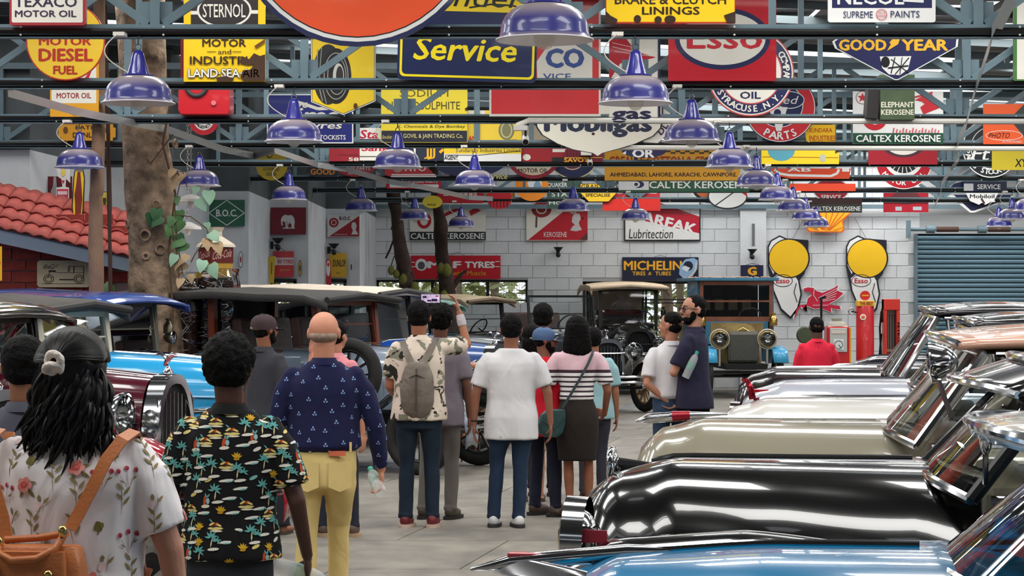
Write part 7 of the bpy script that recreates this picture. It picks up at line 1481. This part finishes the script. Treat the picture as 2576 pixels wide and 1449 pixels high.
# ============================================================ brick hut, trees, pumps and small things
def hut():
    t = thing('brick_hut', 'small red brick hut with clay tile roof behind the left cars', 'hut', (0, 0, 0)); Y = 23.8
    x0, x1 = P(-80, 0, Y).x, P(322, 0, Y).x; MB().box(((x0 + x1) / 2, Y + .62, 1.25), (x1 - x0, 1.2, 2.5)).build('mortar_wall', mat((150, 130, 128), .9), t)
    s = MB(); s.mats = [mat((150, 52, 42), .7, 0, 0, var=.3, vs=6, bump=.3, bs=30)]; s.box((0, 0, 0), (.303, .03, .113)); me = s.mesh('brick'); k = 0
    for r in range(21):
        x = x0 + (.16 if r % 2 else 0)
        while x < x1 - .16 and k < 299:
            o = bpy.data.objects.new('brick', me); COL.objects.link(o); o.parent = t; o.location = (x + .155, Y + .012 - random.uniform(0, .006), .1 + r * .124); k += 1; x += .316
    e0, e1 = P(-90, 560, 23.3), P(330, 652, 23.3); MB().bar(e0 - V(0, -.06, .06), e1 - V(0, -.06, .06), .04, .15).build('fascia_board', mat((150, 166, 184), .6), t)
    d = (e1 - e0).normalized(); L_ = (e1 - e0).length; n = V(0, .93, .37); s = MB(); s.mats = [mat((176, 84, 76), .7, 0, 0, var=.25, vs=5, bump=.2, bs=50)]; rows = []; W_ = .3
    for j in range(19): y_ = W_ * j / 18; z_ = .026 * abs(math.sin(j / 18 * math.pi * 2)); rows.append([(y_, 0, z_), (y_, .34, z_ - .012)])
    s.loft(rows, False, False); me = s.mesh('roof_tile', True); M = Matrix((d, n, d.cross(n))).transposed().to_4x4(); up = d.cross(n)
    for r in range(4):
        for c in range(int(L_ / W_) + 1):
            o = bpy.data.objects.new('roof_tile', me); COL.objects.link(o); o.parent = t; o.matrix_local = Matrix.Translation(e0 + d * (c * W_) + n * (r * .27) + up * (.03 + r * .018)) @ M; o.modifiers.new('s', 'SOLIDIFY').thickness = .02
    q = [e0 + n * .02, e1 + n * .02, e1 + n * 1.3, e0 + n * 1.3]; MB().loft([q, [p + up * .02 for p in q]]).build('roof_deck', mat((90, 70, 66), .8), t)
hut()
# painted tin picture of an old car, fixed to the hut
pc = P(160, 689, 23.75)
t = thing('picture_plate', 'cream tin plate with a drawn antique saloon car on the brick hut', 'sign', pc, 0); t.scale = (.38, 1, .63)
def tl(x, z, dy=0): return (x, -.012 - dy, z)
PW = 1.5
b = MB(); b.prism([(-PW / 2 + .06, -.23), (PW / 2 - .06, -.23), (PW / 2, -.19), (PW / 2, .19), (PW / 2 - .06, .23), (-PW / 2 + .06, .23), (-PW / 2, .19), (-PW / 2, -.19)], -.012, 0); b.build('plate', mat((222, 206, 172), .5, 0, .1, var=.06), t)
b = MB(); b.mats = [mat((54, 40, 32), .6)]
def ln(pts, w_=.012):
    for (x0, z0), (x1, z1) in zip(pts[:-1], pts[1:]):
        L_ = math.hypot(x1 - x0, z1 - z0) or 1; nx, nz_ = -(z1 - z0) / L_ * w_ / 2, (x1 - x0) / L_ * w_ / 2
        b.add([tl(x0 + nx * 2.2, z0 + nz_, .002), tl(x0 - nx * 2.2, z0 - nz_, .002), tl(x1 - nx * 2.2, z1 - nz_, .002), tl(x1 + nx * 2.2, z1 + nz_, .002)], [(0, 1, 2, 3)])
ln([(-.62, -.17), (.6, -.17)], .008); ln([(.15, .13), (.58, .13), (.58, -.0), (.57, -.08)], .01); ln([(.15, .13), (.13, .02), (-.1, .02), (-.35, .04), (-.42, -.0), (-.44, -.08)], .008); ln([(.15, .02), (.58, .02)], .008); ln([(.3, .13), (.3, .02)], .014); ln([(.17, .12), (.17, .03)], .01); ln([(-.12, -.1), (.3, -.1)], .02); ln([(-.42, .04), (-.35, .05), (-.22, .045)], .03)
for cx in (-.42, .45): 
    for rr_ in (.075, .045): ln([(cx + rr_ * 1.9 * math.cos(a * .52), -.09 + rr_ * math.sin(a * .52)) for a in range(13)], .012)
ln([(-.58, .1), (-.5, .16), (-.4, .12), (-.3, .17), (-.2, .12), (-.15, .17)], .008); vs, fs, _ = textgeo('Winter', 0)
b.add([tl(-.4 + x * .34 + z * .03, .11 + z * .06, .003) for x, z in vs], fs); b.build('drawing', None, t)
o = sign('yellow poster edge with red swirls at the far left frame edge', 17.3, ('r', -60, 620, 5, 706), (240, 180, 30), [('l', [(-20, 640), (2, 660), (-10, 690)], 3, (220, 90, 40))], -.03)
# posts and trees
BARK = mat((140, 118, 96), .95, 0, 0, var=.62, vs=7, bump=1.0, bs=16)
def trunk(label, pts, rads, m, cat='tree', parent=None, name='tree_trunk', seed=0, amp=.05, n=20):
    b = MB(); P3 = []; R3 = []
    for i in range(len(pts) - 1):
        for j in range(8): f = j / 8; P3.append(Vector(pts[i]).lerp(Vector(pts[i + 1]), f)); R3.append(rads[i] + (rads[i + 1] - rads[i]) * f)
    P3.append(Vector(pts[-1])); R3.append(rads[-1]); b.tube(P3, R3, n)
    for i, v in enumerate(b.v):
        q = mnoise.noise(Vector((v[0] * 4 + seed, v[1] * 4, v[2] * 2))) * amp + mnoise.noise(Vector((v[0] * 13 + seed, v[1] * 13, v[2] * 5))) * amp * .5
        c = P3[min(i // n, len(P3) - 1)]; dv = Vector(v) - c; dv.z = 0
        if dv.length > 1e-4: w_ = Vector(v) + dv.normalized() * q; b.v[i] = tuple(w_)
    o = b.build(name, m, parent, True)
    if label: tag(o, label, cat)
    return o
p0 = P(395, 752, 22.6)
tt = thing('big_tree', 'thick scarred tree trunk growing through the hall at left', 'tree', (p0.x, 22.6, 0))
trunk(None, [(.12, 0, 0), (.04, 0, .8), (-.02, 0, 1.9), (-.09, 0, 3.0), (-.14, 0, 3.8), (-.18, 0, 5.2)], [.36, .29, .26, .25, .26, .25], BARK, parent=tt, name='trunk', amp=.035, n=32)
b = MB(); rr = random.Random(2)
for i in range(9):
    a = -1.57 + rr.uniform(-1.2, 1.3); z = rr.uniform(1.7, 3.4); b.torus((-.05 + .26 * math.cos(a), .26 * math.sin(a), z), rr.uniform(.03, .06), .012, (math.cos(a), math.sin(a), 0), 14, 6)
b.build('bark_knot', BARK, tt, True)['kind'] = 'stuff'
VN = mat((92, 70, 50), .9); b = MB(); b.tube([(.16, -.25, 1.0), (.2, -.24, 1.6), (.16, -.25, 2.2), (.22, -.2, 2.8), (.1, -.26, 3.3), (.2, -.2, 3.9)], .012, 6); b.tube([(.2, -.24, 3.4), (-.02, -.28, 3.1), (-.2, -.22, 3.3)], .009, 6); b.build('vine_stem', VN, tt, True)
def leaf(p, d, n, s, m, par):
    d = Vector(d).normalized(); n = Vector(n).normalized(); sd = d.cross(n).normalized(); p = Vector(p); pts = []
    prof = [(0, 0), (-.08, .28), (.12, .42), (.4, .36), (.7, .2), (1, 0)]
    vs = [p] + [p + d * a * s + sd * b_ * s - n * .12 * s * b_ for a, b_ in prof[1:-1]] + [p + d * s - n * s * .15] + [p + d * a * s - sd * b_ * s - n * .12 * s * b_ for a, b_ in prof[-2:0:-1]] + [p + d * .45 * s + n * .03 * s]
    k = len(vs) - 1; b = MB(); b.add(vs, [(i, (i + 1) % k, k) for i in range(k)]); o = b.build('leaf', m, par, True); return o
GLF = [mat((70, 112, 60), .4, 0, 0, var=.2), mat((48, 92, 52), .4, 0, 0, var=.2), mat((150, 190, 160), .4), mat((190, 160, 120), .6, 0, 0, var=.3)]
vine = thing('climbing_plant', 'leafy vine climbing beside the big trunk', 'plant', (P(500, 0, 22.3).x, 22.3, 0))
b = MB(); k = 22.3 / F; S0 = lambda u, v: ((u - 500) * k, 0, EYE - (v - HOR) * k)
for pts in ([(440, 420), (455, 450), (440, 520), (445, 600), (460, 690)], [(440, 540), (480, 545), (520, 575), (528, 610)], [(440, 430), (460, 432), (470, 470)], [(520, 600), (490, 640), (480, 660)], [(430, 560), (445, 640), (450, 700)]): b.tube([S0(*q) for q in pts], .006, 6)
b.build('vine_stem', VN, vine, True)
rr = random.Random(9)
for u, v, s, mi in [(395, 525, .17, 1), (380, 535, .15, 1), (405, 545, .15, 1), (435, 545, .13, 0), (450, 530, .14, 0), (455, 555, .15, 0), (430, 568, .14, 0), (445, 590, .16, 1), (460, 600, .17, 0), (468, 610, .15, 0), (440, 640, .14, 2), (500, 500, .16, 2), (525, 480, .17, 2), (520, 560, .1, 2), (530, 585, .15, 2), (520, 600, .14, 3), (545, 610, .15, 3), (510, 655, .15, 2), (530, 665, .17, 2), (435, 425, .12, 3), (450, 440, .13, 3), (440, 455, .12, 3), (460, 435, .1, 3), (450, 650, .13, 3), (465, 660, .15, 3), (470, 640, .12, 3), (455, 700, .12, 3), (480, 690, .1, 3), (262, 715, .14, 0), (275, 720, .12, 0), (445, 495, .1, 0), (495, 470, .1, 2)]:
    leaf(S0(u, v), (rr.uniform(-.5, .5), rr.uniform(-.3, .1), rr.uniform(-1, -.3)), (rr.uniform(-.4, .4), -1, rr.uniform(-.1, .6)), s, GLF[mi], vine)
PM = mat((136, 106, 84), .8, 0, 0, var=.2, vs=4, bump=.4, bs=14)
p = P(243, 752, 21.9); trunk('pale wooden post standing before the brick hut', [(p.x + .03, 21.9, 0), (p.x, 21.9, 1.5), (p.x - .01, 21.9, 2.75), (p.x + .005, 21.9, 2.82), (p.x + .02, 21.9, 3.3), (p.x + .03, 21.9, 4.8)], [.078, .072, .068, .076, .064, .056], PM, 'post', name='wooden_post', amp=.008)
p = P(278, 752, 22.2); trunk('thin dark branch pole between the post and the big trunk', [(p.x + .02, 22.2, 0), (p.x, 22.2, 1.8), (p.x - .02, 22.2, 3.2), (p.x - .05, 22.2, 4.7)], [.026, .022, .02, .018], mat((74, 54, 46), .9), 'branch', name='thin_pole', amp=.01, n=10)
DB = mat((62, 46, 40), .95, 0, 0, var=.4, vs=4, bump=.9, bs=12)
JF = mat((150, 150, 70), .8, 0, 0, var=.3, vs=12, bump=1.0, bs=60)
def jtree(label, u, fr, segs, rads, Y):
    p = P(u, 752, Y); t = thing('jackfruit_tree', label, 'tree', (p.x, Y, 0)); k = Y / F
    Q = lambda a, v: ((a - u) * k, 0, EYE - (v - HOR) * k)
    trunk(None, [Q(*s) for s in segs], rads, DB, parent=t, name='trunk', amp=.03)
    for a, v, s in fr:
        o = MB(); o.lathe([(.001, -1.2), (.45, -1.05), (.8, -.5), (.86, 0), (.7, .6), (.4, 1.0), (.12, 1.15)], (0, 0, 0), n=14); oo = o.build('jackfruit', JF, t, True); q = Q(a, v); oo.location = (q[0], -.12, q[2]); oo.scale = (s, s, s)
        MB().tube([(q[0], -.12, q[2] + s * 1.1), (q[0] * .8, -.08, q[2] + s * 1.1 + .15), (q[0] * .4, -.02, q[2] + .35)], .01, 6).build('fruit_stalk', DB, t, True)
    return t, Q
t, Q = jtree('left jackfruit tree trunk with hanging green fruit', 1015, ((985, 680, .075), (998, 690, .07), (1015, 702, .085), (1044, 725, .1)), [(1040, 991), (1030, 800), (1020, 700), (1008, 620), (1000, 560), (990, 500), (985, 430), (980, 380)], [.2, .15, .13, .12, .11, .12, .12, .1], 39.6)
for pts in ([(1000, 600), (985, 575), (990, 560)], [(995, 590), (980, 630), (970, 650)], [(1010, 600), (1030, 660), (1042, 700)]): MB().tube([Q(*q) for q in pts], .018, 6).build('branch', DB, t, True)
t, Q = jtree('right jackfruit tree trunk with a cluster of fruit', 1112, ((1110, 675, .09), (1124, 680, .11), (1095, 735, .09), (1118, 745, .1)), [(1130, 985), (1130, 800), (1125, 720), (1112, 640), (1108, 560), (1100, 520), (1092, 440), (1090, 380)], [.22, .19, .15, .12, .13, .1, .09, .08], 40.6)
MB().tube([Q(1125, 740), Q(1148, 710), Q(1160, 690), Q(1175, 680)], [.06, .05, .035, .015], 8).build('branch', DB, t, True)
# hanging drinks cooler lantern sign
p = P(543, 640, 24.2); k = 24.2 / F; t = thing('lantern_sign', 'square hanging lantern sign with cream top and red script panels', 'sign', p, math.radians(38))
MB().loft([[(x * a, y * a, z) for x, y in ((-1, -1), (1, -1), (1, 1), (-1, 1))] for a, z in ((.16, .08), (.15, .11), (.05, .2), (.05, .25), (.07, .3))]).build('cream_top', mat((222, 210, 188), .6), t)
MB().box((0, 0, -.01), (.28, .28, .17)).build('red_panel', mat((110, 36, 32), .4), t); MB().box((0, 0, -.17), (.27, .27, .15)).build('yellow_panel', mat((200, 160, 60), .4), t)
b = MB(); b.mats = [mat((232, 190, 176), .5)]; vs, fs, _ = textgeo('Coca-Cola', .0)
for R in (0, -math.pi / 2): b.add([tuple(Matrix.Rotation(R, 3, 'Z') @ V(x * .24 + z * .02, -.142, z * .09 + .0 + x * .04)) for x, z in vs], fs)
b.build('lettering', None, t)
# plastic wrapped stacks
def wrapped(label, u0, u1, v0, Y, seed):
    a, c = P(u0, v0, Y), P(u1, v0, Y); w_ = c.x - a.x; t = thing('wrapped_stack', label, 'stack', ((a.x + c.x) / 2, Y, 0)); rr = random.Random(seed)
    CR = mat((96, 62, 58), .6, 0, 0, var=.2, vs=6); z = 0
    while z < a.z - .12:
        MB().box((rr.uniform(-.01, .01), 0, z + .05), (w_ * .92, .6, .1)).build('crate_layer', CR, t, bevel=.008); z += .115
    b = MB(); hgt = a.z
    b.loft([[(x * w_ / 2 * 1.04 * (1 if zz < hgt - .1 else .85), y * .34, zz) for x, y in ((-1, -1), (-.5, -1.05), (0, -1.03), (.5, -1.05), (1, -1), (1, 0), (1, 1), (0, 1.04), (-1, 1), (-1, 0))] for zz in [hgt * i / 26 for i in range(27)]], True)
    for i, v in enumerate(b.v): q = mnoise.noise(Vector((v[0] * 9 + seed, v[1] * 9, v[2] * 5))); b.v[i] = (v[0] * (1 + q * .08), v[1] * (1 + q * .12), v[2])
    b.build('plastic_wrap', glassm((.82, .80, .80), 2.6), t, True)
    b = MB()
    for i in range(26):
        z0 = rr.uniform(.8, hgt); b.tube([(-w_ / 2 + rr.uniform(0, .1), -.36, z0), (rr.uniform(-.1, .1), -.375, z0 + rr.uniform(-.12, .12)), (w_ / 2 - rr.uniform(0, .1), -.36, z0 + rr.uniform(-.25, .25))], .004, 4)
    b.build('wrap_fold', mat((200, 196, 196), .25, alpha=.6), t, True)['kind'] = 'stuff'
wrapped('narrower plastic wrapped crate stack beside the trunk', 446, 508, 685, 22.9, 3); wrapped('wider plastic wrapped crate stack left of the wooden screened tourer', 512, 596, 676, 23.0, 8)
# petrol pumps along the back wall
RP = mat((196, 34, 40), .35, 0, .3, var=.06, vs=3)
p = P(2105, 0, 38.5); t = thing('petrol_pump', 'squat red petrol pump with a grey dial face', 'pump', (p.x, 38.5, 0)); k = 38.5 / F
MB().box((0, 0, .62), (.40, .38, 1.24)).build('body', RP, t, bevel=.03); MB().loft([ring(0, 0, z, a, b_) for z, a, b_ in ((1.24, .2, .18), (1.3, .17, .15), (1.33, .08, .08), (1.38, .1, .1))]).build('top_cap', mat((176, 172, 160), .5), t, True, 40)
MB().box((0, -.2, 1.0), (.30, .02, .42)).build('face_plate', mat((190, 192, 188), .4), t, bevel=.01); MB().box((0, -.215, .92), (.17, .01, .18)).build('dial', mat((226, 232, 230), .3), t, bevel=.02); MB().torus((0, -.222, .92), .07, .005, (0, 1, 0), 20, 6).build('dial_ring', BLACK, t, True); MB().bar((0, -.224, .92), (.04, -.224, .87), .008).build('dial_hand', BLACK, t); MB().box((0, -.213, 1.14), (.24, .01, .05)).build('name_strip', mat((220, 206, 196), .4), t)
MB().box((.215, 0, .62), (.03, .3, 1.2)).build('yellow_side', mat((226, 176, 50), .4), t)
p = P(2176, 0, 38.9); t = thing('petrol_pump', 'tall round red petrol pump with yellow crown and stop disc on top', 'pump', (p.x, 38.9, 0))
MB().lathe([(0, 0), (.16, 0), (.16, 1.58), (.15, 1.6), (.0, 1.6)], n=32).build('column', RP, t, True, 40); MB().box((0, 0, 1.64), (.30, .28, .1)).build('yellow_crown', mat((236, 180, 40), .4), t, bevel=.01)
vs, fs, _ = textgeo('THE BEST', .03); MB().add([(x * .24, -.143 - .0004 * (i * 4 // len(vs)), 1.64 + z * .06) for i, (x, z) in enumerate(vs)], fs).build('lettering', mat((150, 40, 30), .5), t)
MB().cyl((0, -.04, 1.78), (0, .04, 1.78), .085, n=28).build('stop_disc', mat((206, 44, 36), .4), t, True, 30); MB().box((0, -.045, 1.78), (.12, .006, .024)).build('stop_bar', mat((226, 170, 60), .4), t); MB().cyl((-.06, -.165, 1.4), (-.06, -.15, 1.4), .055, n=24).build('round_badge', mat((236, 226, 214), .4), t); MB().ell((-.06, -.168, 1.4), (.032, .006, .026)).build('shell_mark', mat((226, 110, 50), .4), t, True)
MB().torus((-.25, -.05, 1.5), .05, .014, (0, 1, 0), 18, 8).build('gauge', mat((170, 170, 170), .3, .8), t, True); MB().tube([(-.16, -.05, 1.48), (-.25, -.05, 1.5)], .015, 8).build('gauge_pipe', BLACK, t, True)
p = P(2241, 0, 39.2); t = thing('petrol_pump', 'slim orange red hand cranked petrol pump with glass front', 'pump', (p.x, 39.2, 0))
for s_ in (-1, 1): MB().box((s_ * .115, 0, .86), (.06, .22, 1.72)).build('side_frame', mat((206, 60, 44), .4, 0, .2), t, bevel=.01)
MB().box((0, 0, 1.62), (.29, .24, .2)).build('head', mat((206, 54, 44), .4, 0, .2), t, bevel=.012); MB().box((0, .09, .86), (.2, .02, 1.5)).build('back_plate', mat((190, 190, 186), .5), t)
for s_ in (-1, 1): MB().cyl((s_ * .045, 0, .3), (s_ * .045, 0, 1.45), .03, n=16).build('glass_tube', glassm((.9, .92, .92), 1.2), t, True)
MB().box((.0, -.02, .8), (.2, .04, .05)).build('valve', mat((150, 130, 110), .4, .6), t); b = MB(); b.tube([(-.17, 0, 1.5), (-.2, -.02, 1.2), (-.18, -.02, .7), (-.22, 0, .5), (-.17, 0, 1.1)], .018, 8); b.build('rubber_hose', BLACK, t, True); MB().cyl((-.155, 0, 1.3), (-.155, 0, 1.55), .02).build('nozzle', BLACK, t)
vs, fs, _ = textgeo('PETROL', .03); MB().add([(.115 + z * .04, -.112, 1.1 - x * .4) for x, z in vs], fs).build('lettering', BLACK, t)
p = P(2066, 0, 37.6); t = thing('hand_pump', 'black hand pump with a round dark green tank behind the man in red', 'pump', (p.x, 37.6, 0)); MB().cyl((0, 0, 0), (0, 0, 1.75), .02, n=10).build('pole', BLACK, t, True); MB().bar((-.03, 0, 1.72), (.08, 0, 1.76), .04).build('handle', BLACK, t); MB().lathe([(.001, -.05), (.13, -.045), (.15, 0), (.13, .045), (.001, .05)], (-.28, 0, 1.1), n=24, ax=(0, 1, 0)).build('round_tank', mat((70, 78, 56), .5), t, True); MB().cyl((-.28, 0, 0), (-.28, 0, .96), .03, n=10).build('stand', BLACK, t); MB().box((-.14, 0, .02), (.4, .2, .04)).build('base', BLACK, t)
# small chair by the camouflage shirt man
p = P(1152, 0, 24.0); t = thing('wooden_chair', 'small brown wooden chair beyond the camouflage shirt man', 'chair', (p.x, 22.9, 0), .5); WDC = mat((140, 84, 60), .5, 0, .1, var=.2)
MB().box((0, 0, .36), (.34, .34, .08)).build('seat', mat((176, 140, 116), .7), t, bevel=.02)
for sx in (-1, 1):
    for sy in (-1, 1): MB().tube([(sx * .15, sy * .15, .33), (sx * .15, sy * .15, .12), (sx * .155, sy * .155, 0)], [.02, .018, .01], 8).build('leg', WDC, t, True)
    MB().bar((sx * .15, .15, .38), (sx * .15, .19, .78), .03).build('back_post', WDC, t)
for z in (.5, .6, .72): MB().box((0, .17, z), (.3, .02, .05)).build('back_slat', mat((176, 140, 116), .7), t)
# small security cameras hanging from the trusses
for (u, v, Y, l) in ((1322, 330, TY(3) - .05, 'white security camera hung from the conduit end'), (1484, 392, TY(5) - .1, 'white security camera under the cream shield tip')):
    q = P(u, v, Y); t = thing('security_camera', l, 'camera', q); MB().box((-.05, 0, .03), (.14, .08, .05)).build('mount', mat((225, 222, 214), .4), t, bevel=.005); MB().cyl((0, 0, .01), (.0, 0, -.05), .012).build('neck', BLACK, t); MB().tube([(0, .05, -.06), (.0, -.05, -.11)], .035, 14).build('housing', mat((225, 222, 214), .4), t, True); MB().cyl((0, -.05, -.11), (0, -.06, -.115), .028, n=14).build('lens', BLACK, t, True)
